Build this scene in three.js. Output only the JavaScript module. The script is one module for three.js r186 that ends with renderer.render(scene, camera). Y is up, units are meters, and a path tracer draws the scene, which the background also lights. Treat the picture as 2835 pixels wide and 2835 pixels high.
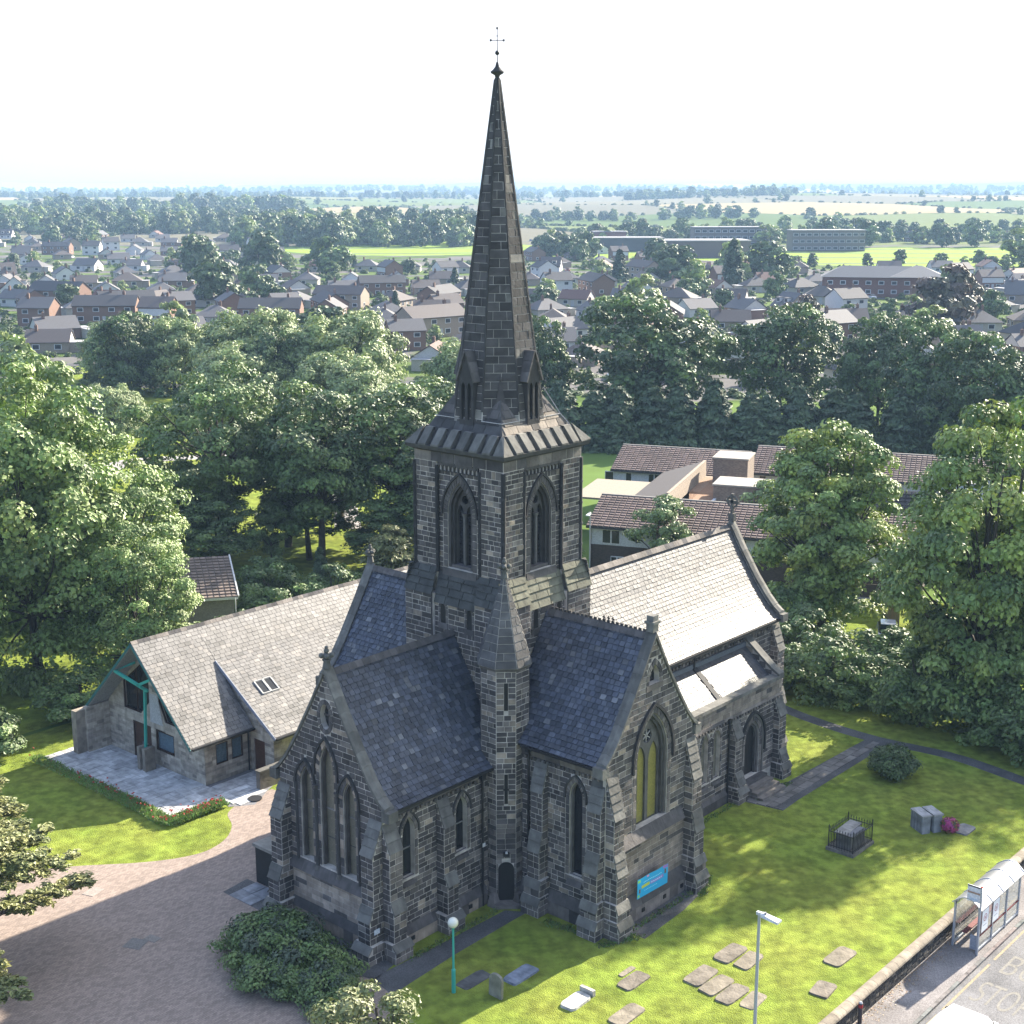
import * as THREE from 'three';
import { mergeGeometries } from 'three/addons/utils/BufferGeometryUtils.js';
import { FontLoader } from 'three/addons/loaders/FontLoader.js';

// ---------- camera, sky, sun, exposure ----------
const scene = new THREE.Scene();
const renderer = new THREE.WebGLRenderer({ antialias: true });
renderer.toneMapping = THREE.LinearToneMapping;
renderer.toneMappingExposure = 3.95;
renderer.shadowMap.enabled = true;
const HEAD = 41.1 * Math.PI / 180, PITCH = 12.824 * Math.PI / 180;
const CAM = new THREE.Vector3(-53.55, 35, 47.65);
const FH = new THREE.Vector3(Math.cos(HEAD), 0, -Math.sin(HEAD)), RT = new THREE.Vector3(Math.sin(HEAD), 0, Math.cos(HEAD));
const camera = new THREE.PerspectiveCamera(39.29, 1, 0.5, 30000);
camera.position.copy(CAM);
camera.lookAt(CAM.clone().addScaledVector(FH, Math.cos(PITCH)).add(new THREE.Vector3(0, -Math.sin(PITCH), 0)));
camera.updateMatrixWorld(true);
const SUN = new THREE.Vector3(Math.cos(0.065) * Math.cos(0.5), Math.sin(0.5), Math.sin(0.065) * Math.cos(0.5)).normalize();
{ // hazy bright summer sky: white haze round the sun and along the horizon, blue away from it
  const W = 512, H = 256, d = new Float32Array(W * H * 4);
  for (let j = 0; j < H; j++) for (let i = 0; i < W; i++) {
    const phi = (i + 0.5) / W * 2 * Math.PI - Math.PI, el = (j + 0.5) / H * Math.PI - Math.PI / 2;
    const v = [Math.cos(el) * Math.cos(phi), Math.sin(el), Math.cos(el) * Math.sin(phi)];
    const mu = v[0] * SUN.x + v[1] * SUN.y + v[2] * SUN.z, e = Math.max(0, v[1]);
    const hz = Math.exp(-e * 5.5), glow = Math.pow(Math.max(0, 0.5 + 0.5 * mu), 3.0), g2 = Math.exp(-Math.acos(Math.min(1, mu)) * 3.2);
    const cl = 0.5 + 0.5 * Math.sin(phi * 3 + 1.3 * Math.sin(e * 9)) * Math.sin(e * 11 + phi * 2);
    const haze = Math.min(1, 0.42 * hz + 1.05 * glow + 0.06 * cl);
    const hb = Math.exp(-e * 26) * 0.75, bh = [0.238, 0.257, 0.273], b = [0.135, 0.215, 0.395], w = [0.35, 0.36, 0.38], o = (j * W + i) * 4;
    for (let k = 0; k < 3; k++) d[o + k] = (b[k] * (1 - haze) + w[k] * haze) * (1 - 0.22 * hz * (1 - glow)) + g2 * [0.55, 0.5, 0.43][k], d[o + k] = d[o + k] * (1 - hb) + bh[k] * hb;
    d[o + 3] = 1;
  }
  const sky = new THREE.DataTexture(d, W, H, THREE.RGBAFormat, THREE.FloatType);
  sky.mapping = THREE.EquirectangularReflectionMapping; sky.magFilter = THREE.LinearFilter; sky.minFilter = THREE.LinearFilter; sky.needsUpdate = true;
  scene.background = sky; scene.environment = sky;
}
const sun = new THREE.DirectionalLight(new THREE.Color().setRGB(1, 0.9, 0.75), 5);
sun.position.copy(SUN).multiplyScalar(300); sun.castShadow = true; sun.shadow.radius = 1.3;
sun.shadow.mapSize.set(4096, 4096);
Object.assign(sun.shadow.camera, { left: -120, right: 120, top: 120, bottom: -120, near: 10, far: 700 });
scene.add(sun, sun.target);
scene.fog = new THREE.FogExp2(new THREE.Color().setRGB(0.46, 0.70, 1.0), 0.00016);

// ---------- helpers ----------
let seed = 12345;
const rnd = () => { seed = (seed + 0x6D2B79F5) | 0; let t = Math.imul(seed ^ (seed >>> 15), 1 | seed); t = (t + Math.imul(t ^ (t >>> 7), 61 | t)) ^ t; return ((t ^ (t >>> 14)) >>> 0) / 4294967296; };
const rr = (a, b) => a + (b - a) * rnd(), pick = (a) => a[Math.floor(rnd() * a.length)];
const V = (x, y, z) => new THREE.Vector3(x, y, z);
const names = {};
function numbered(n) { const k = names[n] = (names[n] ?? -1) + 1; return k ? n + '_' + String(k).padStart(3, '0') : n; }
function tag(o, label, category, group) { o.userData.label = label; o.userData.category = category; if (group) o.userData.group = group; return o; }
function thing(name, label, category, pos = [0, 0, 0], turn = 0, group) {
  const g = new THREE.Group(); g.name = numbered(name); g.position.set(...pos); g.rotation.y = turn; scene.add(g); return tag(g, label, category, group);
}
function put(name, geo, mat, parent = scene) {
  const m = new THREE.Mesh(geo, mat); m.name = parent === scene ? numbered(name) : name; m.castShadow = m.receiveShadow = true; parent.add(m); return m;
}
function structure(name, geo, mat) { const m = put(name, geo, mat); m.userData.kind = 'structure'; return m; }
function copyOf(o, label, group, pos, turn = 0, sc = 1) {
  const c = o.clone(); c.name = numbered(o.name.replace(/_\d{3}$/, '')); c.userData = { ...o.userData, label, group }; c.position.set(...pos); c.rotation.set(0, turn, 0);
  if (Array.isArray(sc)) c.scale.set(...sc); else c.scale.setScalar(sc); scene.add(c); return c;
}
// smooth tileable value noise
function hash2(x, y, s) { let h = Math.imul(x, 374761393) + Math.imul(y, 668265263) + Math.imul(s, 974634533); h = Math.imul(h ^ (h >>> 13), 1274126177); return ((h ^ (h >>> 16)) >>> 0) / 4294967296; }
function vnoise(x, y, s, per) {
  const xi = Math.floor(x), yi = Math.floor(y), fx = x - xi, fy = y - yi, m = (a) => per ? ((a % per) + per) % per : a;
  const u = fx * fx * (3 - 2 * fx), w = fy * fy * (3 - 2 * fy);
  const a = hash2(m(xi), m(yi), s), b = hash2(m(xi + 1), m(yi), s), c = hash2(m(xi), m(yi + 1), s), d = hash2(m(xi + 1), m(yi + 1), s);
  return a + (b - a) * u + (c - a) * w + (a - b - c + d) * u * w;
}
function fbm(x, y, s, per, oct = 4) { let t = 0, a = 0.5, f = 1; for (let i = 0; i < oct; i++) { t += a * vnoise(x * f, y * f, s + i, per ? per * f : 0); a *= 0.5; f *= 2; } return t / (1 - Math.pow(0.5, oct)); }
function texture(n, fn, metres, srgb = true) {   // fn(u, v) -> [r, g, b] 0..1 (sRGB when srgb), tile of so many metres
  const d = new Uint8Array(n * n * 4);
  for (let j = 0; j < n; j++) for (let i = 0; i < n; i++) { const c = fn(i / n, j / n), o = (j * n + i) * 4; for (let k = 0; k < 3; k++) d[o + k] = Math.max(0, Math.min(255, c[k] * 255)); d[o + 3] = 255; }
  const t = new THREE.DataTexture(d, n, n); t.wrapS = t.wrapT = THREE.RepeatWrapping; t.magFilter = THREE.LinearFilter; t.minFilter = THREE.LinearMipmapLinearFilter; t.generateMipmaps = true;
  if (srgb) t.colorSpace = THREE.SRGBColorSpace; t.repeat.set(1 / metres, 1 / metres); t.needsUpdate = true; return t;
}
const grey = (v) => [v, v, v];
const T = {
  stone: texture(512, (u, v) => { const a = fbm(u * 10, v * 10, 3, 10, 5), b = fbm(u * 3, v * 3, 9, 3, 3), st = fbm(u * 24, v * 3, 17, 24, 3); return grey(0.78 + 0.36 * (a - 0.25) + 0.2 * (b - 0.5) + 0.14 * (st - 0.5)); }, 3.1),
  stoneBump: texture(256, (u, v) => grey(fbm(u * 16, v * 16, 5, 16, 4)), 1.3, false),
  slate: texture(256, (u, v) => grey(0.74 + 0.28 * fbm(u * 12, v * 12, 21, 12, 4) + 0.2 * (fbm(u * 2, v * 2, 23, 2, 3) - 0.5)), 2.3),
  fine: texture(256, (u, v) => grey(0.72 + 0.28 * fbm(u * 32, v * 32, 41, 32, 3)), 1.7),
  grass: texture(512, (u, v) => { const a = fbm(u * 40, v * 40, 51, 40, 4), b = fbm(u * 5, v * 5, 57, 5, 4), c = fbm(u * 14, v * 14, 61, 14, 3); const k = 0.79 + 0.42 * (a - 0.5) + 0.07 * (c - 0.5), y = Math.max(0, Math.min(1, (b - 0.3) * 1.3)); return [k * (0.66 + 0.1 * y), k * (0.76 + 0.02 * y), k * (0.37 + 0.05 * y)]; }, 17),
  grassBump: texture(256, (u, v) => grey(fbm(u * 60, v * 60, 71, 60, 3)), 2.2, false),
  asphalt: texture(512, (u, v) => { const a = vnoise(u * 250, v * 250, 81, 250), b = fbm(u * 6, v * 6, 83, 6, 4); return grey(0.40 + 0.16 * a + 0.2 * (b - 0.5)); }, 7),
};
const M = {};
function std(name, o) { const m = o.specularIntensity === undefined ? new THREE.MeshStandardMaterial({ roughness: 0.85, metalness: 0, ...o }) : new THREE.MeshPhysicalMaterial({ roughness: 0.9, metalness: 0, ...o }); m.name = name; M[name] = m; return m; }
const lin = (r, g, b) => new THREE.Color().setRGB(r, g, b);
std('masonry', { vertexColors: true, map: T.stone, bumpMap: T.stoneBump, bumpScale: 0.012, roughness: 0.92 });
std('slates', { vertexColors: true, map: T.slate, bumpMap: T.stoneBump, bumpScale: 0.006, roughness: 0.56 });
std('hallSlates', { vertexColors: true, map: T.slate, bumpMap: T.stoneBump, bumpScale: 0.005, roughness: 0.62 });
std('plain', { vertexColors: true, map: T.fine, roughness: 0.8 });
std('lead', { color: lin(0.17, 0.19, 0.22), map: T.fine, roughness: 0.5, metalness: 0.2 });
std('iron', { color: lin(0.012, 0.012, 0.014), roughness: 0.55 });
std('darkGlass', { color: lin(0.015, 0.017, 0.02), roughness: 0.16 });
std('sheetGlass', { color: lin(0.24, 0.22, 0.16), map: T.fine, roughness: 0.3 });
std('yellowGlass', { color: lin(0.30, 0.27, 0.07), map: T.fine, roughness: 0.35 });
std('white', { color: lin(0.72, 0.73, 0.74), map: T.fine, roughness: 0.6 });
std('galv', { color: lin(0.36, 0.39, 0.43), roughness: 0.45, metalness: 0.4 });
std('teal', { color: lin(0.035, 0.33, 0.27), roughness: 0.45 });

class G {   // triangle soup with flat normals, planar uv in metres and vertex colours
  constructor() { this.p = []; this.n = []; this.u = []; this.c = []; }
  tri(a, b, c, col) {
    const ux = b.x - a.x, uy = b.y - a.y, uz = b.z - a.z, vx = c.x - a.x, vy = c.y - a.y, vz = c.z - a.z;
    let nx = uy * vz - uz * vy, ny = uz * vx - ux * vz, nz = ux * vy - uy * vx; const l = Math.hypot(nx, ny, nz) || 1; nx /= l; ny /= l; nz /= l;
    const ax = Math.abs(nx), ay = Math.abs(ny), az = Math.abs(nz);
    for (const q of [a, b, c]) { this.p.push(q.x, q.y, q.z); this.n.push(nx, ny, nz); this.c.push(col[0], col[1], col[2]); if (ay > ax && ay > az) this.u.push(q.x, q.z); else if (ax > az) this.u.push(q.z, q.y); else this.u.push(q.x, q.y); }
  }
  quad(a, b, c, d, col) { this.tri(a, b, c, col); this.tri(a, c, d, col); return this; }
  box(cx, cy, cz, sx, sy, sz, col = [1, 1, 1], turn = 0) {
    const q = []; const c = Math.cos(turn), s = Math.sin(turn);
    for (const i of [-1, 1]) for (const j of [-1, 1]) for (const k of [-1, 1]) { const x = i * sx / 2, z = k * sz / 2; q.push(V(cx + x * c + z * s, cy + j * sy / 2, cz - x * s + z * c)); }
    const f = (a, b, c2, d) => this.quad(q[a], q[b], q[c2], q[d], col);
    f(0, 1, 3, 2); f(5, 4, 6, 7); f(1, 5, 7, 3); f(4, 0, 2, 6); f(2, 3, 7, 6); f(4, 5, 1, 0); return this;
  }
  bar(a, b, w, h, col = [1, 1, 1]) {   // square bar between two points
    const d = b.clone().sub(a).normalize(), s = Math.abs(d.y) > 0.9 ? V(1, 0, 0) : V(0, 1, 0).cross(d).normalize(), t = d.clone().cross(s).normalize();
    const q = (o, i, j) => o.clone().addScaledVector(s, i * w / 2).addScaledVector(t, j * h / 2);
    const A = [q(a, -1, -1), q(a, 1, -1), q(a, 1, 1), q(a, -1, 1)], B = [q(b, -1, -1), q(b, 1, -1), q(b, 1, 1), q(b, -1, 1)];
    for (let i = 0; i < 4; i++) this.quad(A[i], A[(i + 1) % 4], B[(i + 1) % 4], B[i], col); this.quad(A[3], A[2], A[1], A[0], col); this.quad(...B, col); return this;
  }
  prism(F, poly, w0, w1, col = [1, 1, 1], holes = []) {   // polygon (counter-clockwise seen from outside) extruded from depth w0 to w1
    const sh = poly.map(([a, b]) => new THREE.Vector2(a, b)), hs = holes.map((h) => h.map(([a, b]) => new THREE.Vector2(a, b)).reverse());
    const all = [...poly, ...hs.flat().map((q) => [q.x, q.y])];
    for (const [a, b, c] of THREE.ShapeUtils.triangulateShape(sh, hs)) {
      this.tri(at(F, ...all[a], w1), at(F, ...all[b], w1), at(F, ...all[c], w1), col); this.tri(at(F, ...all[c], w0), at(F, ...all[b], w0), at(F, ...all[a], w0), col);
    }
    const ring = (r) => { for (let i = 0; i < r.length; i++) { const a = r[i], b = r[(i + 1) % r.length]; this.quad(at(F, ...a, w0), at(F, ...b, w0), at(F, ...b, w1), at(F, ...a, w1), col); } };
    ring(poly); for (const h of hs) ring(h.map((q) => [q.x, q.y])); return this;
  }
  hull8(A, B, col) { for (let i = 0; i < A.length; i++) { const j = (i + 1) % A.length; this.quad(A[i], A[j], B[j], B[i], col); } const cap = (L, f) => { for (let i = 1; i < L.length - 1; i++) f ? this.tri(L[0], L[i], L[i + 1], col) : this.tri(L[i + 1], L[i], L[0], col); }; cap(A, false); cap(B, true); return this; }
  cyl(x, y0, y1, z, r0, r1 = r0, seg = 10, col = [1, 1, 1]) { const A = [], B = []; for (let i = 0; i < seg; i++) { const a = -i / seg * 2 * Math.PI; A.push(V(x + r0 * Math.cos(a), y0, z + r0 * Math.sin(a))); B.push(V(x + r1 * Math.cos(a), y1, z + r1 * Math.sin(a))); } return this.hull8(A, B, col); }
  geo() {
    const g = new THREE.BufferGeometry(); g.setAttribute('position', new THREE.Float32BufferAttribute(this.p, 3)); g.setAttribute('normal', new THREE.Float32BufferAttribute(this.n, 3));
    g.setAttribute('uv', new THREE.Float32BufferAttribute(this.u, 2)); g.setAttribute('color', new THREE.Float32BufferAttribute(this.c, 3)); return g;
  }
}
// a frame on a face: o origin, n outward normal, u to the right as seen from outside, v up the face
function frame(o, n, u) { n = n.clone().normalize(); u = (u ? u.clone() : V(0, 1, 0).cross(n)).normalize(); return { o, n, u, v: n.clone().cross(u).normalize() }; }
function at(F, a, b, w = 0) { return V(F.o.x + F.u.x * a + F.v.x * b + F.n.x * w, F.o.y + F.u.y * a + F.v.y * b + F.n.y * w, F.o.z + F.u.z * a + F.v.z * b + F.n.z * w); }
function spans(poly, y) { const xs = []; for (let i = 0; i < poly.length; i++) { const [x0, y0] = poly[i], [x1, y1] = poly[(i + 1) % poly.length]; if ((y0 <= y) !== (y1 <= y)) xs.push(x0 + (x1 - x0) * (y - y0) / (y1 - y0)); } xs.sort((a, b) => a - b); const r = []; for (let i = 0; i + 1 < xs.length; i += 2) r.push([xs[i], xs[i + 1]]); return r; }
const meet = (A, B) => { const r = []; for (const [a, b] of A) for (const [c, d] of B) { const l = Math.max(a, c), h = Math.min(b, d); if (h - l > 0.04) r.push([l, h]); } return r; };
const minus = (A, B) => { for (const [c, d] of B) { const r = []; for (const [a, b] of A) { if (d <= a || c >= b) { r.push([a, b]); continue; } if (c - a > 0.06) r.push([a, c]); if (b - d > 0.06) r.push([d, b]); } A = r; } return A; };
// loose pieces (stones, slates): kept one by one, the largest in view become meshes, the rest one covering
class Pieces {
  constructor() { this.list = []; }
  add(q, n, proud, bev, col, top = proud) {   // q: four base corners counter-clockwise from bottom left; proud at the bottom edge, top at the top edge
    const c = q[0].clone().add(q[1]).add(q[2]).add(q[3]).multiplyScalar(0.25);
    const f = q.map((p, i) => { const d = c.clone().sub(p), l = d.length() || 1; return p.clone().addScaledVector(d, Math.min(0.3, bev / l)).addScaledVector(n, i < 2 ? proud : top); });
    this.list.push({ q, f, n, c, col });
  }
  write(g, s) { g.quad(...s.f, s.col); for (let i = 0; i < 4; i++) { const j = (i + 1) % 4; g.quad(s.q[i], s.q[j], s.f[j], s.f[i], s.col); } }
  emit(parent, one, many, mat, most = 300, ok = () => true, smallest = 0) {
    for (const s of this.list) {
      const P = s.f.map((p) => { const r = p.clone().project(camera); return [r.x * 512, r.y * 512]; });
      let a = 0; for (let i = 0; i < 4; i++) { const j = (i + 1) % 4; a += P[i][0] * P[j][1] - P[j][0] * P[i][1]; }
      s.area = a > 0 && P.every(([x, y]) => Math.abs(x) < 512 && Math.abs(y) < 512) && ok(s) ? a / 2 : 0;
    }
    const L = [...this.list].sort((a, b) => b.area - a.area); let k = 0;
    for (; k < Math.min(most, L.length) && L[k].area > smallest; k++) { const g = new G(); this.write(g, L[k]); put(one, g.geo(), mat, parent); }
    const g = new G(); for (const s of L.slice(k)) this.write(g, s);
    if (g.p.length) { const m = put(many, g.geo(), mat, parent); m.userData.kind = 'stuff'; }
  }
}
const SOOT = () => { const t = rnd(), k = rr(0.6, 1.5); if (t < 0.09) return [0.296 * k, 0.246 * k, 0.190 * k]; if (t < 0.25) return [0.168 * k, 0.150 * k, 0.132 * k]; return [0.085 * k, 0.077 * k, 0.074 * k]; };
const GREYSTONE = () => { const k = rr(0.7, 1.3); return rnd() < 0.35 ? [0.087 * k, 0.081 * k, 0.080 * k] : [0.199 * k, 0.176 * k, 0.155 * k]; };
const BUFF = () => { const k = rr(0.75, 1.2); return rnd() < 0.12 ? [0.153 * k, 0.134 * k, 0.119 * k] : [0.397 * k, 0.320 * k, 0.248 * k]; };
const DRESS = () => { const k = rr(0.75, 1.3); return [0.110 * k, 0.101 * k, 0.096 * k]; };
const WEATHER = () => { const k = rr(0.75, 1.25); return [0.155 * k, 0.151 * k, 0.134 * k]; };
const MORTAR = [0.58, 0.53, 0.46], DARK = [0.05, 0.048, 0.048];
// coursed stones over a polygon on a face, leaving the holes free
function stones(P, F, poly, { holes = [], h = [0.23, 0.31], l = [0.3, 0.72], joint = 0.036, proud = [0.012, 0.035], tone = SOOT, w = 0, bev = 0.014 } = {}) {
  let y0 = Infinity, y1 = -Infinity; for (const [, y] of poly) { y0 = Math.min(y0, y); y1 = Math.max(y1, y); }
  const rows = []; for (let y = y0; y < y1 - 0.05;) { let d = rr(...h); if (y1 - y - d < h[0] * 0.6) d = y1 - y; rows.push([y, Math.min(y1, y + d)]); y += d; }
  for (const [a, b] of rows) {
    let S = meet(spans(poly, a + 0.004), spans(poly, b - 0.004));
    for (const H of holes) for (const y of [a + 0.01, (a + b) / 2, b - 0.01]) S = minus(S, spans(H, y));
    for (const [s0, s1] of S) {
      let x = s0; while (x < s1 - 0.02) {
        let d = rr(...l); if (s1 - x - d < l[0] * 0.6) d = s1 - x; const e = Math.min(s1, x + d), j = joint / 2;
        if (e - x > joint * 1.6) P.add([at(F, x + j, a + j, w), at(F, e - j, a + j, w), at(F, e - j, b - j, w), at(F, x + j, b - j, w)], F.n, rr(...proud), bev, tone());
        x = e;
      }
    }
  }
}
function lancet(cx, hw, y0, spring, apex, seg = 7) {
  const h = apex - spring, R = (hw * hw + h * h) / (2 * hw), a1 = Math.asin(Math.min(1, h / R)), out = [[cx - hw, y0], [cx + hw, y0]];
  for (let i = 0; i <= seg; i++) { const a = a1 * i / seg; out.push([cx + hw - R + R * Math.cos(a), spring + R * Math.sin(a)]); }
  for (let i = seg - 1; i >= 0; i--) { const a = a1 * i / seg; out.push([cx - hw + R - R * Math.cos(a), spring + R * Math.sin(a)]); }
  return out;
}
// wedge stones round an arch and quoins down its jambs
function surround(P, F, [cx, hw, y0, spring, apex], band, { w = 0, proud = 0.04, tone = DRESS, n = 7, jambs = true, step = 0.42 } = {}) {
  const I = lancet(cx, hw, y0, spring, apex, n).slice(2), O = lancet(cx, hw + band, y0, spring, apex + band * 1.25, n).slice(2);
  for (let i = 0; i + 1 < I.length; i++) { const e = 0.06; const L = (A, B, t) => [A[0] + (B[0] - A[0]) * t, A[1] + (B[1] - A[1]) * t]; P.add([L(I[i], I[i + 1], e), L(O[i], O[i + 1], e), L(O[i], O[i + 1], 1 - e), L(I[i], I[i + 1], 1 - e)].map((q) => at(F, ...q, w)), F.n, proud, 0.012, tone()); }
  if (jambs) for (const s of [-1, 1]) { let k = 0; for (let y = y0; y < spring - 0.1; k++) { const e = Math.min(spring, y + rr(step * 0.8, step * 1.2)), a = cx + s * hw, b = cx + s * (hw + band * (k % 2 ? 1 : 0.98)); const [l, r] = [Math.min(a, b), Math.max(a, b)]; P.add([at(F, l + 0.01, y + 0.012, w), at(F, r - 0.012, y + 0.012, w), at(F, r - 0.012, e - 0.012, w), at(F, l + 0.01, e - 0.012, w)], F.n, proud * 0.7, 0.012, tone()); y = e; } }
}
// strip following an arch (hood mould, glazing order)
function archStrip(g, F, [cx, hw, y0, spring, apex], i, o, w0, w1, col, legs = 0, n = 9) {
  const A = lancet(cx, hw + i, y0, spring, apex + i * 1.25, n).slice(2), B = lancet(cx, hw + o, y0, spring, apex + o * 1.25, n).slice(2);
  if (legs) { A.unshift([A[0][0], spring - legs]); B.unshift([B[0][0], spring - legs]); A.push([A[A.length - 1][0], spring - legs]); B.push([B[B.length - 1][0], spring - legs]); }
  for (let k = 0; k + 1 < A.length; k++) {
    const a = at(F, ...A[k], w1), b = at(F, ...B[k], w1), c = at(F, ...B[k + 1], w1), d = at(F, ...A[k + 1], w1), a0 = at(F, ...A[k], w0), b0 = at(F, ...B[k], w0), c0 = at(F, ...B[k + 1], w0), d0 = at(F, ...A[k + 1], w0);
    g.quad(a, b, c, d, col); g.quad(b, b0, c0, c, col); g.quad(a0, a, d, d0, col);
    if (k === 0) g.quad(a0, b0, b, a, col); if (k === A.length - 2) g.quad(d, c, c0, d0, col);
  }
}
// slates down a roof slope: prof = [[out, y], ...] from ridge to eave, from a0 to a1 along the ridge
function slates(P, origin, along, outward, prof, a0, a1, { ex = 0.24, wd = 0.3, tone, lift = 0.03, skip = null } = {}) {
  const seg = []; let L = 0; for (let i = 0; i + 1 < prof.length; i++) { const d = Math.hypot(prof[i + 1][0] - prof[i][0], prof[i + 1][1] - prof[i][1]); seg.push([L, L + d, prof[i], prof[i + 1]]); L += d; }
  const pos = (s) => { s = Math.max(0, Math.min(L, s)); for (const [l0, l1, A, B] of seg) if (s <= l1 + 1e-6) { const t = (s - l0) / (l1 - l0); return [A[0] + (B[0] - A[0]) * t, A[1] + (B[1] - A[1]) * t]; } };
  const rows = Math.round(L / ex), e = L / rows;
  const pt = (a, [o, y]) => V(origin.x + along.x * a + outward.x * o, origin.y + y, origin.z + along.z * a + outward.z * o);
  for (let r = 0; r < rows; r++) {
    const hi = pos(r * e), lo = pos((r + 1) * e + 0.015), flip = along.clone().cross(V(0, 1, 0)).dot(outward) > 0 ? -1 : 1;
    const d = V(outward.x * (lo[0] - hi[0]), lo[1] - hi[1], outward.z * (lo[0] - hi[0])), n = flip > 0 ? along.clone().cross(d).negate().normalize() : along.clone().cross(d).normalize(); if (n.y < 0) n.negate();
    const w = wd * rr(0.92, 1.08); let x = a0 - (r % 2 ? w / 2 : 0) - rnd() * 0.06;
    while (x < a1 - 0.03) {
      const y = Math.min(a1, x + w * rr(0.85, 1.15)), s0 = Math.max(a0, x) + 0.008, s1 = y - 0.008; x = y;
      if (s1 - s0 < 0.05) continue; const m = (s0 + s1) / 2; if (skip && skip(m, (lo[0] + hi[0]) / 2)) continue;
      const q = [pt(s0, lo), pt(s1, lo), pt(s1, hi), pt(s0, hi)]; const nn = q[1].clone().sub(q[0]).cross(q[3].clone().sub(q[0])); if (nn.dot(n) < 0) { [q[0], q[1]] = [q[1], q[0]]; [q[2], q[3]] = [q[3], q[2]]; }
      P.add(q, n, lift * rr(0.75, 1.4), 0.006, tone(), 0.006);
    }
  }
}

// ---------- the church ----------
const church = thing('parish_church', 'blackened stone cruciform church with tall octagonal spire, steep slate roofs and stair turret', 'church');
const ST = new Pieces(), SL = new Pieces();
const nX = V(1, 0, 0), pZ = V(0, 0, 1), UP = V(0, 1, 0);
const SLATE = () => { const k = rr(0.6, 1.4), t = rnd(); return t < 0.06 ? [0.15 * k, 0.155 * k, 0.165 * k] : t < 0.3 ? [0.085 * k, 0.094 * k, 0.115 * k] : [0.066 * k, 0.076 * k, 0.1 * k]; };
const SLATE_PALE = () => { const k = rr(0.88, 1.14), t = rnd(); return t < 0.08 ? [0.07 * k, 0.068 * k, 0.067 * k] : [0.07 * k, 0.071 * k, 0.075 * k]; };
const NAVE = [[0, 14.0], [1.1, 12.15], [2.1, 10.65], [2.9, 9.62], [3.45, 9.05], [3.9, 8.72]];
const CHAN = [[0, 13.05], [1.1, 11.1], [2.1, 9.42], [2.9, 8.2], [3.45, 7.55], [3.9, 7.2]];
const TRAN = [[0, 14.1], [1.1, 12.2], [2.1, 10.6], [2.9, 9.42], [3.4, 8.85], [3.8, 8.5]];
function gablePoly(prof, hw, eave, lift = 0) { const R = prof.filter(([o]) => o < hw - 0.05).map(([o, y]) => [o, y + lift]); return [[-hw, 0], [hw, 0], [hw, eave], ...[...R].reverse(), ...R.slice(1).map(([o, y]) => [-o, y]), [-hw, eave]]; }
function roofSlab(name, origin, along, outward, prof, a0, a1) {   // boarded roof under the slates, both slopes
  const g = new G(), pt = (a, o, y) => V(origin.x + along.x * a + outward.x * o, y, origin.z + along.z * a + outward.z * o), c = [0.012, 0.013, 0.015];
  for (const s of [-1, 1]) for (let i = 0; i + 1 < prof.length; i++) {
    const [o0, y0] = prof[i], [o1, y1] = prof[i + 1], t = 0.1;
    g.hull8([pt(a0, s * o0, y0 - t), pt(a0, s * o1, y1 - t), pt(a1, s * o1, y1 - t), pt(a1, s * o0, y0 - t)], [pt(a0, s * o0, y0), pt(a0, s * o1, y1), pt(a1, s * o1, y1), pt(a1, s * o0, y0)], c);
  }
  return put(name, g.geo(), M.slates, church);
}
function coping(origin, along, outward, prof, w0, w1, lift, th, tone, end) {   // coping stones up both slopes of a gable
  const pts = []; for (let i = 0; i + 1 < prof.length; i++) { const n = Math.max(1, Math.round(Math.hypot(prof[i + 1][0] - prof[i][0], prof[i + 1][1] - prof[i][1]) / 0.85)); for (let k = 0; k < n; k++) pts.push([prof[i][0] + (prof[i + 1][0] - prof[i][0]) * k / n, prof[i][1] + (prof[i + 1][1] - prof[i][1]) * k / n]); } pts.push(prof[prof.length - 1]);
  const pt = (a, o, y) => V(origin.x + along.x * a + outward.x * o, y, origin.z + along.z * a + outward.z * o);
  for (const s of [-1, 1]) for (let i = 0; i + 1 < pts.length; i++) {
    const g = new G(), A = pts[i], B = pts[i + 1], e = 0.012, m = [(B[0] - A[0]) * e, (B[1] - A[1]) * e], c = tone(), u = rr(-0.012, 0.012);
    const lo = [A[0] + m[0], A[1] + m[1] + lift], hi = [B[0] - m[0], B[1] - m[1] + lift], mid = (w0 + w1) / 2;
    const ring = (q, t) => [pt(w0, s * q[0], q[1]), pt(w1, s * q[0], q[1]), pt(w1, s * q[0], q[1] + th * 0.72 + u), pt(mid, s * q[0], q[1] + th + u), pt(w0, s * q[0], q[1] + th * 0.72 + u)];
    g.hull8(ring(lo), ring(hi), c); put('coping_stone', g.geo(), M.masonry, church);
  }
  if (end) for (const s of [-1, 1]) { const [o, y] = pts[pts.length - 1], g = new G(), c = tone(); const b = pt((w0 + w1) / 2, s * (o + 0.02), y + lift - 0.15); g.box(b.x, b.y, b.z, Math.abs(along.x) * (w1 - w0) + Math.abs(outward.x) * 0.5, 0.5, Math.abs(along.z) * (w1 - w0) + Math.abs(outward.z) * 0.5, c); put('kneeler', g.geo(), M.masonry, church); }
}
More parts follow.
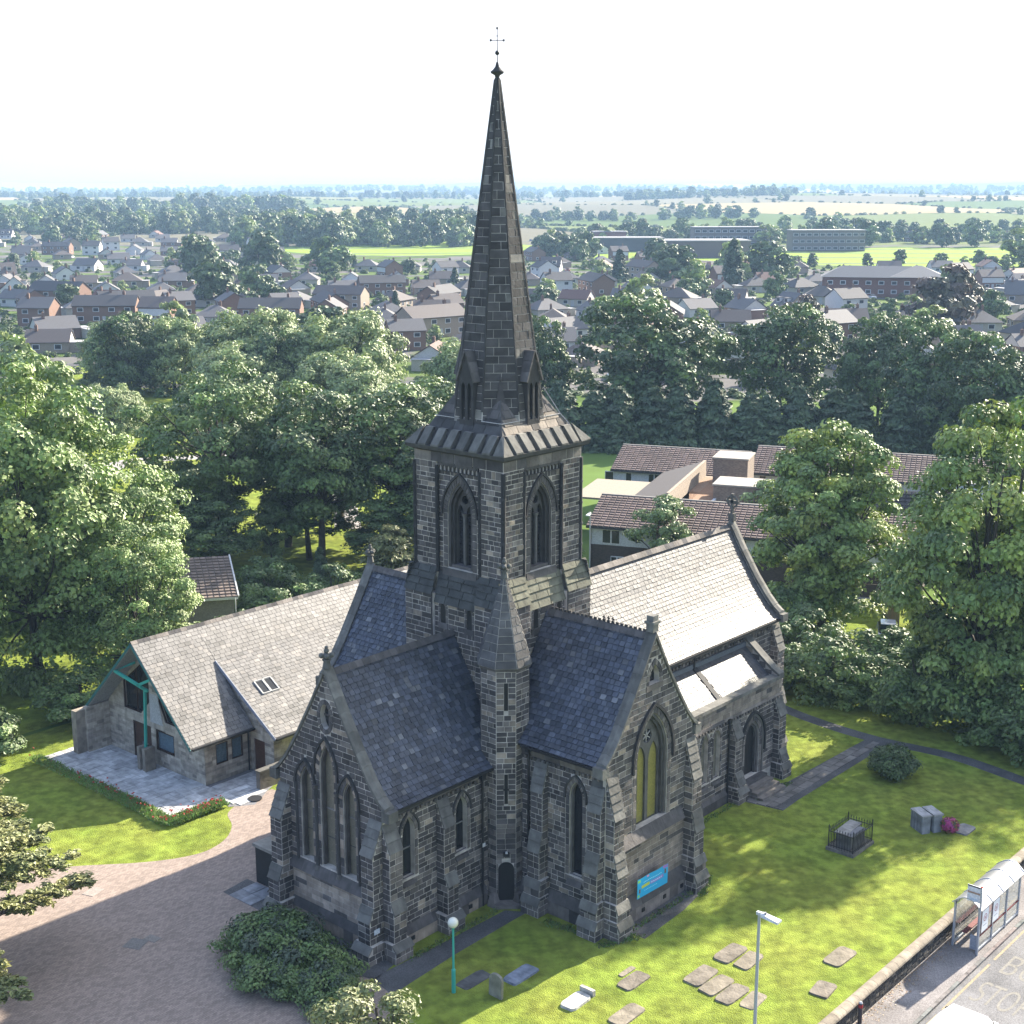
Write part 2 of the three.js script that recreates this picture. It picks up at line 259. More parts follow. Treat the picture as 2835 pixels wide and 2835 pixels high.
function buttress(F, uc, w, L, tone = SOOT) {
  const b = new G();
  for (let i = 0; i + 1 < L.length; i++) {
    const [y0, y1, p, ww = w] = L[i], [yn, , pn] = L[i + 1], RF = frame(at(F, uc + ww / 2, 0, 0), F.u), LF = frame(at(F, uc - ww / 2, 0, 0), F.u.clone().negate());
    b.prism(RF, [[-p, y0], [0.2, y0], [0.2, yn], [-pn, yn], [-p, y1]], -ww, 0, MORTAR);
    const FF = frame(at(F, 0, 0, p), F.n), t2 = i === 0 ? GREYSTONE : tone;
    const o = { tone: t2, h: [0.24, 0.34], l: [0.28, 0.5] };
    stones(ST, FF, [[uc - ww / 2, y0], [uc + ww / 2, y0], [uc + ww / 2, y1], [uc - ww / 2, y1]], i === 2 ? { ...o, tone: rnd() < 0.5 ? GREYSTONE : tone } : o);
    stones(ST, RF, [[-p, y0], [0, y0], [0, yn], [-pn, yn], [-p, y1]], o); stones(ST, LF, [[0, y0], [p, y0], [p, y1], [pn, yn], [0, yn]], o);
    const a = at(F, uc, y1, p), d = at(F, uc, yn, pn), v = d.clone().sub(a), len = v.length(), n = F.u.clone().cross(v).normalize(), SF = frame(a, n, F.u), rows = Math.max(1, Math.round(len / 0.42));
    for (let r = 0; r < rows; r++) { const s0 = r / rows * len - (r ? 0 : 0.06), s1 = (r + 1) / rows * len - 0.012, h = ww / 2 + 0.035; ST.add([at(SF, -h, s0), at(SF, h, s0), at(SF, h, s1), at(SF, -h, s1)], n, 0.075, 0.012, WEATHER(), 0.03); }
  }
  return put('buttress', b.geo(), M.masonry, church);
}
function band(name, F, u0, u1, y0, y1, p0, p1, tone = DRESS, len = 0.9) {   // string course or sill: sloped top
  const g = new G(), n = Math.max(1, Math.round((u1 - u0) / len));
  for (let i = 0; i < n; i++) { const a = u0 + (u1 - u0) * i / n, b = u0 + (u1 - u0) * (i + 1) / n - 0.01, c = tone(); g.hull8([at(F, a, y0, -0.1), at(F, b, y0, -0.1), at(F, b, y0, p0), at(F, a, y0, p0)].reverse(), [at(F, a, y1, -0.1), at(F, b, y1, -0.1), at(F, b, y1, p1), at(F, a, y1, p1)].reverse(), c); }
  return put(name, g.geo(), M.masonry, church);
}
function corbels(F, u0, u1, y, step = 0.33, s = 0.16) { const g = new G(); for (let u = u0 + step / 2; u < u1; u += step) { const a = at(F, u, y, s * 0.4); g.box(a.x, a.y, a.z, s, s, s, GREYSTONE()); } const m = put('corbel_table', g.geo(), M.masonry, church); m.userData.kind = 'stuff'; return m; }
function finial(x, y, z, s, spin = 0, top = true) {   // foliated cross finial
  const g = new G(), c = [0.13, 0.13, 0.115];
  g.cyl(x, y, y + 0.35 * s, z, 0.2 * s, 0.13 * s, 8, c); g.cyl(x, y + 0.35 * s, y + 0.42 * s, z, 0.2 * s, 0.2 * s, 8, c);
  const k = (a, b, h, r) => { const q = new THREE.IcosahedronGeometry(r * s, 1), P = q.attributes.position; for (let i = 0; i < P.count; i += 3) { const f = (j) => V(P.getX(i + j) + x + a * s * Math.cos(spin) - b * s * Math.sin(spin), P.getY(i + j) + y + h * s, P.getZ(i + j) + z + a * s * Math.sin(spin) + b * s * Math.cos(spin)); g.tri(f(0), f(1), f(2), c); } };
  k(0, 0, 0.55, 0.16); k(0.22, 0, 0.58, 0.13); k(-0.22, 0, 0.58, 0.13); k(0, 0.2, 0.58, 0.11); k(0, -0.2, 0.58, 0.11); if (top) { k(0, 0, 0.8, 0.12); k(0, 0, 0.95, 0.08); }
  return put('finial', g.geo(), M.masonry, church);
}
function glazing(name, F, L, w, mat) { const g = new G(); g.prism(F, lancet(...L), w - 0.04, w, [1, 1, 1]); return put(name, g.geo(), mat, church); }
function wall(name, F, poly, holes, thick, tone, extra = {}, mort = MORTAR) {   // mortared core with openings, faced with stones
  const g = new G(); g.prism(F, poly, -thick, 0, mort, holes.map((h) => h.hole)); const m = put(name, g.geo(), M.masonry, church);
  stones(ST, F, poly, { holes: holes.map((h) => h.clear ?? h.hole), tone, ...extra }); return m;
}
const opening = (L, b) => ({ hole: lancet(...L), clear: lancet(L[0], L[1] + b, L[2], L[3], L[4] + b * 1.25) });

// chancel
const CZ = -0.15, CX = -11.85;
{
  const F = frame(V(CX, 0, CZ), V(-1, 0, 0));   // u = z
  const WL = [[-1.62, 0.42, 3.25, 7.1, 8.05], [-0.13, 0.5, 3.25, 8.15, 9.5], [1.38, 0.42, 3.25, 7.1, 8.05]], VES = [];
  for (let i = 0; i < 14; i++) { const a = i / 14 * 2 * Math.PI; VES.push([-0.1 + 0.36 * Math.sin(a), 10.9 + 0.62 * Math.cos(a)]); } VES.reverse();
  const vesBig = VES.map(([a, b]) => [-0.1 + (a + 0.1) * 1.55, 10.9 + (b - 10.9) * 1.4]);
  const poly = gablePoly(CHAN, 3.55, 7.5, 0.12), hs = [...WL.map((L) => opening(L, 0.27)), { hole: VES, clear: vesBig }];
  const g = new G(); g.prism(F, poly, -0.42, 0, MORTAR, hs.map((h) => h.hole)); put('chancel_gable_wall', g.geo(), M.masonry, church);
  stones(ST, F, [[-3.55, 3.0], [3.55, 3.0], ...poly.slice(2)], { holes: hs.map((h) => h.clear) });
  stones(ST, F, [[-3.55, 0.95], [3.55, 0.95], [3.55, 2.72], [-3.55, 2.72]], { tone: () => BUFF().map((v) => v * 1.3), h: [0.24, 0.3], l: [0.5, 0.95], joint: 0.014, proud: [0.006, 0.014] });
  for (const L of WL) {
    const gg = new G();
    surround(ST, F, L, 0.25, { tone: () => rnd() < 0.3 ? BUFF() : DRESS() }); glazing('window_pane', F, L, -0.34, M.sheetGlass);
    archStrip(gg, F, L, 0.25, 0.36, 0, 0.13, [0.045, 0.044, 0.045], 0.3); archStrip(gg, F, L, -0.1, 0.0, -0.3, -0.08, [0.11, 0.10, 0.09], L[3] - 3.3);
    put('glazing_bar', new G().bar(at(F, L[0] - L[1], 6.15, -0.31), at(F, L[0] + L[1], 6.15, -0.31), 0.05, 0.06, [0.3, 0.29, 0.27]).geo(), M.masonry, church); const t = new G(); t.bar(at(F, L[0] - L[1], 4.7, -0.31), at(F, L[0] + L[1], 4.7, -0.31), 0.03, 0.03, [0.1, 0.1, 0.09]); put('glazing_bar', t.geo(), M.masonry, church); put('hood_mould', gg.geo(), M.masonry, church);
  }
  for (const z of [-0.88, 0.62]) { const s = new G(), a = at(F, z, 0, 0.06); s.cyl(a.x, 3.2, 7.15, a.z, 0.09, 0.09, 8, [0.07, 0.068, 0.065]); s.cyl(a.x, 7.15, 7.35, a.z, 0.1, 0.17, 8, [0.1, 0.095, 0.09]); s.cyl(a.x, 2.98, 3.2, a.z, 0.17, 0.1, 8, [0.16, 0.15, 0.13]); put('window_shaft', s.geo(), M.masonry, church); }
  for (const z of [-2.3, 2.06]) { const s = new G(), a = at(F, z, 0, 0.05); s.cyl(a.x, 3.1, 7.1, a.z, 0.08, 0.08, 8, [0.06, 0.058, 0.056]); put('window_shaft', s.geo(), M.masonry, church); }
  { const v = new G(); v.prism(F, VES, -0.35, -0.3, [1, 1, 1]); put('window_pane', v.geo(), M.darkGlass, church);
    const n = VES.length; for (let i = 0; i < n; i++) { const a = VES[i], b = VES[(i + 1) % n], c = vesBig[(i + 1) % n], d = vesBig[i]; const L = (A, B, t) => [A[0] + (B[0] - A[0]) * t, A[1] + (B[1] - A[1]) * t]; ST.add([L(a, b, 0.05), L(d, c, 0.05), L(d, c, 0.95), L(a, b, 0.95)].map((q) => at(F, ...q)), F.n, 0.04, 0.012, DRESS()); }
    const t = new G(); t.bar(at(F, -0.1, 10.3, -0.27), at(F, -0.1, 11.5, -0.27), 0.07, 0.08, DRESS()); t.bar(at(F, -0.45, 10.9, -0.27), at(F, 0.25, 10.9, -0.27), 0.07, 0.08, DRESS()); put('tracery', t.geo(), M.masonry, church); }
  band('window_sill', F, -2.75, 2.6, 2.68, 3.16, 0.3, 0.04); band('plinth', F, -3.7, 3.7, 0, 0.62, 0.24, 0.24, BUFF, 0.7); band('plinth_weathering', F, -3.7, 3.7, 0.62, 1.0, 0.27, 0.03, DRESS, 0.9);
  const B1 = [[0, 0.6, 1.18, 1.12], [0.92, 2.05, 0.92], [2.72, 5.2, 0.66], [6.75, null, 0]], Bs = [[0, 0.6, 0.98, 1.12], [0.92, 2.4, 0.74], [2.95, 5.35, 0.52], [6.65, null, 0]];
  buttress(F, 3.2, 0.8, B1); buttress(F, -3.2, 0.8, B1);
  // side walls
  for (const s of [1, -1]) {
    const S = frame(V(0, 0, CZ + s * 3.55), V(0, 0, s)), k = s;   // u = x for s = 1
    const x0 = s > 0 ? CX + 0.06 : 3.4, x1 = s > 0 ? -3.4 : -CX - 0.06; const LL = [[-10.15, 0.4, 3.35, 5.65, 6.4], [-6.55, 0.4, 3.35, 5.5, 6.25]].map((L) => [k * L[0], ...L.slice(1)]);
    const poly2 = [[x0, 0], [x1, 0], [x1, 7.25], [x0, 7.25]];
    wall('chancel_side_wall', S, poly2, LL.map((L) => opening(L, 0.22)), 0.6, () => rnd() < 0.35 ? GREYSTONE() : SOOT());
    for (const L of LL) { const h = new G(); surround(ST, S, L, 0.2, { tone: GREYSTONE }); glazing('window_pane', S, L, -0.3, M.darkGlass); archStrip(h, S, L, 0.2, 0.29, 0, 0.1, [0.06, 0.058, 0.056], 0.1); const t = new G(); t.bar(at(S, L[0] - L[1], 4.75, -0.27), at(S, L[0] + L[1], 4.75, -0.27), 0.05, 0.05, [0.2, 0.2, 0.19]); put('glazing_bar', t.geo(), M.masonry, church); band('window_sill', S, L[0] - 0.45, L[0] + 0.45, 3.0, 3.4, 0.12, -0.1, DRESS, 2); put('hood_mould', h.geo(), M.masonry, church); }
    buttress(S, k * -11.5, 0.8, Bs); buttress(S, k * -7.95, 0.72, Bs);
    band('plinth', S, Math.min(k * -11.1, k * -4.9), Math.max(k * -11.1, k * -4.9), 0, 0.6, 0.22, 0.22, BUFF, 0.7); band('plinth_weathering', S, Math.min(k * -11.1, k * -4.9), Math.max(k * -11.1, k * -4.9), 0.6, 1.02, 0.25, 0.03, DRESS, 0.8);
    band('eaves_course', S, x0, x1, 6.75, 7.05, 0.05, 0.12, GREYSTONE, 0.8); corbels(S, x0 + 0.2, x1 - 0.2, 6.7, 0.3, 0.14);
    if (s > 0) for (const x of [-10.2, -6.2]) put('air_vent', new G().box(x, 0.36, CZ + 3.79, 0.22, 0.2, 0.06, [0.01, 0.01, 0.01]).geo(), M.plain, church);
    const gt = new G(); gt.bar(V(CX + 0.2, 7.16, CZ + s * 3.92), V(-4.4, 7.16, CZ + s * 3.92), 0.14, 0.13, [1, 1, 1]); put('gutter', gt.geo(), M.iron, church);
  }
  roofSlab('chancel_roof', V(0, 0, CZ), nX, pZ, CHAN, CX + 0.1, -3.3);
  slates(SL, V(0, 0, CZ), nX, pZ, CHAN.map(([a, b]) => [a, b + 0.005]), CX + 0.32, -3.32, { ex: 0.27, wd: 0.34, tone: SLATE, lift: 0.055 });
  slates(SL, V(0, 0, CZ), nX, V(0, 0, -1), CHAN.map(([a, b]) => [a, b + 0.005]), CX + 0.32, -3.32, { ex: 0.27, wd: 0.34, tone: SLATE, lift: 0.055 });
  coping(V(CX, 0, CZ), nX, pZ, CHAN, -0.14, 0.46, 0.04, 0.3, WEATHER, true);
  finial(CX + 0.1, 13.3, CZ, 1.05, 0.6);
  const r = new G(); for (let x = CX + 0.45; x < -3.4; x += 0.45) r.hull8([V(x, 12.93, CZ - 0.22), V(x, 12.93, CZ + 0.22), V(x, 13.2, CZ)], [V(x + 0.44, 12.93, CZ - 0.22), V(x + 0.44, 12.93, CZ + 0.22), V(x + 0.44, 13.2, CZ)], DRESS()); put('ridge_tiles', r.geo(), M.masonry, church);
  { const sg = new G(); sg.box(-12.5, 1.62, 3.62, 0.34, 0.24, 0.02, [0.62, 0.68, 0.75]); const m = put('notice_plate', sg.geo(), M.plain, church); m.userData.label = 'small white notice plate'; }
}
// transepts
for (const s of [1, -1]) {
  const ZT = s * 9.95 + (s < 0 ? 0.25 : 0), F = frame(V(-0.05, 0, ZT), V(0, 0, s)), k = s;
  const ARCH = [0.06 * k, 1.3, 4.62, 7.95, 10.3], poly = gablePoly(TRAN, 3.45, 8.75, 0.12), VES = lancet(0.08 * k, 0.42, 11.75, 11.95, 12.72, 5);
  const big = lancet(0.08 * k, 0.68, 11.5, 11.95, 13.05, 5); ST.add([at(F, 0.08 * k - 0.68, 11.46), at(F, 0.08 * k + 0.68, 11.46), at(F, 0.08 * k + 0.68, 11.74), at(F, 0.08 * k - 0.68, 11.74)], F.n, 0.05, 0.012, GREYSTONE());
  const g = new G(); g.prism(F, poly, -0.42, 0, MORTAR, [lancet(...ARCH), VES]); put('transept_gable_wall', g.geo(), M.masonry, church);
  const up = [[-3.45, 4.15], [3.45, 4.15], ...poly.slice(2)]; stones(ST, F, up, { holes: [opening(ARCH, 0.3).clear, big], tone: () => rnd() < 0.3 ? GREYSTONE() : SOOT() });
  stones(ST, F, [[-3.45, 1.3], [3.45, 1.3], [3.45, 4.1], [-3.45, 4.1]], { tone: () => { const c = BUFF(); return [c[0] * 0.72, c[1] * 0.74, c[2] * 0.78]; }, h: [0.22, 0.3], l: [0.4, 0.95], joint: 0.018, proud: [0.006, 0.016] });
  surround(ST, F, ARCH, 0.28, { n: 9, tone: GREYSTONE }); surround(ST, F, [0.08 * k, 0.42, 11.75, 11.95, 12.72], 0.25, { n: 4, tone: GREYSTONE, step: 0.22 });
  const h = new G(); archStrip(h, F, ARCH, 0.28, 0.42, 0, 0.16, [0.038, 0.037, 0.038], 0.35, 11); archStrip(h, F, ARCH, -0.16, 0, -0.22, -0.06, [0.12, 0.115, 0.105], 3.25, 11); archStrip(h, F, ARCH, -0.3, -0.16, -0.34, -0.16, [0.075, 0.072, 0.068], 3.25, 11); put('hood_mould', h.geo(), M.masonry, church);
  // two-light window with tracery
  const tr = new G(), li = [[ARCH[0] - 0.52, 0.4, 4.62, 7.7, 8.6], [ARCH[0] + 0.52, 0.4, 4.62, 7.7, 8.6]], round = []; for (let i = 0; i < 12; i++) round.push([ARCH[0] + 0.36 * Math.cos(i / 6 * Math.PI), 9.0 + 0.36 * Math.sin(i / 6 * Math.PI)]);
  tr.prism(F, lancet(ARCH[0], 1.12, 4.62, 7.95, 9.98, 9), -0.5, -0.32, [0.12, 0.115, 0.105], [...li.map((L) => lancet(...L)), round]); put('tracery', tr.geo(), M.masonry, church);
  for (const L of li) glazing('window_pane', F, L, -0.43, s > 0 ? M.yellowGlass : M.darkGlass);
  { const c = new G(); c.prism(F, round, -0.46, -0.42, [1, 1, 1]); put('window_pane', c.geo(), M.darkGlass, church); const b = new G(); for (let i = 0; i < 3; i++) { const a = i / 3 * Math.PI + 0.5; b.bar(at(F, ARCH[0] + 0.36 * Math.cos(a), 9 + 0.36 * Math.sin(a), -0.4), at(F, ARCH[0] - 0.36 * Math.cos(a), 9 - 0.36 * Math.sin(a), -0.4), 0.05, 0.05, [0.4, 0.38, 0.35]); } put('glazing_bar', b.geo(), M.masonry, church); const v = new G(); v.prism(F, VES, -0.36, -0.32, [1, 1, 1]); put('window_pane', v.geo(), M.darkGlass, church); }
  band('window_sill', F, -2.5, 2.6, 4.05, 4.6, 0.34, 0.02); band('plinth', F, -3.6, 3.6, 0, 0.7, 0.3, 0.3, GREYSTONE, 0.7); band('plinth_weathering', F, -3.6, 3.6, 0.7, 1.32, 0.33, 0.03, DRESS, 0.9);
  if (s > 0) for (const x of [-0.9, 0.9, 2.4]) put('air_vent', new G().box(x, 0.38, ZT + 0.31, 0.22, 0.2, 0.06, [0.01, 0.01, 0.01]).geo(), M.plain, church);
  const B = [[0, 0.62, 1.0, 1.1], [1.0, 1.45, 0.84, 0.98], [1.85, 3.25, 0.72], [4.3, 6.05, 0.5], [8.05, null, 0]], B2 = [[0, 0.62, 0.96, 1.1], [1.0, 1.45, 0.8, 0.98], [1.85, 3.3, 0.66], [4.3, 6.35, 0.44], [7.85, null, 0]];
  buttress(F, 3.3, 0.78, B, () => rnd() < 0.3 ? GREYSTONE() : SOOT()); buttress(F, -3.2, 0.78, B, () => rnd() < 0.3 ? GREYSTONE() : SOOT());
  for (const t of [-1, 1]) {   // side walls: t = -1 faces the chancel
    const S = frame(V(-0.05 + t * 3.45, 0, 0), V(t, 0, 0)), a = ZT - s * 0.0, u = (z) => t < 0 ? z : -z, lo = Math.min(u(s * 3.4), u(a - s * 0.06)), hi = Math.max(u(s * 3.4), u(a - s * 0.06));
    if (t > 0 && s > 0) { wall('transept_side_wall', S, [[lo, 0], [hi, 0], [hi, 8.5], [lo, 8.5]], [], 0.6, SOOT); }
    else {
      const zc = u(s * 8.05), L = [zc, 0.4, 2.4, 6.5, 7.3];
      wall('transept_side_wall', S, [[lo, 0], [hi, 0], [hi, 8.5], [lo, 8.5]], [opening(L, 0.24)], 0.6, () => rnd() < 0.4 ? GREYSTONE() : SOOT());
      surround(ST, S, L, 0.22, { tone: GREYSTONE }); glazing('window_pane', S, L, -0.32, M.darkGlass); const hh = new G(); archStrip(hh, S, L, 0.22, 0.31, 0, 0.1, [0.06, 0.058, 0.055], 0.15); archStrip(hh, S, L, -0.09, 0, -0.28, -0.1, [0.17, 0.16, 0.14], 4.0); put('hood_mould', hh.geo(), M.masonry, church);
      band('window_sill', S, zc - 0.46, zc + 0.46, 1.95, 2.45, 0.2, -0.1, DRESS, 2);
      buttress(S, u(s * 5.95), 0.72, B2); buttress(S, u(s * 9.48), 0.78, B2);
      band('plinth', S, lo + 0.4, hi, 0, 0.7, 0.22, 0.22, GREYSTONE, 0.7); band('plinth_weathering', S, lo + 0.4, hi, 0.7, 1.25, 0.25, 0.03, DRESS, 0.9);
    }
    band('eaves_course', S, lo, hi, 7.9, 8.3, 0.05, 0.14, GREYSTONE, 0.9); corbels(S, lo + 0.2, hi - 0.2, 7.82, 0.3, 0.13);
    const gt = new G(); gt.bar(V(-0.05 + t * 3.84, 8.44, s * 4.9), V(-0.05 + t * 3.84, 8.44, ZT - s * 0.2), 0.14, 0.13, [1, 1, 1]); put('gutter', gt.geo(), M.iron, church);
  }
  roofSlab('transept_roof', V(-0.05, 0, 0), pZ, nX, TRAN, Math.min(s * 3.3, ZT - s * 0.1), Math.max(s * 3.3, ZT - s * 0.1));
  for (const t of [-1, 1]) slates(SL, V(-0.05, 0, 0), pZ, V(t, 0, 0), TRAN.map(([a, b]) => [a, b + 0.005]), Math.min(s * 3.32, ZT - s * 0.32), Math.max(s * 3.32, ZT - s * 0.32), { ex: 0.27, wd: 0.33, tone: SLATE, lift: 0.055 });
  coping(V(-0.05, 0, ZT), V(0, 0, s), nX, TRAN, -0.46, 0.14, 0.04, 0.3, WEATHER, true);
  const r = new G(); for (let z = 3.5; z < Math.abs(ZT) - 0.5; z += 0.45) r.hull8([V(-0.27, 13.98, s * z), V(0.17, 13.98, s * z), V(-0.05, 14.27, s * z)], [V(-0.27, 13.98, s * (z + 0.44)), V(0.17, 13.98, s * (z + 0.44)), V(-0.05, 14.27, s * (z + 0.44))], DRESS());
  if (s > 0) for (let z = 3.7; z < 9.4; z += 0.27) { r.box(-0.05, 14.32, z, 0.05, 0.12, 0.16, DARK); if (z > 6 && (Math.round(z * 10) % 3 === 0)) { r.box(-0.05, 14.45, z, 0.05, 0.26, 0.05, DARK); r.box(-0.05, 14.48, z, 0.05, 0.05, 0.17, DARK); } }
  put('ridge_tiles', r.geo(), M.masonry, church);
  if (s > 0) { const c = new G(); c.box(-0.05, 14.55, ZT - 0.13, 0.42, 0.4, 0.42, WEATHER()); c.box(-0.05, 14.82, ZT - 0.13, 0.56, 0.14, 0.56, WEATHER()); c.box(-0.05, 15.02, ZT - 0.13, 0.4, 0.28, 0.4, WEATHER()); put('finial', c.geo(), M.masonry, church); } else finial(-0.05, 14.4, ZT + 0.13, 1.0);
}
{ // banner on the transept
  const w = 256, h = 128, cv = document.createElement('canvas'); cv.width = w; cv.height = h; const c = cv.getContext('2d');
  c.fillStyle = '#1b9fd0'; c.fillRect(0, 0, w, h); c.fillStyle = '#8f7cc0'; c.fillRect(110, 52, 110, 22); c.fillStyle = '#b9c04a'; c.fillRect(34, 52, 70, 20); c.fillStyle = '#9a6fb5'; c.fillRect(215, 2, 38, 18); c.fillStyle = '#d58fb0'; c.fillRect(78, 4, 20, 12); c.fillStyle = '#7fbf6a'; c.fillRect(2, 8, 22, 18); c.fillRect(4, 104, 18, 18);
  c.fillStyle = '#6a5348'; c.fillRect(228, 26, 14, 30); c.fillRect(14, 70, 12, 26); c.fillStyle = '#9fe0f2'; for (let i = 0; i < 9; i++) c.fillRect(60 + i * 12, 92, 8, 4); for (let i = 0; i < 12; i++) c.fillRect(50 + i * 13, 34, 9, 5); for (let i = 0; i < 6; i++) c.fillRect(116 + i * 16, 60, 11, 6);
  const t = new THREE.CanvasTexture(cv); t.colorSpace = THREE.SRGBColorSpace; const m = std('bannerPrint', { map: t, roughness: 0.5 });
  const g = new THREE.PlaneGeometry(2.55, 1.02, 12, 4), P = g.attributes.position; for (let i = 0; i < P.count; i++) P.setZ(i, 0.02 * Math.sin(P.getX(i) * 5) * (0.5 + P.getY(i)));
  const b = put('banner', g, m); b.position.set(-0.35, 1.72, 10.4); b.rotation.z = -0.03; tag(b, 'bright blue banner with purple and yellow blocks fixed low on the stone transept wall', 'banner');
}
// nave and south aisle
{
  const x1 = 22.4, F = frame(V(x1, 0, 0), V(1, 0, 0)); wall('nave_gable_wall', F, gablePoly(NAVE, 3.5, 8.9, 0.12), [], 0.42, SOOT);
  for (const s of [1, -1]) {
    const S = frame(V(0, 0, s * 3.5), V(0, 0, s)), a = s > 0 ? 3.4 : -x1 + 0.06, b = s > 0 ? x1 - 0.06 : -3.4;
    wall('nave_side_wall', S, [[a, 0], [b, 0], [b, 8.7], [a, 8.7]], [], 0.6, () => rnd() < 0.4 ? GREYSTONE() : SOOT());
    band('eaves_course', S, a, b, 8.25, 8.55, 0.05, 0.14, GREYSTONE, 0.9); corbels(S, a + 0.2, b - 0.2, 8.15, 0.34, 0.15);
    buttress(S, s * 22.0, 0.75, [[0, 0.6, 1.0, 1.0], [1.0, 3.2, 0.85], [4.2, 6.7, 0.6], [8.45, null, 0]], GREYSTONE);
    const gt = new G(); gt.bar(V(3.9, 8.64, s * 3.94), V(x1 - 0.1, 8.64, s * 3.94), 0.14, 0.13, [1, 1, 1]); put('gutter', gt.geo(), M.iron, church);
    slates(SL, V(0, 0, 0), nX, V(0, 0, s), NAVE.map(([p, q]) => [p, q + 0.005]), 3.3, x1 - 0.34, { ex: 0.25, wd: 0.34, tone: SLATE_PALE, lift: 0.03 });
  }
  for (const s of [-1, 1]) buttress(F, s * 3.1, 0.8, [[0, 0.6, 1.2, 1.0], [1.0, 3.2, 0.9], [4.2, 6.2, 0.6], [8.0, null, 0]]);
  roofSlab('nave_roof', V(0, 0, 0), nX, pZ, NAVE, 3.2, x1 - 0.1); coping(V(x1, 0, 0), nX, pZ, NAVE, -0.46, 0.14, 0.16, 0.3, WEATHER, true);
  const r = new G(); for (let x = 3.3; x < x1 - 0.5; x += 0.46) r.hull8([V(x, 13.88, -0.22), V(x, 13.88, 0.22), V(x, 14.15, 0)], [V(x + 0.45, 13.88, -0.22), V(x + 0.45, 13.88, 0.22), V(x + 0.45, 14.15, 0)], GREYSTONE()); put('ridge_tiles', r.geo(), M.masonry, church);
  { // wheel cross on the nave gable
    const g = new G(), c = [0.12, 0.115, 0.1], X = x1 - 0.14; g.box(X, 14.55, 0, 0.3, 0.5, 0.4, c); g.box(X, 15.3, 0, 0.16, 1.5, 0.18, c); g.box(X, 15.55, 0, 0.16, 0.18, 0.95, c); const ring = new THREE.TorusGeometry(0.36, 0.07, 6, 18).rotateY(Math.PI / 2).toNonIndexed(), P = ring.attributes.position; for (let i = 0; i < P.count; i += 3) { const f = (j) => V(P.getX(i + j) + X, P.getY(i + j) + 15.55, P.getZ(i + j)); g.tri(f(0), f(1), f(2), c); } put('gable_cross', g.geo(), M.masonry, church);
  }
  // aisle
  const A = frame(V(0, 0, 5.95), pZ), e = 19.0, WL = [[10.78, 0.34, 1.85, 4.2, 4.8], [12.02, 0.34, 1.85, 4.2, 4.8], [7.2, 0.34, 1.85, 4.2, 4.8], [5.6, 0.34, 1.85, 4.2, 4.8]], DO = [15.85, 0.82, 0.75, 3.0, 4.25];
  const g = new G(), ap = [[3.5, 0], [e - 0.05, 0], [e - 0.05, 6.15], [3.5, 6.15]]; g.prism(A, ap, -0.4, 0, MORTAR, [...WL, DO].map((L) => lancet(...L))); put('aisle_wall', g.geo(), M.masonry, church);
  const hs = [...WL.map((L) => opening(L, 0.2).clear), opening(DO, 0.5).clear];
  stones(ST, A, [[3.5, 0.7], [e, 0.7], [e, 5.1], [3.5, 5.1]], { holes: hs, tone: () => rnd() < 0.45 ? GREYSTONE() : SOOT() });
  stones(ST, A, [[3.5, 5.22], [e, 5.22], [e, 6.1], [3.5, 6.1]], { tone: () => { const c = BUFF(); return [c[0] * 0.66, c[1] * 0.7, c[2] * 0.74]; }, h: [0.28, 0.32], l: [0.5, 1.0], joint: 0.014 });
  const hh = new G(); for (const L of WL) { surround(ST, A, L, 0.18, { tone: GREYSTONE, n: 4 }); glazing('window_pane', A, L, -0.26, M.sheetGlass); const t = new G(); t.bar(at(A, L[0], L[2], -0.24), at(A, L[0], 4.7, -0.24), 0.05, 0.05, [0.2, 0.19, 0.18]); put('glazing_bar', t.geo(), M.masonry, church); band('window_sill', A, L[0] - 0.42, L[0] + 0.42, 1.5, 1.9, 0.1, -0.1, DRESS, 2); }
  surround(ST, A, DO, 0.24, { tone: GREYSTONE, n: 6 }); archStrip(hh, A, DO, 0.4, 0.54, 0, 0.15, [0.03, 0.03, 0.03], 0.9); archStrip(hh, A, DO, 0.24, 0.4, 0, 0.06, [0.13, 0.125, 0.11], 2.25); archStrip(hh, A, DO, -0.12, 0, -0.2, -0.05, [0.18, 0.165, 0.15], 2.25); archStrip(hh, A, DO, -0.24, -0.12, -0.3, -0.15, [0.1, 0.095, 0.09], 2.25); put('hood_mould', hh.geo(), M.masonry, church);
  { const d = new G(); for (let i = 0; i < 6; i++) d.box(DO[0] - 0.55 + i * 0.22, 2.4, 5.58, 0.21, 3.4, 0.05, [0.018 * rr(0.8, 1.2), 0.016, 0.015]); put('porch_door', d.geo(), M.plain, church); }
  band('string_course', A, 3.5, e + 0.05, 5.08, 5.24, 0.1, 0.06, GREYSTONE, 0.9); corbels(A, 3.7, e - 0.2, 4.98, 0.3, 0.14);
  band('plinth', A, 3.6, 13.2, 0, 0.55, 0.16, 0.16, SOOT, 0.6); band('plinth_weathering', A, 3.6, 13.2, 0.55, 0.8, 0.18, 0.02, DRESS, 0.9);
  band('parapet_coping', A, 3.5, e + 0.1, 6.13, 6.32, 0.12, 0.1, WEATHER, 1.0);
  const back = new G(); back.box(11.25, 5.6, 5.62, 15.4, 1.3, 0.28, GREYSTONE()); back.box(11.25, 6.225, 5.7, 15.5, 0.18, 0.5, WEATHER()); put('parapet_back', back.geo(), M.masonry, church);
  const Bm = [[0, 0.62, 0.86, 1.0], [0.95, 1.1, 0.7], [1.8, 3.95, 0.42], [5.0, null, 0]]; buttress(A, 13.75, 0.72, Bm, GREYSTONE); buttress(A, 18.6, 0.76, Bm, SOOT);
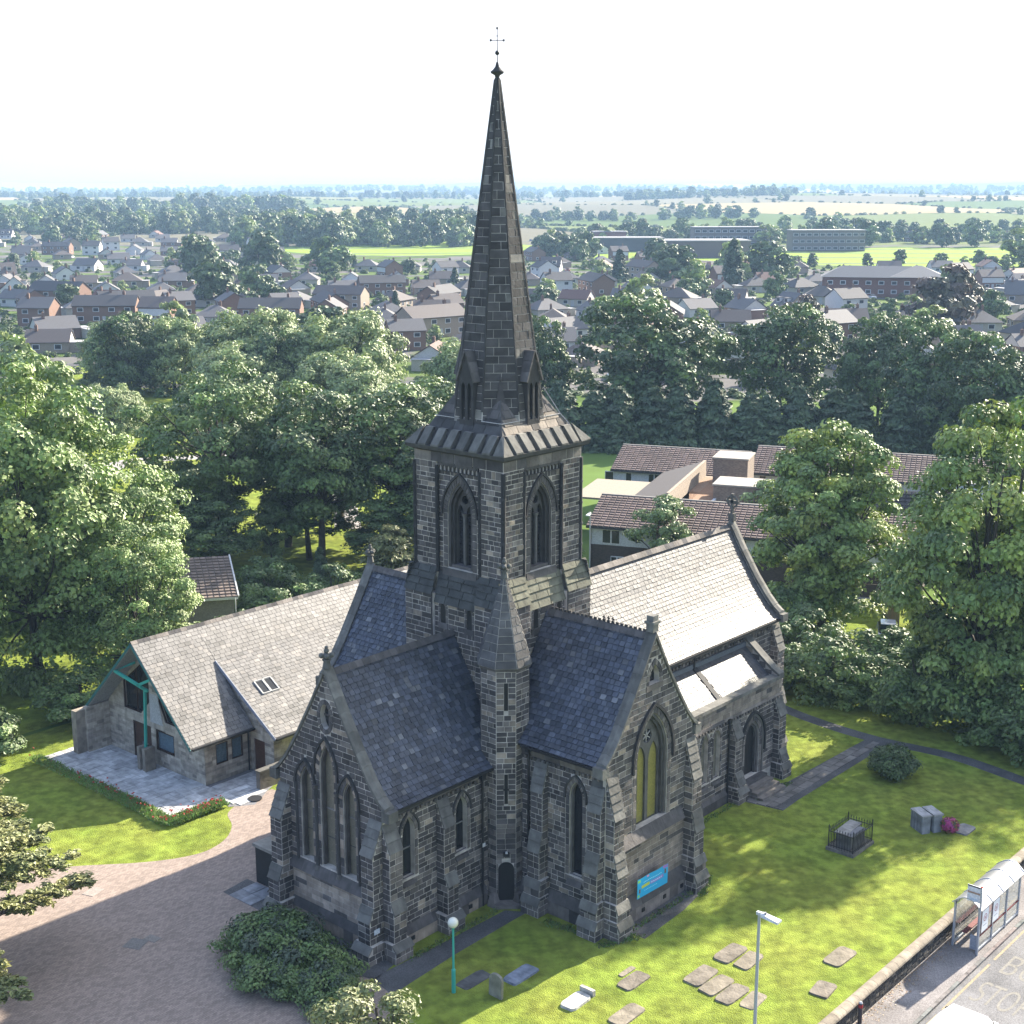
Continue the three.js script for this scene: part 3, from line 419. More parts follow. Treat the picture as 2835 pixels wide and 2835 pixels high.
  // end wall with raked parapet
  const E = frame(V(e, 0, 0), V(1, 0, 0)); const ep = [[-5.95, 0], [-3.5, 0], [-3.5, 8.2], [-5.5, 6.62], [-5.95, 6.32]]; wall('aisle_end_wall', E, ep, [], 0.42, SOOT);
  { const W = frame(V(e - 0.42, 0, 0), V(-1, 0, 0)); stones(ST, W, [[3.5, 7.4], [3.5, 8.2], [5.5, 6.62], [5.5, 5.9]].reverse().map(([a, b]) => [a, b]).reverse().sort(() => 0), { h: [0.3, 0.4], l: [0.5, 0.8], w: 0.01 }); const c = new G(); c.hull8([V(e - 0.5, 8.15, 3.5), V(e + 0.1, 8.15, 3.5), V(e + 0.1, 8.32, 3.5), V(e - 0.5, 8.32, 3.5)], [V(e - 0.5, 6.58, 5.5), V(e + 0.1, 6.58, 5.5), V(e + 0.1, 6.75, 5.5), V(e - 0.5, 6.75, 5.5)], WEATHER()); c.hull8([V(e - 0.5, 6.58, 5.5), V(e + 0.1, 6.58, 5.5), V(e + 0.1, 6.75, 5.5), V(e - 0.5, 6.75, 5.5)], [V(e - 0.5, 6.3, 6.05), V(e + 0.1, 6.3, 6.05), V(e + 0.1, 6.45, 6.05), V(e - 0.5, 6.45, 6.05)], WEATHER()); put('parapet_coping', c.geo(), M.masonry, church); }
  const rf = new G(); rf.hull8([V(3.5, 7.7, 3.45), V(e - 0.4, 7.7, 3.45), V(e - 0.4, 5.95, 5.5), V(3.5, 5.95, 5.5)].reverse(), [V(3.5, 7.8, 3.45), V(e - 0.4, 7.8, 3.45), V(e - 0.4, 6.05, 5.5), V(3.5, 6.05, 5.5)].reverse(), [0.06, 0.06, 0.065]); put('aisle_roof', rf.geo(), M.slates, church);
  slates(SL, V(0, 0, 0), nX, pZ, [[3.62, 7.665], [5.5, 6.06]], 3.5, e - 0.45, { ex: 0.26, wd: 0.34, tone: SLATE_PALE, lift: 0.028, skip: (a) => Math.abs(a - 13.05) < 0.22 });
  const lg = new G(); lg.hull8([V(12.85, 7.64, 3.6), V(13.25, 7.64, 3.6), V(13.25, 7.75, 3.6), V(12.85, 7.75, 3.6)], [V(12.85, 6.0, 5.52), V(13.25, 6.0, 5.52), V(13.25, 6.1, 5.52), V(12.85, 6.1, 5.52)], [0.03, 0.03, 0.032]); put('valley_gutter', lg.geo(), M.plain, church);
  const fl = new G(); fl.box(11.2, 7.82, 3.6, 15, 0.28, 0.06, [1, 1, 1]); put('lead_flashing', fl.geo(), M.lead, church);
  const dp = new G(); dp.cyl(12.95, 7.6, 8.55, 3.66, 0.06, 0.06, 8); put('drainpipe', dp.geo(), M.iron, church); const dq = new G(); dq.cyl(13.1, 0, 5.0, 6.08, 0.06, 0.06, 8); dq.box(13.1, 5.05, 6.1, 0.26, 0.22, 0.2); put('drainpipe', dq.geo(), M.iron, church);
  const st = new G(); for (let i = 0; i < 4; i++) st.box(15.85, 0.09 + i * 0.18, 6.75 - i * 0.2, 2.6 - i * 0.1, 0.18, 1.5 - i * 0.4 + 0.2, GREYSTONE()); put('porch_steps', st.geo(), M.masonry, church);
}
// downpipes by the turret and on the tower
for (const [x, z] of [[-3.36, -1.52], [1.52, 3.36]]) put('drainpipe', new G().cyl(x, 9, 14.75, z, 0.075, 0.075, 8).geo(), M.iron, church);
for (const [x, z, y] of [[-5.25, 3.6, 6.9], [-3.72, 5.25, 8.3]]) { const g = new G(); g.cyl(x, 0, y, z, 0.065, 0.065, 8); g.box(x, y, z, 0.26, 0.28, 0.24); for (const h of [1.5, 3.3, 5.1]) g.cyl(x, h, h + 0.08, z, 0.09, 0.09, 8); put('drainpipe', g.geo(), M.iron, church); }
{ const g = new G(); g.box(-5.25, 3.3, 3.68, 0.2, 0.2, 0.02, [0.75, 0.75, 0.75], 0); const m = put('warning_sign', g.geo(), M.plain, church); m.userData.label = 'small white diamond shaped sign on the drainpipe'; }
// stair turret
const OCT = (cx, cz, r) => { const a = []; for (let i = 0; i < 8; i++) { const t = Math.PI / 8 + i * Math.PI / 4; a.push([cx + r / Math.cos(Math.PI / 8) * Math.cos(t), cz + r / Math.cos(Math.PI / 8) * Math.sin(t)]); } return a; };
{
  const tx = -3.5, tz = 3.5, r = 1.16, g = new G(), ring = OCT(tx, tz, r).reverse(); g.hull8(ring.map(([x, z]) => V(x, 0, z)), ring.map(([x, z]) => V(x, 12.4, z)), MORTAR); put('stair_turret', g.geo(), M.masonry, church);
  const hw = r * Math.tan(Math.PI / 8), s2 = Math.SQRT1_2;
  for (const [nx, nz] of [[-1, 0], [-s2, s2], [0, 1], [s2, s2], [-s2, -s2]]) {
    const n = V(nx, 0, nz), F = frame(V(tx + nx * r, 0, tz + nz * r), n), main = nx === -s2 && nz === s2, base = lancet(0, 0.4, 0, 1.85, 2.25);
    const hs = main ? [base, [[-0.09, 5.35], [0.09, 5.35], [0.09, 6.9], [-0.09, 6.9]], [[-0.1, 10.2], [0.1, 10.2], [0.1, 11.6], [-0.1, 11.6]]] : [];
    stones(ST, F, [[-hw, 0], [hw, 0], [hw, 5], [-hw, 5]], { holes: hs, tone: () => rnd() < 0.75 ? GREYSTONE() : SOOT(), l: [0.28, 0.55], joint: 0.018 }); stones(ST, F, [[-hw, 5], [hw, 5], [hw, 12.35], [-hw, 12.35]], { holes: hs, l: [0.28, 0.55], tone: () => rnd() < 0.25 ? GREYSTONE() : SOOT() });
    if (main) {
      const d = new G(); d.prism(F, base, 0.0, 0.025, [0.012, 0.012, 0.012]); put('turret_door', d.geo(), M.plain, church); put('slit_window', new G().prism(F, hs[2], 0, 0.012, [0.008, 0.008, 0.008]).geo(), M.plain, church); const sl = new G(); sl.prism(F, hs[1], 0, 0.012, [0.008, 0.008, 0.008]); sl.box(at(F, 0, 6.1, 0.01).x, 6.1, at(F, 0, 6.1, 0.01).z, 0.28, 0.1, 0.02, [0.008, 0.008, 0.008], -Math.PI / 4); put('slit_window', sl.geo(), M.plain, church);
      const st = new G(), p = at(F, 0, 0, 0.3); st.box(p.x, 0.1, p.z, 1.3, 0.2, 0.6, GREYSTONE(), -Math.PI / 4); put('doorstep', st.geo(), M.masonry, church); for (const q of [-0.62, 0.62]) { const b = at(F, q, 0, 0.18), k = new G(); k.hull8([V(b.x - 0.25, 0, b.z - 0.25), V(b.x - 0.25, 0, b.z + 0.25), V(b.x + 0.25, 0, b.z + 0.25), V(b.x + 0.25, 0, b.z - 0.25)], [V(b.x - 0.08, 0.62, b.z - 0.2), V(b.x - 0.08, 0.62, b.z + 0.05), V(b.x + 0.2, 0.62, b.z + 0.05), V(b.x + 0.2, 0.62, b.z - 0.2)], GREYSTONE()); put('plinth_block', k.geo(), M.masonry, church); }
      const l = new G(), q = at(F, 0, 2.72, 0.12); l.box(q.x, q.y, q.z, 0.3, 0.16, 0.26, [0.02, 0.02, 0.02], -Math.PI / 4); l.cyl(q.x - 0.06, q.y + 0.08, q.y + 0.18, q.z + 0.06, 0.07, 0.05, 8, [0.7, 0.7, 0.68]); put('wall_light', l.geo(), M.plain, church);
    }
  }
  const R1 = OCT(tx, tz, 1.3), apex = V(tx, 16.85, tz), core = new G(); for (let i = 0; i < 8; i++) core.tri(V(R1[(i + 1) % 8][0], 12.35, R1[(i + 1) % 8][1]), V(R1[i][0], 12.35, R1[i][1]), apex, MORTAR); put('turret_cap', core.geo(), M.masonry, church);
  for (let i = 0; i < 8; i++) { const t = i * Math.PI / 4, n0 = V(Math.cos(t), 0, Math.sin(t)), b = V(tx + n0.x * 1.3, 12.35, tz + n0.z * 1.3), v = apex.clone().sub(b), L = v.length(), u = UP.clone().cross(n0), n = u.clone().cross(v).normalize(), F = frame(b, n, u), h = 1.3 * Math.tan(Math.PI / 8); const tone = () => { const k = rr(0.75, 1.25); return [0.105 * k, 0.102 * k, 0.097 * k]; };
    for (let y = 0; y < L - 0.5;) { const e = Math.min(L - 0.3, y + rr(0.36, 0.44)), f = (s) => h * (1 - s / L), j = 0.012; const c = rnd() < 0.45 || f(y) < 0.3 ? [0] : [rr(-0.25, 0.25)]; const seg = c[0] ? [[-1, c[0]], [c[0], 1]] : [[-1, 1]]; for (const [p, q] of seg) ST.add([at(F, f(y) * p + j, y + j), at(F, f(y) * q - j, y + j), at(F, f(e) * q - j, e - j), at(F, f(e) * p + j, e - j)], n, 0.04, 0.01, tone(), 0.015); y = e; } }
  finial(tx, 16.55, tz, 1.0, 0.8);
  { const b = new G(), q = OCT(tx, tz, 1.22).reverse(), o = OCT(tx, tz, 1.3).reverse(); b.hull8(q.map(([x, z]) => V(x, 12.2, z)), o.map(([x, z]) => V(x, 12.36, z)), DRESS()); put('turret_cornice', b.geo(), M.masonry, church); }
}
// tower
{
  const low = new G(); low.box(0, 7.2, 0, 6.5, 14.4, 6.5, MORTAR); for (const i of [-1, 1]) for (const j of [-1, 1]) low.box(i * 2.42, 7.4, j * 2.42, 1.96, 14.8, 1.96, MORTAR); put('tower_shaft', low.geo(), M.masonry, church);
  const dirs = [V(-1, 0, 0), V(0, 0, 1), V(1, 0, 0), V(0, 0, -1)];
  for (const n of dirs) {
    const near = n.x < 0 || n.z > 0, P = frame(V(n.x * 3.4, 0, n.z * 3.4), n), C = frame(V(n.x * 3.25, 0, n.z * 3.25), n), y0 = 8.0;
    for (const [a, b] of [[-3.4, -1.45], [1.45, 3.4]]) stones(ST, P, [[a, y0], [b, y0], [b, 14.8], [a, 14.8]], { h: [0.25, 0.3] });
    const WN = [[-0.85, 0.17, 13.35, 14.1, 14.38], [0.95, 0.17, 13.35, 14.1, 14.38]]; stones(ST, C, [[-1.44, y0], [1.44, y0], [1.44, 14.4], [-1.44, 14.4]], { h: [0.25, 0.3], holes: WN.map((L) => lancet(L[0], L[1] + 0.17, L[2], L[3], L[4] + 0.2)) });
    if (near) for (const L of WN) { put('slit_window', new G().prism(C, lancet(...L), 0, 0.01, [0.008, 0.008, 0.008]).geo(), M.plain, church); surround(ST, C, L, 0.16, { n: 3, tone: DRESS }); ST.add([at(C, L[0] - 0.34, L[2] - 0.3), at(C, L[0] + 0.34, L[2] - 0.3), at(C, L[0] + 0.34, L[2]), at(C, L[0] - 0.34, L[2])], C.n, 0.05, 0.012, DRESS()); }
    // weathered offsets up to the belfry
    const slope = (F2, u0, u1, ya, pa, yb, pb, t2) => { const a = V(n.x * pa, ya, n.z * pa), d = V(n.x * pb, yb, n.z * pb), v = d.clone().sub(a), L = v.length(), nn = P.u.clone().cross(v).normalize(), S = frame(a, nn, P.u), rows = 4; const bg = new G(); for (let r = 0; r < rows; r++) { let x = u0; while (x < u1 - 0.05) { let e = Math.min(u1, x + rr(0.7, 1.1)); if (u1 - e < 0.35) e = u1; ST.add([at(S, x + 0.008, r / rows * L - (r ? 0 : 0.05)), at(S, e - 0.008, r / rows * L - (r ? 0 : 0.05)), at(S, e - 0.008, (r + 1) / rows * L - 0.01), at(S, x + 0.008, (r + 1) / rows * L - 0.01)], nn, 0.085, 0.012, t2(), 0.035); x = e; } } };
    const LICHEN = () => { const k = rr(0.8, 1.2); return n.z > 0 ? [0.17 * k, 0.168 * k, 0.12 * k] : [0.07 * k, 0.073 * k, 0.07 * k]; };
    slope(P, -3.42, -1.45, 14.8, 3.42, 16.15, 3.02, LICHEN); slope(P, 1.45, 3.42, 14.8, 3.42, 16.15, 3.02, LICHEN); slope(P, -1.44, 1.44, 14.4, 3.27, 15.95, 2.87, LICHEN);
    // belfry face
    const B = frame(V(n.x * 3.0, 0, n.z * 3.0), n), D = frame(V(n.x * 2.86, 0, n.z * 2.86), n), A = [0, 0.84, 16.2, 19.0, 20.65];
    for (const [a, b] of [[-3.0, -1.46], [1.46, 3.0]]) stones(ST, B, [[a, 15.95], [b, 15.95], [b, 21.55], [a, 21.55]], { h: [0.22, 0.3], l: [0.24, 0.62], tone: () => { const c = SOOT(); return rnd() < 0.2 ? GREYSTONE() : c; } });
    stones(ST, B, [[-3.0, 21.55], [3.0, 21.55], [3.0, 22.08], [-3.0, 22.08]], { h: [0.5, 0.54], l: [0.5, 1.3], tone: GREYSTONE });
    const panel = new G(); panel.prism(D, [[-1.46, 15.8], [1.46, 15.8], [1.46, 21.6], [-1.46, 21.6]], -0.7, 0, MORTAR, [lancet(...A, 9)]); put('belfry_wall', panel.geo(), M.masonry, church);
    stones(ST, D, [[-1.44, 15.9], [1.44, 15.9], [1.44, 21.15], [-1.44, 21.15]], { holes: [lancet(0, 1.16, 15.9, 19.0, 21.02)], h: [0.22, 0.3], l: [0.22, 0.5] });
    surround(ST, D, A, 0.3, { n: 10, tone: DRESS }); const h = new G(); archStrip(h, D, A, 0.3, 0.4, 0, 0.12, [0.05, 0.048, 0.048], 0.05, 11); archStrip(h, D, A, -0.14, 0, -0.25, -0.04, [0.075, 0.07, 0.068], 2.75, 11); archStrip(h, D, A, -0.28, -0.14, -0.4, -0.2, [0.055, 0.052, 0.05], 2.75, 11); put('hood_mould', h.geo(), M.masonry, church);
    const li = [[-0.31, 0.22, 16.3, 18.95, 19.45], [0.31, 0.22, 16.3, 18.95, 19.45]], q = []; for (let i = 0; i < 12; i++) q.push([0.22 * Math.cos(i / 6 * Math.PI), 19.72 + 0.22 * Math.sin(i / 6 * Math.PI)]);
    const tr = new G(); tr.prism(D, lancet(0, 0.58, 16.2, 19.0, 20.3, 9), -0.55, -0.38, [0.085, 0.08, 0.077], [...li.map((L) => lancet(...L)), q]); put('tracery', tr.geo(), M.masonry, church);
    for (const L of li) for (let y = 16.42; y < 19.2; y += 0.2) { const s = new G(); s.hull8([at(D, L[0] - 0.24, y, -0.5), at(D, L[0] + 0.24, y, -0.5), at(D, L[0] + 0.24, y + 0.03, -0.5), at(D, L[0] - 0.24, y + 0.03, -0.5)], [at(D, L[0] - 0.24, y + 0.12, -0.68), at(D, L[0] + 0.24, y + 0.12, -0.68), at(D, L[0] + 0.24, y + 0.15, -0.68), at(D, L[0] - 0.24, y + 0.15, -0.68)], [0.045, 0.044, 0.044]); if (near) put('louvre', s.geo(), M.masonry, church); }
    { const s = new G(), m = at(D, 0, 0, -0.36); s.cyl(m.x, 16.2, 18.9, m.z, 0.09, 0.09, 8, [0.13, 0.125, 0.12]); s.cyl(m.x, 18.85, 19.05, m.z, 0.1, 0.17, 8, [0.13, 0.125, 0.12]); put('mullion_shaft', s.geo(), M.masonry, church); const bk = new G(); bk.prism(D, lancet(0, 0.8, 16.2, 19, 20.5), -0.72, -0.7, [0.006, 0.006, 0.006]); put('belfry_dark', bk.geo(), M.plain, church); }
    band('window_sill', D, -1.16, 1.16, 15.7, 16.16, 0.12, 0.05, DRESS, 3); band('window_sill', D, -0.83, 0.83, 16.1, 16.36, 0.06, -0.55, DRESS, 2);
    for (const u of [-1.46, 1.46]) { const s = new G(), a = at(B, u, 0, -0.02); s.cyl(a.x, 15.9, 21.4, a.z, 0.1, 0.1, 8, [0.03, 0.03, 0.031]); for (const y of [16.9, 18, 19.1, 20.2]) s.cyl(a.x, y, y + 0.1, a.z, 0.125, 0.125, 8, [0.05, 0.05, 0.05]); put('nook_shaft', s.geo(), M.masonry, church); }
    { const s = new G(), ce = at(B, 2.98, 0, -0.02); s.cyl(ce.x, 16.0, 21.5, ce.z, 0.12, 0.12, 8, [0.028, 0.028, 0.029]); for (const y of [16.9, 18, 19.1, 20.2]) s.cyl(ce.x, y, y + 0.1, ce.z, 0.145, 0.145, 8, [0.05, 0.05, 0.05]); put('corner_shaft', s.geo(), M.masonry, church); }
    { const s = new G(); for (let u = -1.25; u < 1.3; u += 0.27) { const a = lancet(u, 0.11, 21.16, 21.3, 21.45, 3); s.prism(D, [[u - 0.135, 21.14], [u + 0.135, 21.14], [u + 0.135, 21.56], [u - 0.135, 21.56]], 0, 0.12, [0.085, 0.08, 0.075], [a]); } put('corbel_table', s.geo(), M.masonry, church).userData.kind = 'stuff'; }
  }
  const bc = new G(); for (const i of [-1, 1]) for (const j of [-1, 1]) bc.box(i * 2.23, 18.85, j * 2.23, 1.54, 6.5, 1.54, MORTAR); bc.box(0, 21.85, 0, 5.98, 0.5, 5.98, MORTAR); bc.box(0, 15.3, 0, 5.7, 1.6, 5.7, MORTAR); put('belfry_stage', bc.geo(), M.masonry, church);
  const cn = new G(), sq = (r, y) => [V(-r, y, -r), V(-r, y, r), V(r, y, r), V(r, y, -r)]; cn.hull8(sq(3.02, 22.06), sq(3.26, 22.2), [0.05, 0.05, 0.048]); cn.hull8(sq(3.3, 22.2), sq(3.34, 22.38), [0.075, 0.073, 0.068]); put('tower_cornice', cn.geo(), M.masonry, church);
  // blocks along the spire's foot
  for (const n of dirs) { const F = frame(V(n.x * 3.34, 0, n.z * 3.34), n);
    for (const [c, w] of [[-2.16, 0.5], [-1.28, 0.5], [-0.42, 0.5], [0.44, 0.5], [1.3, 0.5], [2.16, 0.5]]) { const g = new G(); g.hull8([at(F, c - w / 2, 22.384, 0), at(F, c + w / 2, 22.384, 0), at(F, c + w / 2, 22.384, -1.1), at(F, c - w / 2, 22.384, -1.1)], [at(F, c - w / 2, 22.47, 0), at(F, c + w / 2, 22.47, 0), at(F, c + w / 2, 23.22, -0.62), at(F, c - w / 2, 23.22, -0.62)], WEATHER()); g.quad(at(F, c - w / 2, 23.22, -0.62), at(F, c + w / 2, 23.22, -0.62), at(F, c + w / 2, 23.22, -1.1), at(F, c - w / 2, 23.22, -1.1), WEATHER()); g.tri(at(F, c + w / 2, 22.384, -1.1), at(F, c + w / 2, 23.22, -1.1), at(F, c + w / 2, 23.22, -0.62), DARK); g.tri(at(F, c - w / 2, 23.22, -1.1), at(F, c - w / 2, 22.384, -1.1), at(F, c - w / 2, 23.22, -0.62), DARK); put('parapet_block', g.geo(), M.masonry, church); }
  }
  for (const i of [-1, 1]) for (const j of [-1, 1]) { const g = new G(), o = (x, y, z) => V(i * x, y, j * z), c = WEATHER(), A = [o(3.34, 22.384, 3.34), o(3.34, 22.384, 2.62), o(2.62, 22.384, 2.62), o(2.62, 22.384, 3.34)], B = [o(3.34, 22.47, 3.34), o(2.72, 23.22, 2.62), o(2.62, 23.25, 2.62), o(2.62, 23.22, 2.72)]; if (i * j < 0) { A.reverse(); B.reverse(); } g.hull8(A, B, c); put('parapet_block', g.geo(), M.masonry, church); }
  // pyramid skirt and octagonal spire
  const SK = (y) => 2.98 - 0.596 * (y - 22.4), AP = (y) => 0.131 * (40.75 - y), pyr = new G(); { const A = sq(2.98, 22.4), B = sq(SK(25.1), 25.1); pyr.hull8(A, B, [0.09, 0.085, 0.08]); } put('spire_base', pyr.geo(), M.masonry, church);
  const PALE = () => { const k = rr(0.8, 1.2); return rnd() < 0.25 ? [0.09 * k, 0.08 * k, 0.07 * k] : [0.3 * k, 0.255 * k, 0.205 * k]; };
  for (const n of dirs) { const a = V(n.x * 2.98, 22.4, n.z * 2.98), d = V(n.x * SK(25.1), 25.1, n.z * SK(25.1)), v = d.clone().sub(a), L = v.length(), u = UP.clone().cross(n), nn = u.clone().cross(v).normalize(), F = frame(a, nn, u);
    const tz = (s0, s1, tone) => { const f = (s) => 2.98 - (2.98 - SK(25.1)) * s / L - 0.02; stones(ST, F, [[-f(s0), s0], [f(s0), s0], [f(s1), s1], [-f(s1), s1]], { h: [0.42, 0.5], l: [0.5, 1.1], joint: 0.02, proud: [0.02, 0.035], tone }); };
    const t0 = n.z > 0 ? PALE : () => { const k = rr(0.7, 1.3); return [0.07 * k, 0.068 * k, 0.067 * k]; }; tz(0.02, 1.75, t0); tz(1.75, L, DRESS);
  }
  const y0 = 22.6, y1 = 39.95, sp = new G(), Ra = OCT(0, 0, AP(y0)).reverse(), Rb = OCT(0, 0, AP(y1)).reverse(); sp.hull8(Ra.map(([x, z]) => V(x, y0, z)), Rb.map(([x, z]) => V(x, y1, z)), MORTAR); put('spire', sp.geo(), M.masonry, church);
  for (let i = 0; i < 8; i++) {
    const t = i * Math.PI / 4, n0 = V(Math.cos(t), 0, Math.sin(t)), ys = i % 2 ? 23.2 : 23.0, b = n0.clone().multiplyScalar(AP(ys)).setY(ys), d = n0.clone().multiplyScalar(AP(y1)).setY(y1), v = d.clone().sub(b), L = v.length(), u = UP.clone().cross(n0), nn = u.clone().cross(v).normalize(), F = frame(b, nn, u), k = Math.tan(Math.PI / 8), f = (s) => (AP(ys) + (AP(y1) - AP(ys)) * s / L) * k - 0.012;
    const tone = () => { const q = rr(0.65, 1.4), m = rnd(); return m < 0.08 ? [0.19 * q, 0.18 * q, 0.16 * q] : [0.074 * q, 0.069 * q, 0.066 * q]; };
    let s = 0, r = 0; while (s < L - 0.05) { let e = s + rr(0.38, 0.45); if (L - e < 0.25) e = L; const w = f(s), n = Math.max(1, Math.round(2 * w / 0.72)), off = r++ % 2 ? 0.5 : 0; const cuts = [-1]; for (let q = 1; q <= n; q++) { const c = -1 + 2 * (q - off + rr(-0.12, 0.12)) / n; if (c > -0.85 && c < 0.85) cuts.push(c); } cuts.push(1); for (let q = 0; q + 1 < cuts.length; q++) { const j = 0.012; if ((cuts[q + 1] - cuts[q]) * f(e) > 0.05) ST.add([at(F, f(s) * cuts[q] + j, s + j), at(F, f(s) * cuts[q + 1] - j, s + j), at(F, f(e) * cuts[q + 1] - j, e - j), at(F, f(e) * cuts[q] + j, e - j)], nn, rr(0.015, 0.035), 0.012, tone()); } s = e; }
  }
  const rib = new G(); for (let i = 0; i < 8; i++) { const t = Math.PI / 8 + i * Math.PI / 4, c = 1 / Math.cos(Math.PI / 8); rib.bar(V(Math.cos(t) * AP(24.2) * c, 24.2, Math.sin(t) * AP(24.2) * c), V(Math.cos(t) * AP(y1) * c, y1, Math.sin(t) * AP(y1) * c), 0.09, 0.09, [0.06, 0.058, 0.056]); } put('spire_rib', rib.geo(), M.masonry, church);
  // lucarnes on the four main faces
  for (const n of dirs) {
    const p = 2.36, F = frame(V(n.x * p, 0, n.z * p), n), hw = 0.46, g = new G(), poly = [[-hw, 23.2], [hw, 23.2], [hw, 25.75], [0, 27.05], [-hw, 25.75]];
    const H = [[-0.2, 0.12, 23.75, 25.3, 25.6], [0.2, 0.12, 23.75, 25.3, 25.6]]; g.prism(F, poly, -0.9, 0, [0.055, 0.053, 0.052], H.map((L) => lancet(...L, 4))); const lu = put('lucarne', g.geo(), M.masonry, church);
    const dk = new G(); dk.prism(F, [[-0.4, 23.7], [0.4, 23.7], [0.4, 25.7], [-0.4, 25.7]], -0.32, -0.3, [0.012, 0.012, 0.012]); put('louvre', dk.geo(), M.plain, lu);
    const rf = new G(); for (const s of [-1, 1]) for (let r = 0; r < 3; r++) { const a = [s * (hw + 0.1) * (1 - r / 3), 25.62 + 1.5 * r / 3], b = [s * (hw + 0.1) * (1 - (r + 1) / 3), 25.62 + 1.5 * (r + 1) / 3 - 0.02]; const q = [at(F, ...a, 0.1), at(F, ...a, -1.3), at(F, ...b, -1.3), at(F, ...b, 0.1)], nn = V(0, 0, 0).addScaledVector(F.u, s * 1.5).addScaledVector(F.v, 0.56).normalize(); const q2 = q.map((x) => x.clone().addScaledVector(nn, 0.09)); if (s < 0) { q.reverse(); q2.reverse(); } rf.hull8(q.reverse(), q2.reverse(), DRESS()); } put('lucarne_roof', rf.geo(), M.masonry, church);
  }
  // broach finials on the corners, cable round the foot
  for (const i of [-1, 1]) for (const j of [-1, 1]) { const g = new G(), s = SK(25.05); g.cyl(i * s, 24.6, 25.75, j * s, 0.34, 0.06, 4, DRESS()); g.cyl(i * s, 25.72, 25.82, j * s, 0.13, 0.13, 8, DRESS()); g.cyl(i * s, 25.82, 25.98, j * s, 0.08, 0.02, 8, DRESS()); put('broach_finial', g.geo(), M.masonry, church); }
  { const g = new G(), yy = 23.75, s = SK(yy) + 0.06, L = sq(s, yy); for (let i = 0; i < 4; i++) g.bar(L[i], L[(i + 1) % 4], 0.03, 0.03, [0.6, 0.58, 0.56]); g.bar(V(s, yy, s), V(3.0, 22.5, 3.0), 0.05, 0.05, [0.55, 0.5, 0.5]); g.bar(V(s, yy, s), V(1.62, 25.1, 1.62), 0.05, 0.05, [0.55, 0.5, 0.5]); put('conductor_cable', g.geo(), M.plain, church); }
  { const P2 = [[0, 39.9], [0.14, 39.9], [0.14, 40.0], [0.1, 40.05], [0.13, 40.15], [0.3, 40.24], [0.33, 40.32], [0.22, 40.4], [0.1, 40.55], [0.05, 40.75], [0.0, 40.78]].map(([a, b]) => new THREE.Vector2(a, b)); const g = new THREE.LatheGeometry(P2, 16); g.setAttribute('color', new THREE.Float32BufferAttribute(new Array(g.attributes.position.count * 3).fill(0.05), 3)); put('spire_finial', g, M.masonry, church);
    const v = new G(); v.cyl(0, 40.7, 42.35, 0, 0.025, 0.015, 6); v.bar(V(-0.22, 41.75, -0.22), V(0.22, 41.75, 0.22), 0.03, 0.03); for (const s of [-1, 1]) v.box(s * 0.22, 41.75, s * 0.22, 0.07, 0.1, 0.07); v.box(0, 42.3, 0, 0.07, 0.1, 0.07); v.box(0, 41.95, 0, 0.05, 0.05, 0.05); const w = put('weather_cross', v.geo(), M.iron, church); const b = new THREE.SphereGeometry(0.11, 12, 8); b.translate(0, 41.18, 0); put('ball', b, M.iron, w); }
}
ST.emit(church, 'stone_block', 'masonry', M.masonry, 300, (s) => true);
SL.emit(church, 'slate', 'slate_covering', M.slates, 300, (s) => true);
console.log('stones', ST.list.length, 'slates', SL.list.length);

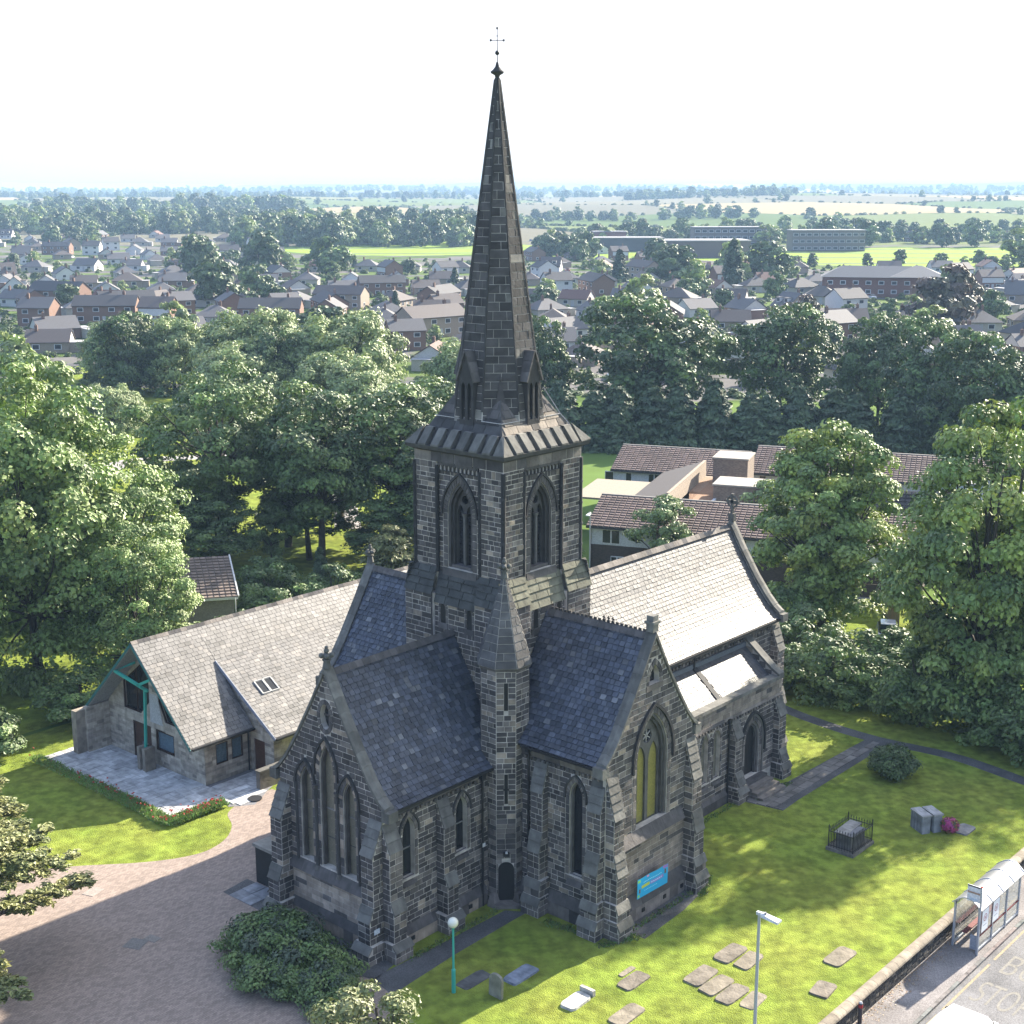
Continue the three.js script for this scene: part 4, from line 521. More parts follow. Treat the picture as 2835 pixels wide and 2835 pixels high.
// ---------- church hall ----------
const hall = thing('church_hall', 'pale stone church hall with long grey slate roof and green steel porch truss', 'hall');
{
  const HS = new Pieces(), HL = new Pieces(), zc = -23.6, x0 = -5.3, MO = [0.45, 0.40, 0.33];
  const CREAM = () => { const k = rr(0.82, 1.18); return rnd() < 0.2 ? [0.33 * k, 0.29 * k, 0.24 * k] : [0.46 * k, 0.405 * k, 0.325 * k]; };
  const PALE = () => { const k = rr(0.84, 1.16), t = rnd(); return t < 0.06 ? [0.1 * k, 0.095 * k, 0.088 * k] : t < 0.2 ? [0.21 * k, 0.195 * k, 0.178 * k] : [0.155 * k, 0.148 * k, 0.14 * k]; };
  const so = { h: [0.15, 0.26], l: [0.3, 0.75], joint: 0.014, proud: [0.005, 0.014], tone: CREAM, bev: 0.008 };
  const hp = (n, g, m, p = hall) => put(n, g.geo(), m, p);
  const F = frame(V(x0, 0, zc), V(-1, 0, 0));   // u = z - zc
  const door = [[-2.36, 0], [-0.46, 0], [-0.46, 2.38], [-2.36, 2.38]], win = [[0.04, 1.08], [1.88, 1.08], [1.88, 2.34], [0.04, 2.34]];
  const upL = [[-3.25, 3.0], [-1.45, 3.0], [-0.45, 4.0], [-0.45, 6.9], [-3.25, 4.75]], upR = [[1.06, 3.0], [3.25, 3.0], [3.25, 4.75], [0.45, 6.9], [0.45, 4.2]];
  const gp = [[-4.9, 0], [4.9, 0], [4.9, 3.25], [0, 8.05], [-4.9, 3.25]];
  hp('front_wall', new G().prism(F, gp, -0.4, 0, MO, [door, win, upL, upR]), M.masonry);
  stones(HS, F, gp, { ...so, holes: [door, win, upL, upR, [[-0.5, 2.5], [1.05, 2.5], [0.5, 4.2], [-0.45, 4.2]]] });
  hp('gable_panel', new G().prism(F, [[-0.42, 2.75], [0.85, 2.75], [0.42, 4.6], [-0.42, 4.6]], 0.0, 0.03, [0.55, 0.56, 0.56]), M.plain);
  const glass = [0.02, 0.03, 0.04], brown = [0.055, 0.026, 0.016];
  const pane = (P, w) => { const g = new G().prism(F, P, w - 0.02, w, [1, 1, 1]); return hp('window_pane', g, M.darkGlass); }; pane(upL, -0.25); pane(upR, -0.25);
  const edge = (P, w, t) => { const g = new G(); for (let i = 0; i < P.length; i++) g.bar(at(F, ...P[i], w), at(F, ...P[(i + 1) % P.length], w), t, t, brown); return g; };
  hp('window_frame', edge(upL, -0.1, 0.1), M.plain); hp('window_frame', edge(upR, -0.1, 0.1), M.plain); hp('window_frame', edge(win, -0.06, 0.12), M.plain);
  hp('window_blind', new G().prism(F, win, -0.2, -0.18, [0.13, 0.2, 0.25]), M.plain); hp('window_frame', new G().bar(at(F, -1.85, 3.0, -0.1), at(F, -1.85, 5.8, -0.1), 0.08, 0.08, brown).bar(at(F, 1.85, 3.0, -0.1), at(F, 1.85, 5.8, -0.1), 0.08, 0.08, brown), M.plain);
  for (let i = 0; i < 2; i++) { const d = hp('front_door', new G().prism(F, [[-2.3 + i * 0.92, 0.03], [-1.42 + i * 0.92, 0.03], [-1.42 + i * 0.92, 2.3], [-2.3 + i * 0.92, 2.3]], -0.16, -0.1, [0.075, 0.032, 0.018]), M.plain); hp('handle', new G().box(x0 + 0.08, 1.05, zc - 1.5 + i * 0.3, 0.05, 0.18, 0.04, [0.3, 0.3, 0.3]), M.plain, d); }
  hp('door_frame', edge(door, -0.06, 0.1), M.plain);
  // side wall of the front part
  const S = frame(V(0, 0, -18.7), pZ), W = [[[-4.48, 1.06], [-3.58, 1.06], [-3.58, 2.36], [-4.48, 2.36]], [[-3.3, 1.06], [-2.45, 1.06], [-2.45, 2.4], [-3.3, 2.4]]];
  hp('side_wall', new G().prism(S, [[x0, 0], [-1.85, 0], [-1.85, 3.1], [x0, 3.1]], -0.4, 0, MO, W), M.masonry); stones(HS, S, [[x0, 0], [-1.85, 0], [-1.85, 2.75], [x0, 2.75]], { ...so, holes: W });
  for (const P of W) { hp('window_blind', new G().prism(S, P, -0.22, -0.2, [0.12, 0.2, 0.25]), M.plain); const g = new G(); for (let i = 0; i < 4; i++) g.bar(at(S, ...P[i], -0.06), at(S, ...P[(i + 1) % 4], -0.06), 0.1, 0.1, brown); hp('window_frame', g, M.plain); const v = new G(); for (let x = P[0][0] + 0.08; x < P[1][0]; x += 0.1) v.box(x, 1.7, -18.86, 0.012, 1.2, 0.02, [0.3, 0.38, 0.42]); hp('blind_slats', v, M.plain).userData.kind = 'stuff'; }
  // rear part: gable wall with door, far walls
  const RF = frame(V(-1.85, 0, 0), V(-1, 0, 0)), rd = [[-18.4, 0], [-17.35, 0], [-17.35, 2.1], [-18.4, 2.1]], ry = (z) => 6.4 - 0.66 * (z + 21.7);
  const rp = [[-18.72, 0], [-16.5, 0], [-16.5, ry(-16.5) - 0.15], [-21.5, ry(-21.5) - 0.15], [-21.5, 5.2], [-18.72, 2.8]]; hp('rear_gable_wall', new G().prism(RF, rp, -0.35, 0, MO, [rd]), M.masonry); stones(HS, RF, rp, { ...so, holes: [rd] });
  hp('side_door', new G().prism(RF, rd, -0.12, -0.08, [0.10, 0.042, 0.022]), M.plain);
  const R2 = frame(V(0, 0, -16.5), pZ); hp('rear_side_wall', new G().prism(R2, [[-1.85, 0], [20, 0], [20, ry(-16.5) - 0.15], [-1.85, ry(-16.5) - 0.15]], -0.35, 0, MO), M.masonry); stones(HS, R2, [[-1.85, 0], [6, 0], [6, 2.7], [-1.85, 2.7]], so);
  const bw = new G(); bw.box(7.35, 1.6, -28.4, 25.3, 3.2, 0.35, MO); bw.box(20, 3.2, -22.6, 0.35, 6.4, 11.5, MO); hp('rear_wall', bw, M.masonry);
  // left return wall and pier
  const LW = frame(V(0, 0, -28.5), pZ); stones(HS, LW, [[-7.0, 0], [x0, 0], [x0, 2.9], [-7.0, 2.9]], so); hp('wing_wall', new G().box(-6.1, 1.5, -28.7, 1.7, 3.0, 0.36, MO), M.masonry); { const g = new G(); g.box(-6.95, 1.42, -28.95, 1.35, 2.85, 0.5, [0.3, 0.26, 0.205]); hp('pier', g, M.masonry); }
  for (const z of [-23.75, -23.2]) hp('post_block', new G().box(-6.15, 0.75, z, 0.75, 1.5, 0.28, [0.27, 0.235, 0.19]), M.masonry);
  // roofs
  const slab = (n, pts) => { const g = new G(), lo = pts.map((p) => p.clone().add(V(0, -0.12, 0))); g.hull8(lo, pts, [0.1, 0.098, 0.095]); return hp(n, g, M.hallSlates); }, sl = 0.98, fy = (z) => 8.25 - sl * Math.abs(z - zc);
  slab('roof_slope', [V(-6.7, fy(-18.12), -18.12), V(-2.0, fy(-18.12), -18.12), V(-2.0, 8.25, zc), V(-6.7, 8.25, zc)]); slab('roof_slope', [V(-2, 6.4, -21.7), V(20.3, 6.4, -21.7), V(20.3, 8.25, zc), V(-2, 8.25, zc)]);
  slab('roof_slope', [V(-2.02, ry(-16.1), -16.1), V(20.3, ry(-16.1), -16.1), V(20.3, 6.4, -21.7), V(-2.02, 6.4, -21.7)]); slab('roof_slope', [V(20.3, fy(-29.1), -29.1), V(-6.7, fy(-29.1), -29.1), V(-6.7, 8.25, zc), V(20.3, 8.25, zc)]);
  const O = V(0, 0, zc), opt = { ex: 0.27, wd: 0.42, tone: PALE, lift: 0.022 };
  slates(HL, O, nX, pZ, [[0.1, 8.16], [5.46, 2.91]], -6.7, -2.0, opt); slates(HL, O, nX, pZ, [[0.1, 8.16], [1.9, 6.405]], -2.0, 20.3, opt);
  const sky = (a, o) => a > -0.72 && a < 0.66 && o > 3.92 && o < 4.9; slates(HL, O, nX, pZ, [[1.9, 6.405], [7.48, 2.725]], -2.02, 20.3, { ...opt, skip: sky });
  { const g = new G(); for (let x = -6.7; x < 20; x += 0.45) g.hull8([V(x, 8.14, zc - 0.16), V(x, 8.14, zc + 0.16), V(x, 8.33, zc)], [V(x + 0.44, 8.14, zc - 0.16), V(x + 0.44, 8.14, zc + 0.16), V(x + 0.44, 8.33, zc)], GREYSTONE()); hp('ridge_tiles', g, M.masonry).userData.kind = 'stuff'; }
  for (let i = 0; i < 2; i++) { const xa = -0.68 + i * 0.66, p = (x, s) => V(x, ry(-19.62 + s * 0.86) + 0.06, -19.62 + s * 0.86), f = new G(); const q = [p(xa, 0), p(xa + 0.6, 0), p(xa + 0.6, 1), p(xa, 1)]; for (let k = 0; k < 4; k++) f.bar(q[k], q[(k + 1) % 4], 0.09, 0.1, [0.5, 0.5, 0.48]); const w = hp('skylight', f, M.plain); hp('pane', new G().quad(q[3], q[2], q[1], q[0], [1, 1, 1]), M.darkGlass, w); }
  // fascia boards, gutters, pipes
  std('darkTeal', { color: lin(0.03, 0.13, 0.13), roughness: 0.5 }); const tealG = (n, a, b, w, h) => hp(n, new G().bar(a, b, w, h, [1, 1, 1]), M.darkTeal);
  tealG('bargeboard', V(-6.72, 8.12, zc), V(-6.72, fy(-18.12) - 0.1, -18.12), 0.04, 0.15); tealG('bargeboard', V(-6.72, 8.12, zc), V(-6.72, fy(-29.1) - 0.1, -29.1), 0.04, 0.15);
  for (const s of [-1, 1]) hp('soffit', new G().hull8([V(-6.68, 7.98, zc), V(-5.3, 7.98, zc), V(-5.3, 7.98 - sl * 5.35, zc + s * 5.35), V(-6.68, 7.98 - sl * 5.35, zc + s * 5.35)], [V(-6.68, 8.04, zc), V(-5.3, 8.04, zc), V(-5.3, 8.04 - sl * 5.35, zc + s * 5.35), V(-6.68, 8.04 - sl * 5.35, zc + s * 5.35)], [0.4, 0.4, 0.4]), M.plain);
  hp('gutter', new G().bar(V(-6.6, 2.82, -18.05), V(-2, 2.82, -18.05), 0.13, 0.12), M.iron); hp('gutter', new G().bar(V(-2, 2.62, -16.03), V(20, 2.62, -16.03), 0.13, 0.12), M.iron); hp('drainpipe', new G().cyl(-2.1, 0, 2.8, -18.6, 0.05, 0.05, 8).box(-2.1, 2.75, -18.5, 0.25, 0.25, 0.25), M.iron); hp('verge_board', new G().bar(V(-2.04, 6.32, -21.65), V(-2.04, ry(-16.1) - 0.1, -16.1), 0.05, 0.2, [0.3, 0.33, 0.4]), M.plain);
  // green steel truss
  const tt = new G(), ti = 0.15; tt.bar(V(-6.6, 6.05, -25.75), V(-6.6, 5.6, -22.9), ti, ti); hp('truss_tie', tt, M.teal); hp('truss_strut', new G().bar(V(-6.6, 6.05, -25.7), V(-5.4, 6.35, -25.2), ti, ti), M.teal); hp('truss_strut', new G().bar(V(-6.6, 6.0, -25.6), V(-6.15, 5.2, -22.9), ti, ti), M.teal); hp('truss_strut', new G().bar(V(-6.6, 5.65, -23.2), V(-6.6, 6.35, -21.75), ti, ti), M.teal); hp('truss_post', new G().bar(V(-6.15, 1.2, -23.48), V(-6.15, 5.3, -23.2), 0.14, 0.14), M.teal); hp('truss_bracket', new G().bar(V(-6.15, 5.2, -23.1), V(-6.62, 5.7, -23.3), 0.12, 0.12), M.teal);
  hp('wall_light', new G().box(-5.5, 2.55, -19.3, 0.25, 0.16, 0.16, [0.02, 0.06, 0.05]), M.plain);
  HS.emit(hall, 'wall_stone', 'walling', M.masonry, 300); HL.emit(hall, 'slate', 'slate_covering', M.hallSlates, 300);
}
// ---------- churchyard ground ----------
function flat(pts, y) { const g = new G(), F = frame(V(0, y, 0), UP, nX); const P = pts.map(([x, z]) => [x, -z]); let a = 0; for (let i = 0; i < P.length; i++) { const j = (i + 1) % P.length; a += P[i][0] * P[j][1] - P[j][0] * P[i][1]; } if (a < 0) P.reverse(); const sh = P.map(([p, q]) => new THREE.Vector2(p, q)); for (const [i, j, k] of THREE.ShapeUtils.triangulateShape(sh, [])) g.tri(at(F, ...P[i]), at(F, ...P[j]), at(F, ...P[k]), [1, 1, 1]); return g.geo(); }
function curve(pts, n = 8) { return new THREE.CatmullRomCurve3(pts.map(([x, z]) => V(x, 0, z)), false, 'centripetal').getPoints(pts.length * n).map((p) => [p.x, p.z]); }
std('lawn', { specularIntensity: 0.1, map: T.grass, bumpMap: T.grassBump, bumpScale: 0.05, roughness: 0.95, color: lin(0.63, 0.62, 0.47) });
const pavTex = texture(512, (u, v) => { const n = 20, r = Math.floor(v * n * 2), x = (u * n + (r % 2 ? 0.5 : 0)), fx = x - Math.floor(x), fy = v * n * 2 - r, h = hash2(Math.floor(x) % n, r, 5), e = (fx < 0.06 || fy < 0.12) ? 0.8 : 1, b = fbm(u * 5, v * 5, 91, 5, 4), m = (0.8 + 0.13 * (h - 0.5) + 0.1 * (b - 0.5)) * e; return [m * 0.78, m * 0.705, m * 0.645]; }, 4.1);
std('paviours', { specularIntensity: 0.3, map: pavTex, roughness: 0.9, color: lin(0.74, 0.745, 0.77), bumpMap: T.grassBump, bumpScale: 0.004 });
std('tarmac', { specularIntensity: 0.3, map: T.asphalt, roughness: 0.9, color: lin(0.78, 0.77, 0.78) });
std('oldTarmac', { specularIntensity: 0.3, map: T.asphalt, roughness: 0.92, color: lin(0.42, 0.42, 0.43) });
structure('lawn', flat([[-70, -34], [30, -34], [30, -20], [60, -20], [60, 22.2], [-70, 22.2]], 0), M.lawn);
structure('forecourt', flat([[-3, -15.4], [-3, -4], [-12, -4], [-12.9, 4.6], [-13.8, 5.8], [-18, 10], [-45, 20], [-70, 20], [-70, -30], [-45, -28], ...curve([[-30, -24], [-22, -19.6], [-18.4, -17], [-16.4, -15.6], [-13.7, -13.2], [-12, -12.1], [-10.6, -11.7], [-9, -12.1], [-7.7, -13.2], [-6.9, -14.6], [-5.6, -15.3]], 4)], 0.006), M.paviours);
structure('church_path', flat([[-13.6, 4.4], [-12.6, 4.4], [-9, 4.6], [-4.9, 4.75], [-4.3, 5.7], [-6, 5.7], [-9.5, 5.75], [-13.9, 6.0]], 0.012), M.oldTarmac);
structure('gable_apron', flat([[-12.2, -4.2], [-11.9, 4.2], [-13.6, 4.6], [-14.2, 1], [-13.6, -2.4], [-13, -4]], 0.012), M.oldTarmac);
structure('north_path', flat([...curve([[31, -3], [29.2, 1], [28.3, 7.5], [28.9, 13], [28.0, 18.5], [27.6, 22]], 4), ...curve([[26.5, 22], [26.9, 18.3], [27.8, 13], [27.2, 7.5], [28.1, 1], [29.8, -3]], 4)], 0.008), M.oldTarmac);
structure('transept_margin', flat([[-2.6, 10.25], [3.2, 10.25], [3.2, 11.0], [1, 11.4], [-2.6, 11.6]], 0.01), M.oldTarmac);
function flags(name, poly, tone, o = {}) {   // paving slabs laid one by one
  const base = structure(name, flat(poly, 0.012), o.bed ?? M.oldTarmac), P = new Pieces(), F = frame(V(0, 0.012, 0), UP, nX), q = poly.map(([x, z]) => [x, -z]); let a = 0; for (let i = 0; i < q.length; i++) { const j = (i + 1) % q.length; a += q[i][0] * q[j][1] - q[j][0] * q[i][1]; } if (a < 0) q.reverse();
  stones(P, F, q, { h: [0.45, 0.75], l: [0.5, 1.2], joint: 0.02, proud: [0.02, 0.045], bev: 0.01, tone, ...o }); P.emit(base, 'flagstone', 'paving', M.masonry, 300); return base;
}
std('bedding', { color: lin(0.2, 0.2, 0.21), map: T.fine, roughness: 0.9 });
flags('hall_patio', [[-9.3, -30], [-5.32, -30], [-5.32, -18.68], [-1.87, -18.68], [-1.87, -16.1], [-3.3, -15.4], [-5.1, -14.4], [-6.3, -15.3], [-5.7, -16.5], [-9.3, -16.1], [-9.55, -18.7]], () => { const k = rr(0.72, 1.2); return [0.54 * k, 0.54 * k, 0.54 * k]; }, { bed: M.bedding });
flags('porch_path', [[13.9, 6.7], [17.2, 6.7], [18.0, 7.2], [27.3, 7.5], [27.3, 9.0], [16.2, 9.0], [14.3, 9.1]], () => { const k = rr(0.75, 1.25); return [0.16 * k, 0.15 * k, 0.14 * k]; });
flags('bin_slab', [[-12.9, -7.3], [-11.2, -7.5], [-11.0, -4.5], [-12.9, -4.3]], () => { const k = rr(0.85, 1.15); return [0.24 * k, 0.25 * k, 0.27 * k]; }, { h: [0.8, 0.9], l: [0.8, 0.9] });
// bins and low wall beside the chancel
{ const t = thing('boiler_flue_housing', 'tall black louvred cabinet with stone lid beside the chancel buttress', 'cabinet', [-10.3, 0, -5.6]); put('cabinet', new G().box(0, 1.0, 0, 1.5, 2.0, 2.6, [0.02, 0.021, 0.022]).geo(), M.plain, t); put('lid', new G().box(0, 2.08, 0, 1.7, 0.16, 2.8, [0.26, 0.25, 0.22]).geo(), M.masonry, t); put('latch', new G().box(-0.78, 1.25, 0.6, 0.04, 0.12, 0.06, [0.6, 0.6, 0.6]).geo(), M.plain, t); }
{ const t = thing('low_wall', 'short low stone wall by the side door of the hall', 'wall', [-2.4, 0, -15.9]); put('core', new G().box(0, 0.55, 0, 2.4, 1.1, 0.35, [0.17, 0.15, 0.125]).geo(), M.masonry, t); put('coping', new G().box(0, 1.15, 0, 2.5, 0.1, 0.45, [0.12, 0.115, 0.1]).geo(), M.masonry, t); }
{ const m = put('manhole_cover', new THREE.CylinderGeometry(0.42, 0.42, 0.03, 24).translate(-4.6, 0.06, -15.0), M.iron); tag(m, 'round dark manhole cover beside the pale flagstones', 'manhole cover'); const n = put('manhole_cover', new G().box(-17.2, 0.012, -12.3, 0.9, 0.02, 0.7, [0.36, 0.31, 0.27], 0.3).geo(), M.plain); tag(n, 'square manhole cover in the sunlit block paving', 'manhole cover'); const k = put('manhole_cover', new G().box(-18.8, 0.012, -6.3, 0.9, 0.02, 0.9, [0.2, 0.19, 0.18], 0.4).box(-18.0, 0.012, -6.1, 0.5, 0.02, 0.7, [0.24, 0.22, 0.2], 0.2).geo(), M.plain); tag(k, 'patched manhole cover in the shaded block paving', 'manhole cover'); }
// gravestones
std('graveStone', { specularIntensity: 0.3, vertexColors: true, map: T.stone, bumpMap: T.stoneBump, bumpScale: 0.02, roughness: 0.9 });
function ledger(x, z, lx, lz, label, col, turn = 0, h = 0.07) { const g = new G(), c = Math.cos(turn), s = Math.sin(turn), n = 12, A = [], B = []; for (let i = 0; i < n; i++) { const a = -(i + 0.5) / n * 2 * Math.PI, px = Math.sign(Math.cos(a)) * Math.pow(Math.abs(Math.cos(a)), 0.32) * lx / 2 * rr(0.95, 1.03), pz = Math.sign(Math.sin(a)) * Math.pow(Math.abs(Math.sin(a)), 0.32) * lz / 2 * rr(0.95, 1.03); A.push(V(x + px * c + pz * s, 0, z - px * s + pz * c)); B.push(V(x + (px * c + pz * s) * 0.97, h * rr(0.8, 1.1), z + (-px * s + pz * c) * 0.97)); } g.hull8(A, B, col); tag(put('ledger_stone', g.geo(), M.graveStone), label, 'gravestone', 'flat gravestones in the lawn'); }
const SAND = [0.21, 0.185, 0.15], SAND2 = [0.25, 0.22, 0.17];
ledger(-1.05, 15.4, 1.9, 0.95, 'flat sandstone ledger nearest the transept, farther of the touching pair', SAND); ledger(-1.05, 16.38, 1.7, 0.85, 'flat sandstone ledger right behind the street lamp, nearer of the touching pair', SAND2, 0.05);
ledger(-3.6, 15.45, 1.9, 0.95, 'flat grey ledger at the church end of the row of four', SAND); ledger(-3.8, 16.42, 1.85, 0.9, 'second flat ledger in the row of four', SAND2, -0.03); ledger(-3.95, 17.36, 1.85, 0.88, 'third flat ledger in the row of four', SAND); ledger(-3.75, 18.3, 1.5, 0.8, 'buried sandy ledger at the lamp end of the row of four', SAND2, 0.1, 0.04);
ledger(2.03, 19.4, 1.9, 0.95, 'long patched ledger stone near the boundary wall in line with the bus shelter', SAND2); ledger(-0.97, 20.2, 1.35, 0.95, 'small square ledger stone closest to the boundary wall', SAND, 0.12);
ledger(-5.95, 13.4, 1.7, 0.85, 'worn ledger stone alone on the sunlit lawn edge', SAND); ledger(-5.5, 12.7, 1.1, 0.3, 'narrow strip of stone beside the worn lone ledger', SAND2, 0, 0.04); ledger(-8.9, 9.25, 1.85, 0.85, 'blue grey slab lying in the shade beside the headstone', [0.22, 0.25, 0.31], 0.03, 0.1); ledger(-9.0, 12.5, 1.5, 0.8, 'white ledger slab in sun below the headstone', [0.55, 0.53, 0.49], 0.02, 0.12); ledger(-8.36, 14.8, 1.9, 0.9, 'sandy ledger at the bottom edge of the photo', SAND2); ledger(-10.6, 7.9, 1.8, 0.8, 'dark sunken ledger beside the globe lamp', [0.12, 0.12, 0.12], 0, 0.03); ledger(18.75, 18.0, 1.4, 0.9, 'flat grey slab behind the pink flowers', [0.2, 0.2, 0.21]);
{ const m = put('kerb_stone', new G().box(-8.12, 0.14, 12.47, 0.18, 0.3, 0.75, [0.5, 0.47, 0.42]).geo(), M.graveStone); tag(m, 'small upright stone at the head of the white slab', 'gravestone'); }
{ const s = new THREE.Shape(); s.moveTo(-0.36, 0); s.lineTo(0.36, 0); s.lineTo(0.36, 0.85); s.bezierCurveTo(0.34, 1.02, 0.2, 1.1, 0, 1.12); s.bezierCurveTo(-0.2, 1.1, -0.34, 1.02, -0.36, 0.85); const g = new THREE.ExtrudeGeometry(s, { depth: 0.12, bevelEnabled: true, bevelSize: 0.015, bevelThickness: 0.015, bevelSegments: 1 }); const m = put('headstone', g, std('lichenStone', { map: T.stone, color: lin(0.26, 0.25, 0.2), bumpMap: T.stoneBump, bumpScale: 0.01 })); m.position.set(-10.9, 0, 9.55); m.rotation.y = -Math.PI / 2; m.rotation.x = 0.04; tag(m, 'lone upright headstone with rounded top on the shaded lawn', 'headstone'); }
// chest tombs
for (const [i, x, z, lab] of [[0, 17.15, 16.15, 'left of two grey chest tombs side by side on the lawn'], [1, 17.75, 16.55, 'right of two grey chest tombs, next to the pink flowers']]) { const t = thing('chest_tomb', lab, 'tomb', [x, 0, z], -0.55, 'paired chest tombs'); put('chest', new G().box(0, 0.5, 0, 0.5, 1.0, 1.1, [0.3, 0.31, 0.33]).geo(), M.graveStone, t); put('lid', new G().box(0, 1.04, 0, 0.62, 0.09, 1.22, [0.36, 0.36, 0.36]).geo(), M.graveStone, t); for (const k of [-0.5, -0.2, 0.1, 0.4]) put('pilaster', new G().box(-0.26, 0.5, k, 0.06, 0.9, 0.09, [0.24, 0.25, 0.27]).geo(), M.graveStone, t); }
{
  const t = thing('railed_tomb', 'stone chest tomb with broken lid inside black spiked iron railings', 'tomb', [12.7, 0, 14.2]); const w = 2.15, d = 1.45;
  put('kerb', new G().box(0, 0.09, 0, w + 0.2, 0.18, d + 0.2, [0.2, 0.19, 0.17]).geo(), M.graveStone, t); put('chest', new G().box(0, 0.55, 0, 1.6, 0.8, 0.85, [0.17, 0.165, 0.155]).geo(), M.graveStone, t); put('lid_slab', new G().box(0.1, 1.0, -0.2, 1.9, 0.1, 0.7, [0.30, 0.29, 0.27], 0.05).geo(), M.graveStone, t); put('lid_slab', new G().box(-0.1, 0.98, 0.35, 1.5, 0.08, 0.45, [0.2, 0.2, 0.21], -0.06).geo(), M.graveStone, t);
  const rails = []; for (let i = 0; i <= 13; i++) for (const s of [-1, 1]) rails.push([-w / 2 + i * w / 13, s * d / 2, i === 0 || i === 13]); for (let i = 1; i < 9; i++) for (const s of [-1, 1]) rails.push([s * w / 2, -d / 2 + i * d / 9, false]);
  for (const [x, z, c] of rails) put('railing_bar', new G().cyl(x, 0.15, c ? 1.35 : 1.22, z, c ? 0.03 : 0.014, c ? 0.03 : 0.014, 5).cyl(x, c ? 1.35 : 1.22, c ? 1.5 : 1.34, z, c ? 0.045 : 0.03, 0.003, 5).geo(), M.iron, t);
  for (const y of [0.3, 1.1]) { const g = new G(); for (const s of [-1, 1]) { g.box(0, y, s * d / 2, w, 0.03, 0.045); g.box(s * w / 2, y, 0, 0.045, 0.03, d); } put('rail', g.geo(), M.iron, t); }
}
// globe lamp
{ const t = thing('globe_lamp_post', 'slim teal lamp post with white globe on the shaded lawn', 'lamp post', [-11.94, 0, 7.91]); put('post', new G().cyl(0, 0, 1.1, 0, 0.095, 0.095, 12).cyl(0, 1.1, 1.18, 0, 0.095, 0.055, 12).cyl(0, 1.18, 3.2, 0, 0.055, 0.05, 12).geo(), M.teal, t); put('globe', new THREE.SphereGeometry(0.24, 20, 14).translate(0, 3.4, 0), std('opal', { color: lin(0.66, 0.66, 0.56), roughness: 0.3 }), t); put('collar', new G().cyl(0, 3.14, 3.24, 0, 0.09, 0.11, 12).geo(), M.teal, t); }
// street lamp
{ const t = thing('street_lamp', 'tall grey street lamp with flat white head by the road', 'street lamp', [-11.28, 0, 22.85]); put('column', new G().cyl(0, 0.1, 1.5, 0, 0.1, 0.1, 12).cyl(0, 1.5, 8.9, 0, 0.075, 0.055, 12).geo(), M.galv, t); put('lantern', new G().hull8([V(-0.14, 8.84, 0.15), V(0.14, 8.84, 0.15), V(0.16, 8.8, 0.85), V(-0.16, 8.8, 0.85)], [V(-0.1, 8.96, 0.1), V(0.1, 8.96, 0.1), V(0.15, 8.88, 0.85), V(-0.15, 8.88, 0.85)], [0.7, 0.72, 0.74]).bar(V(0, 8.9, -0.1), V(0, 8.92, 0.25), 0.12, 0.12, [0.6, 0.62, 0.64]).geo(), M.plain, t); put('control_cell', new G().cyl(0, 8.9, 9.03, 0.25, 0.045, 0.04, 10, [0.3, 0.3, 0.3]).geo(), M.plain, t); }
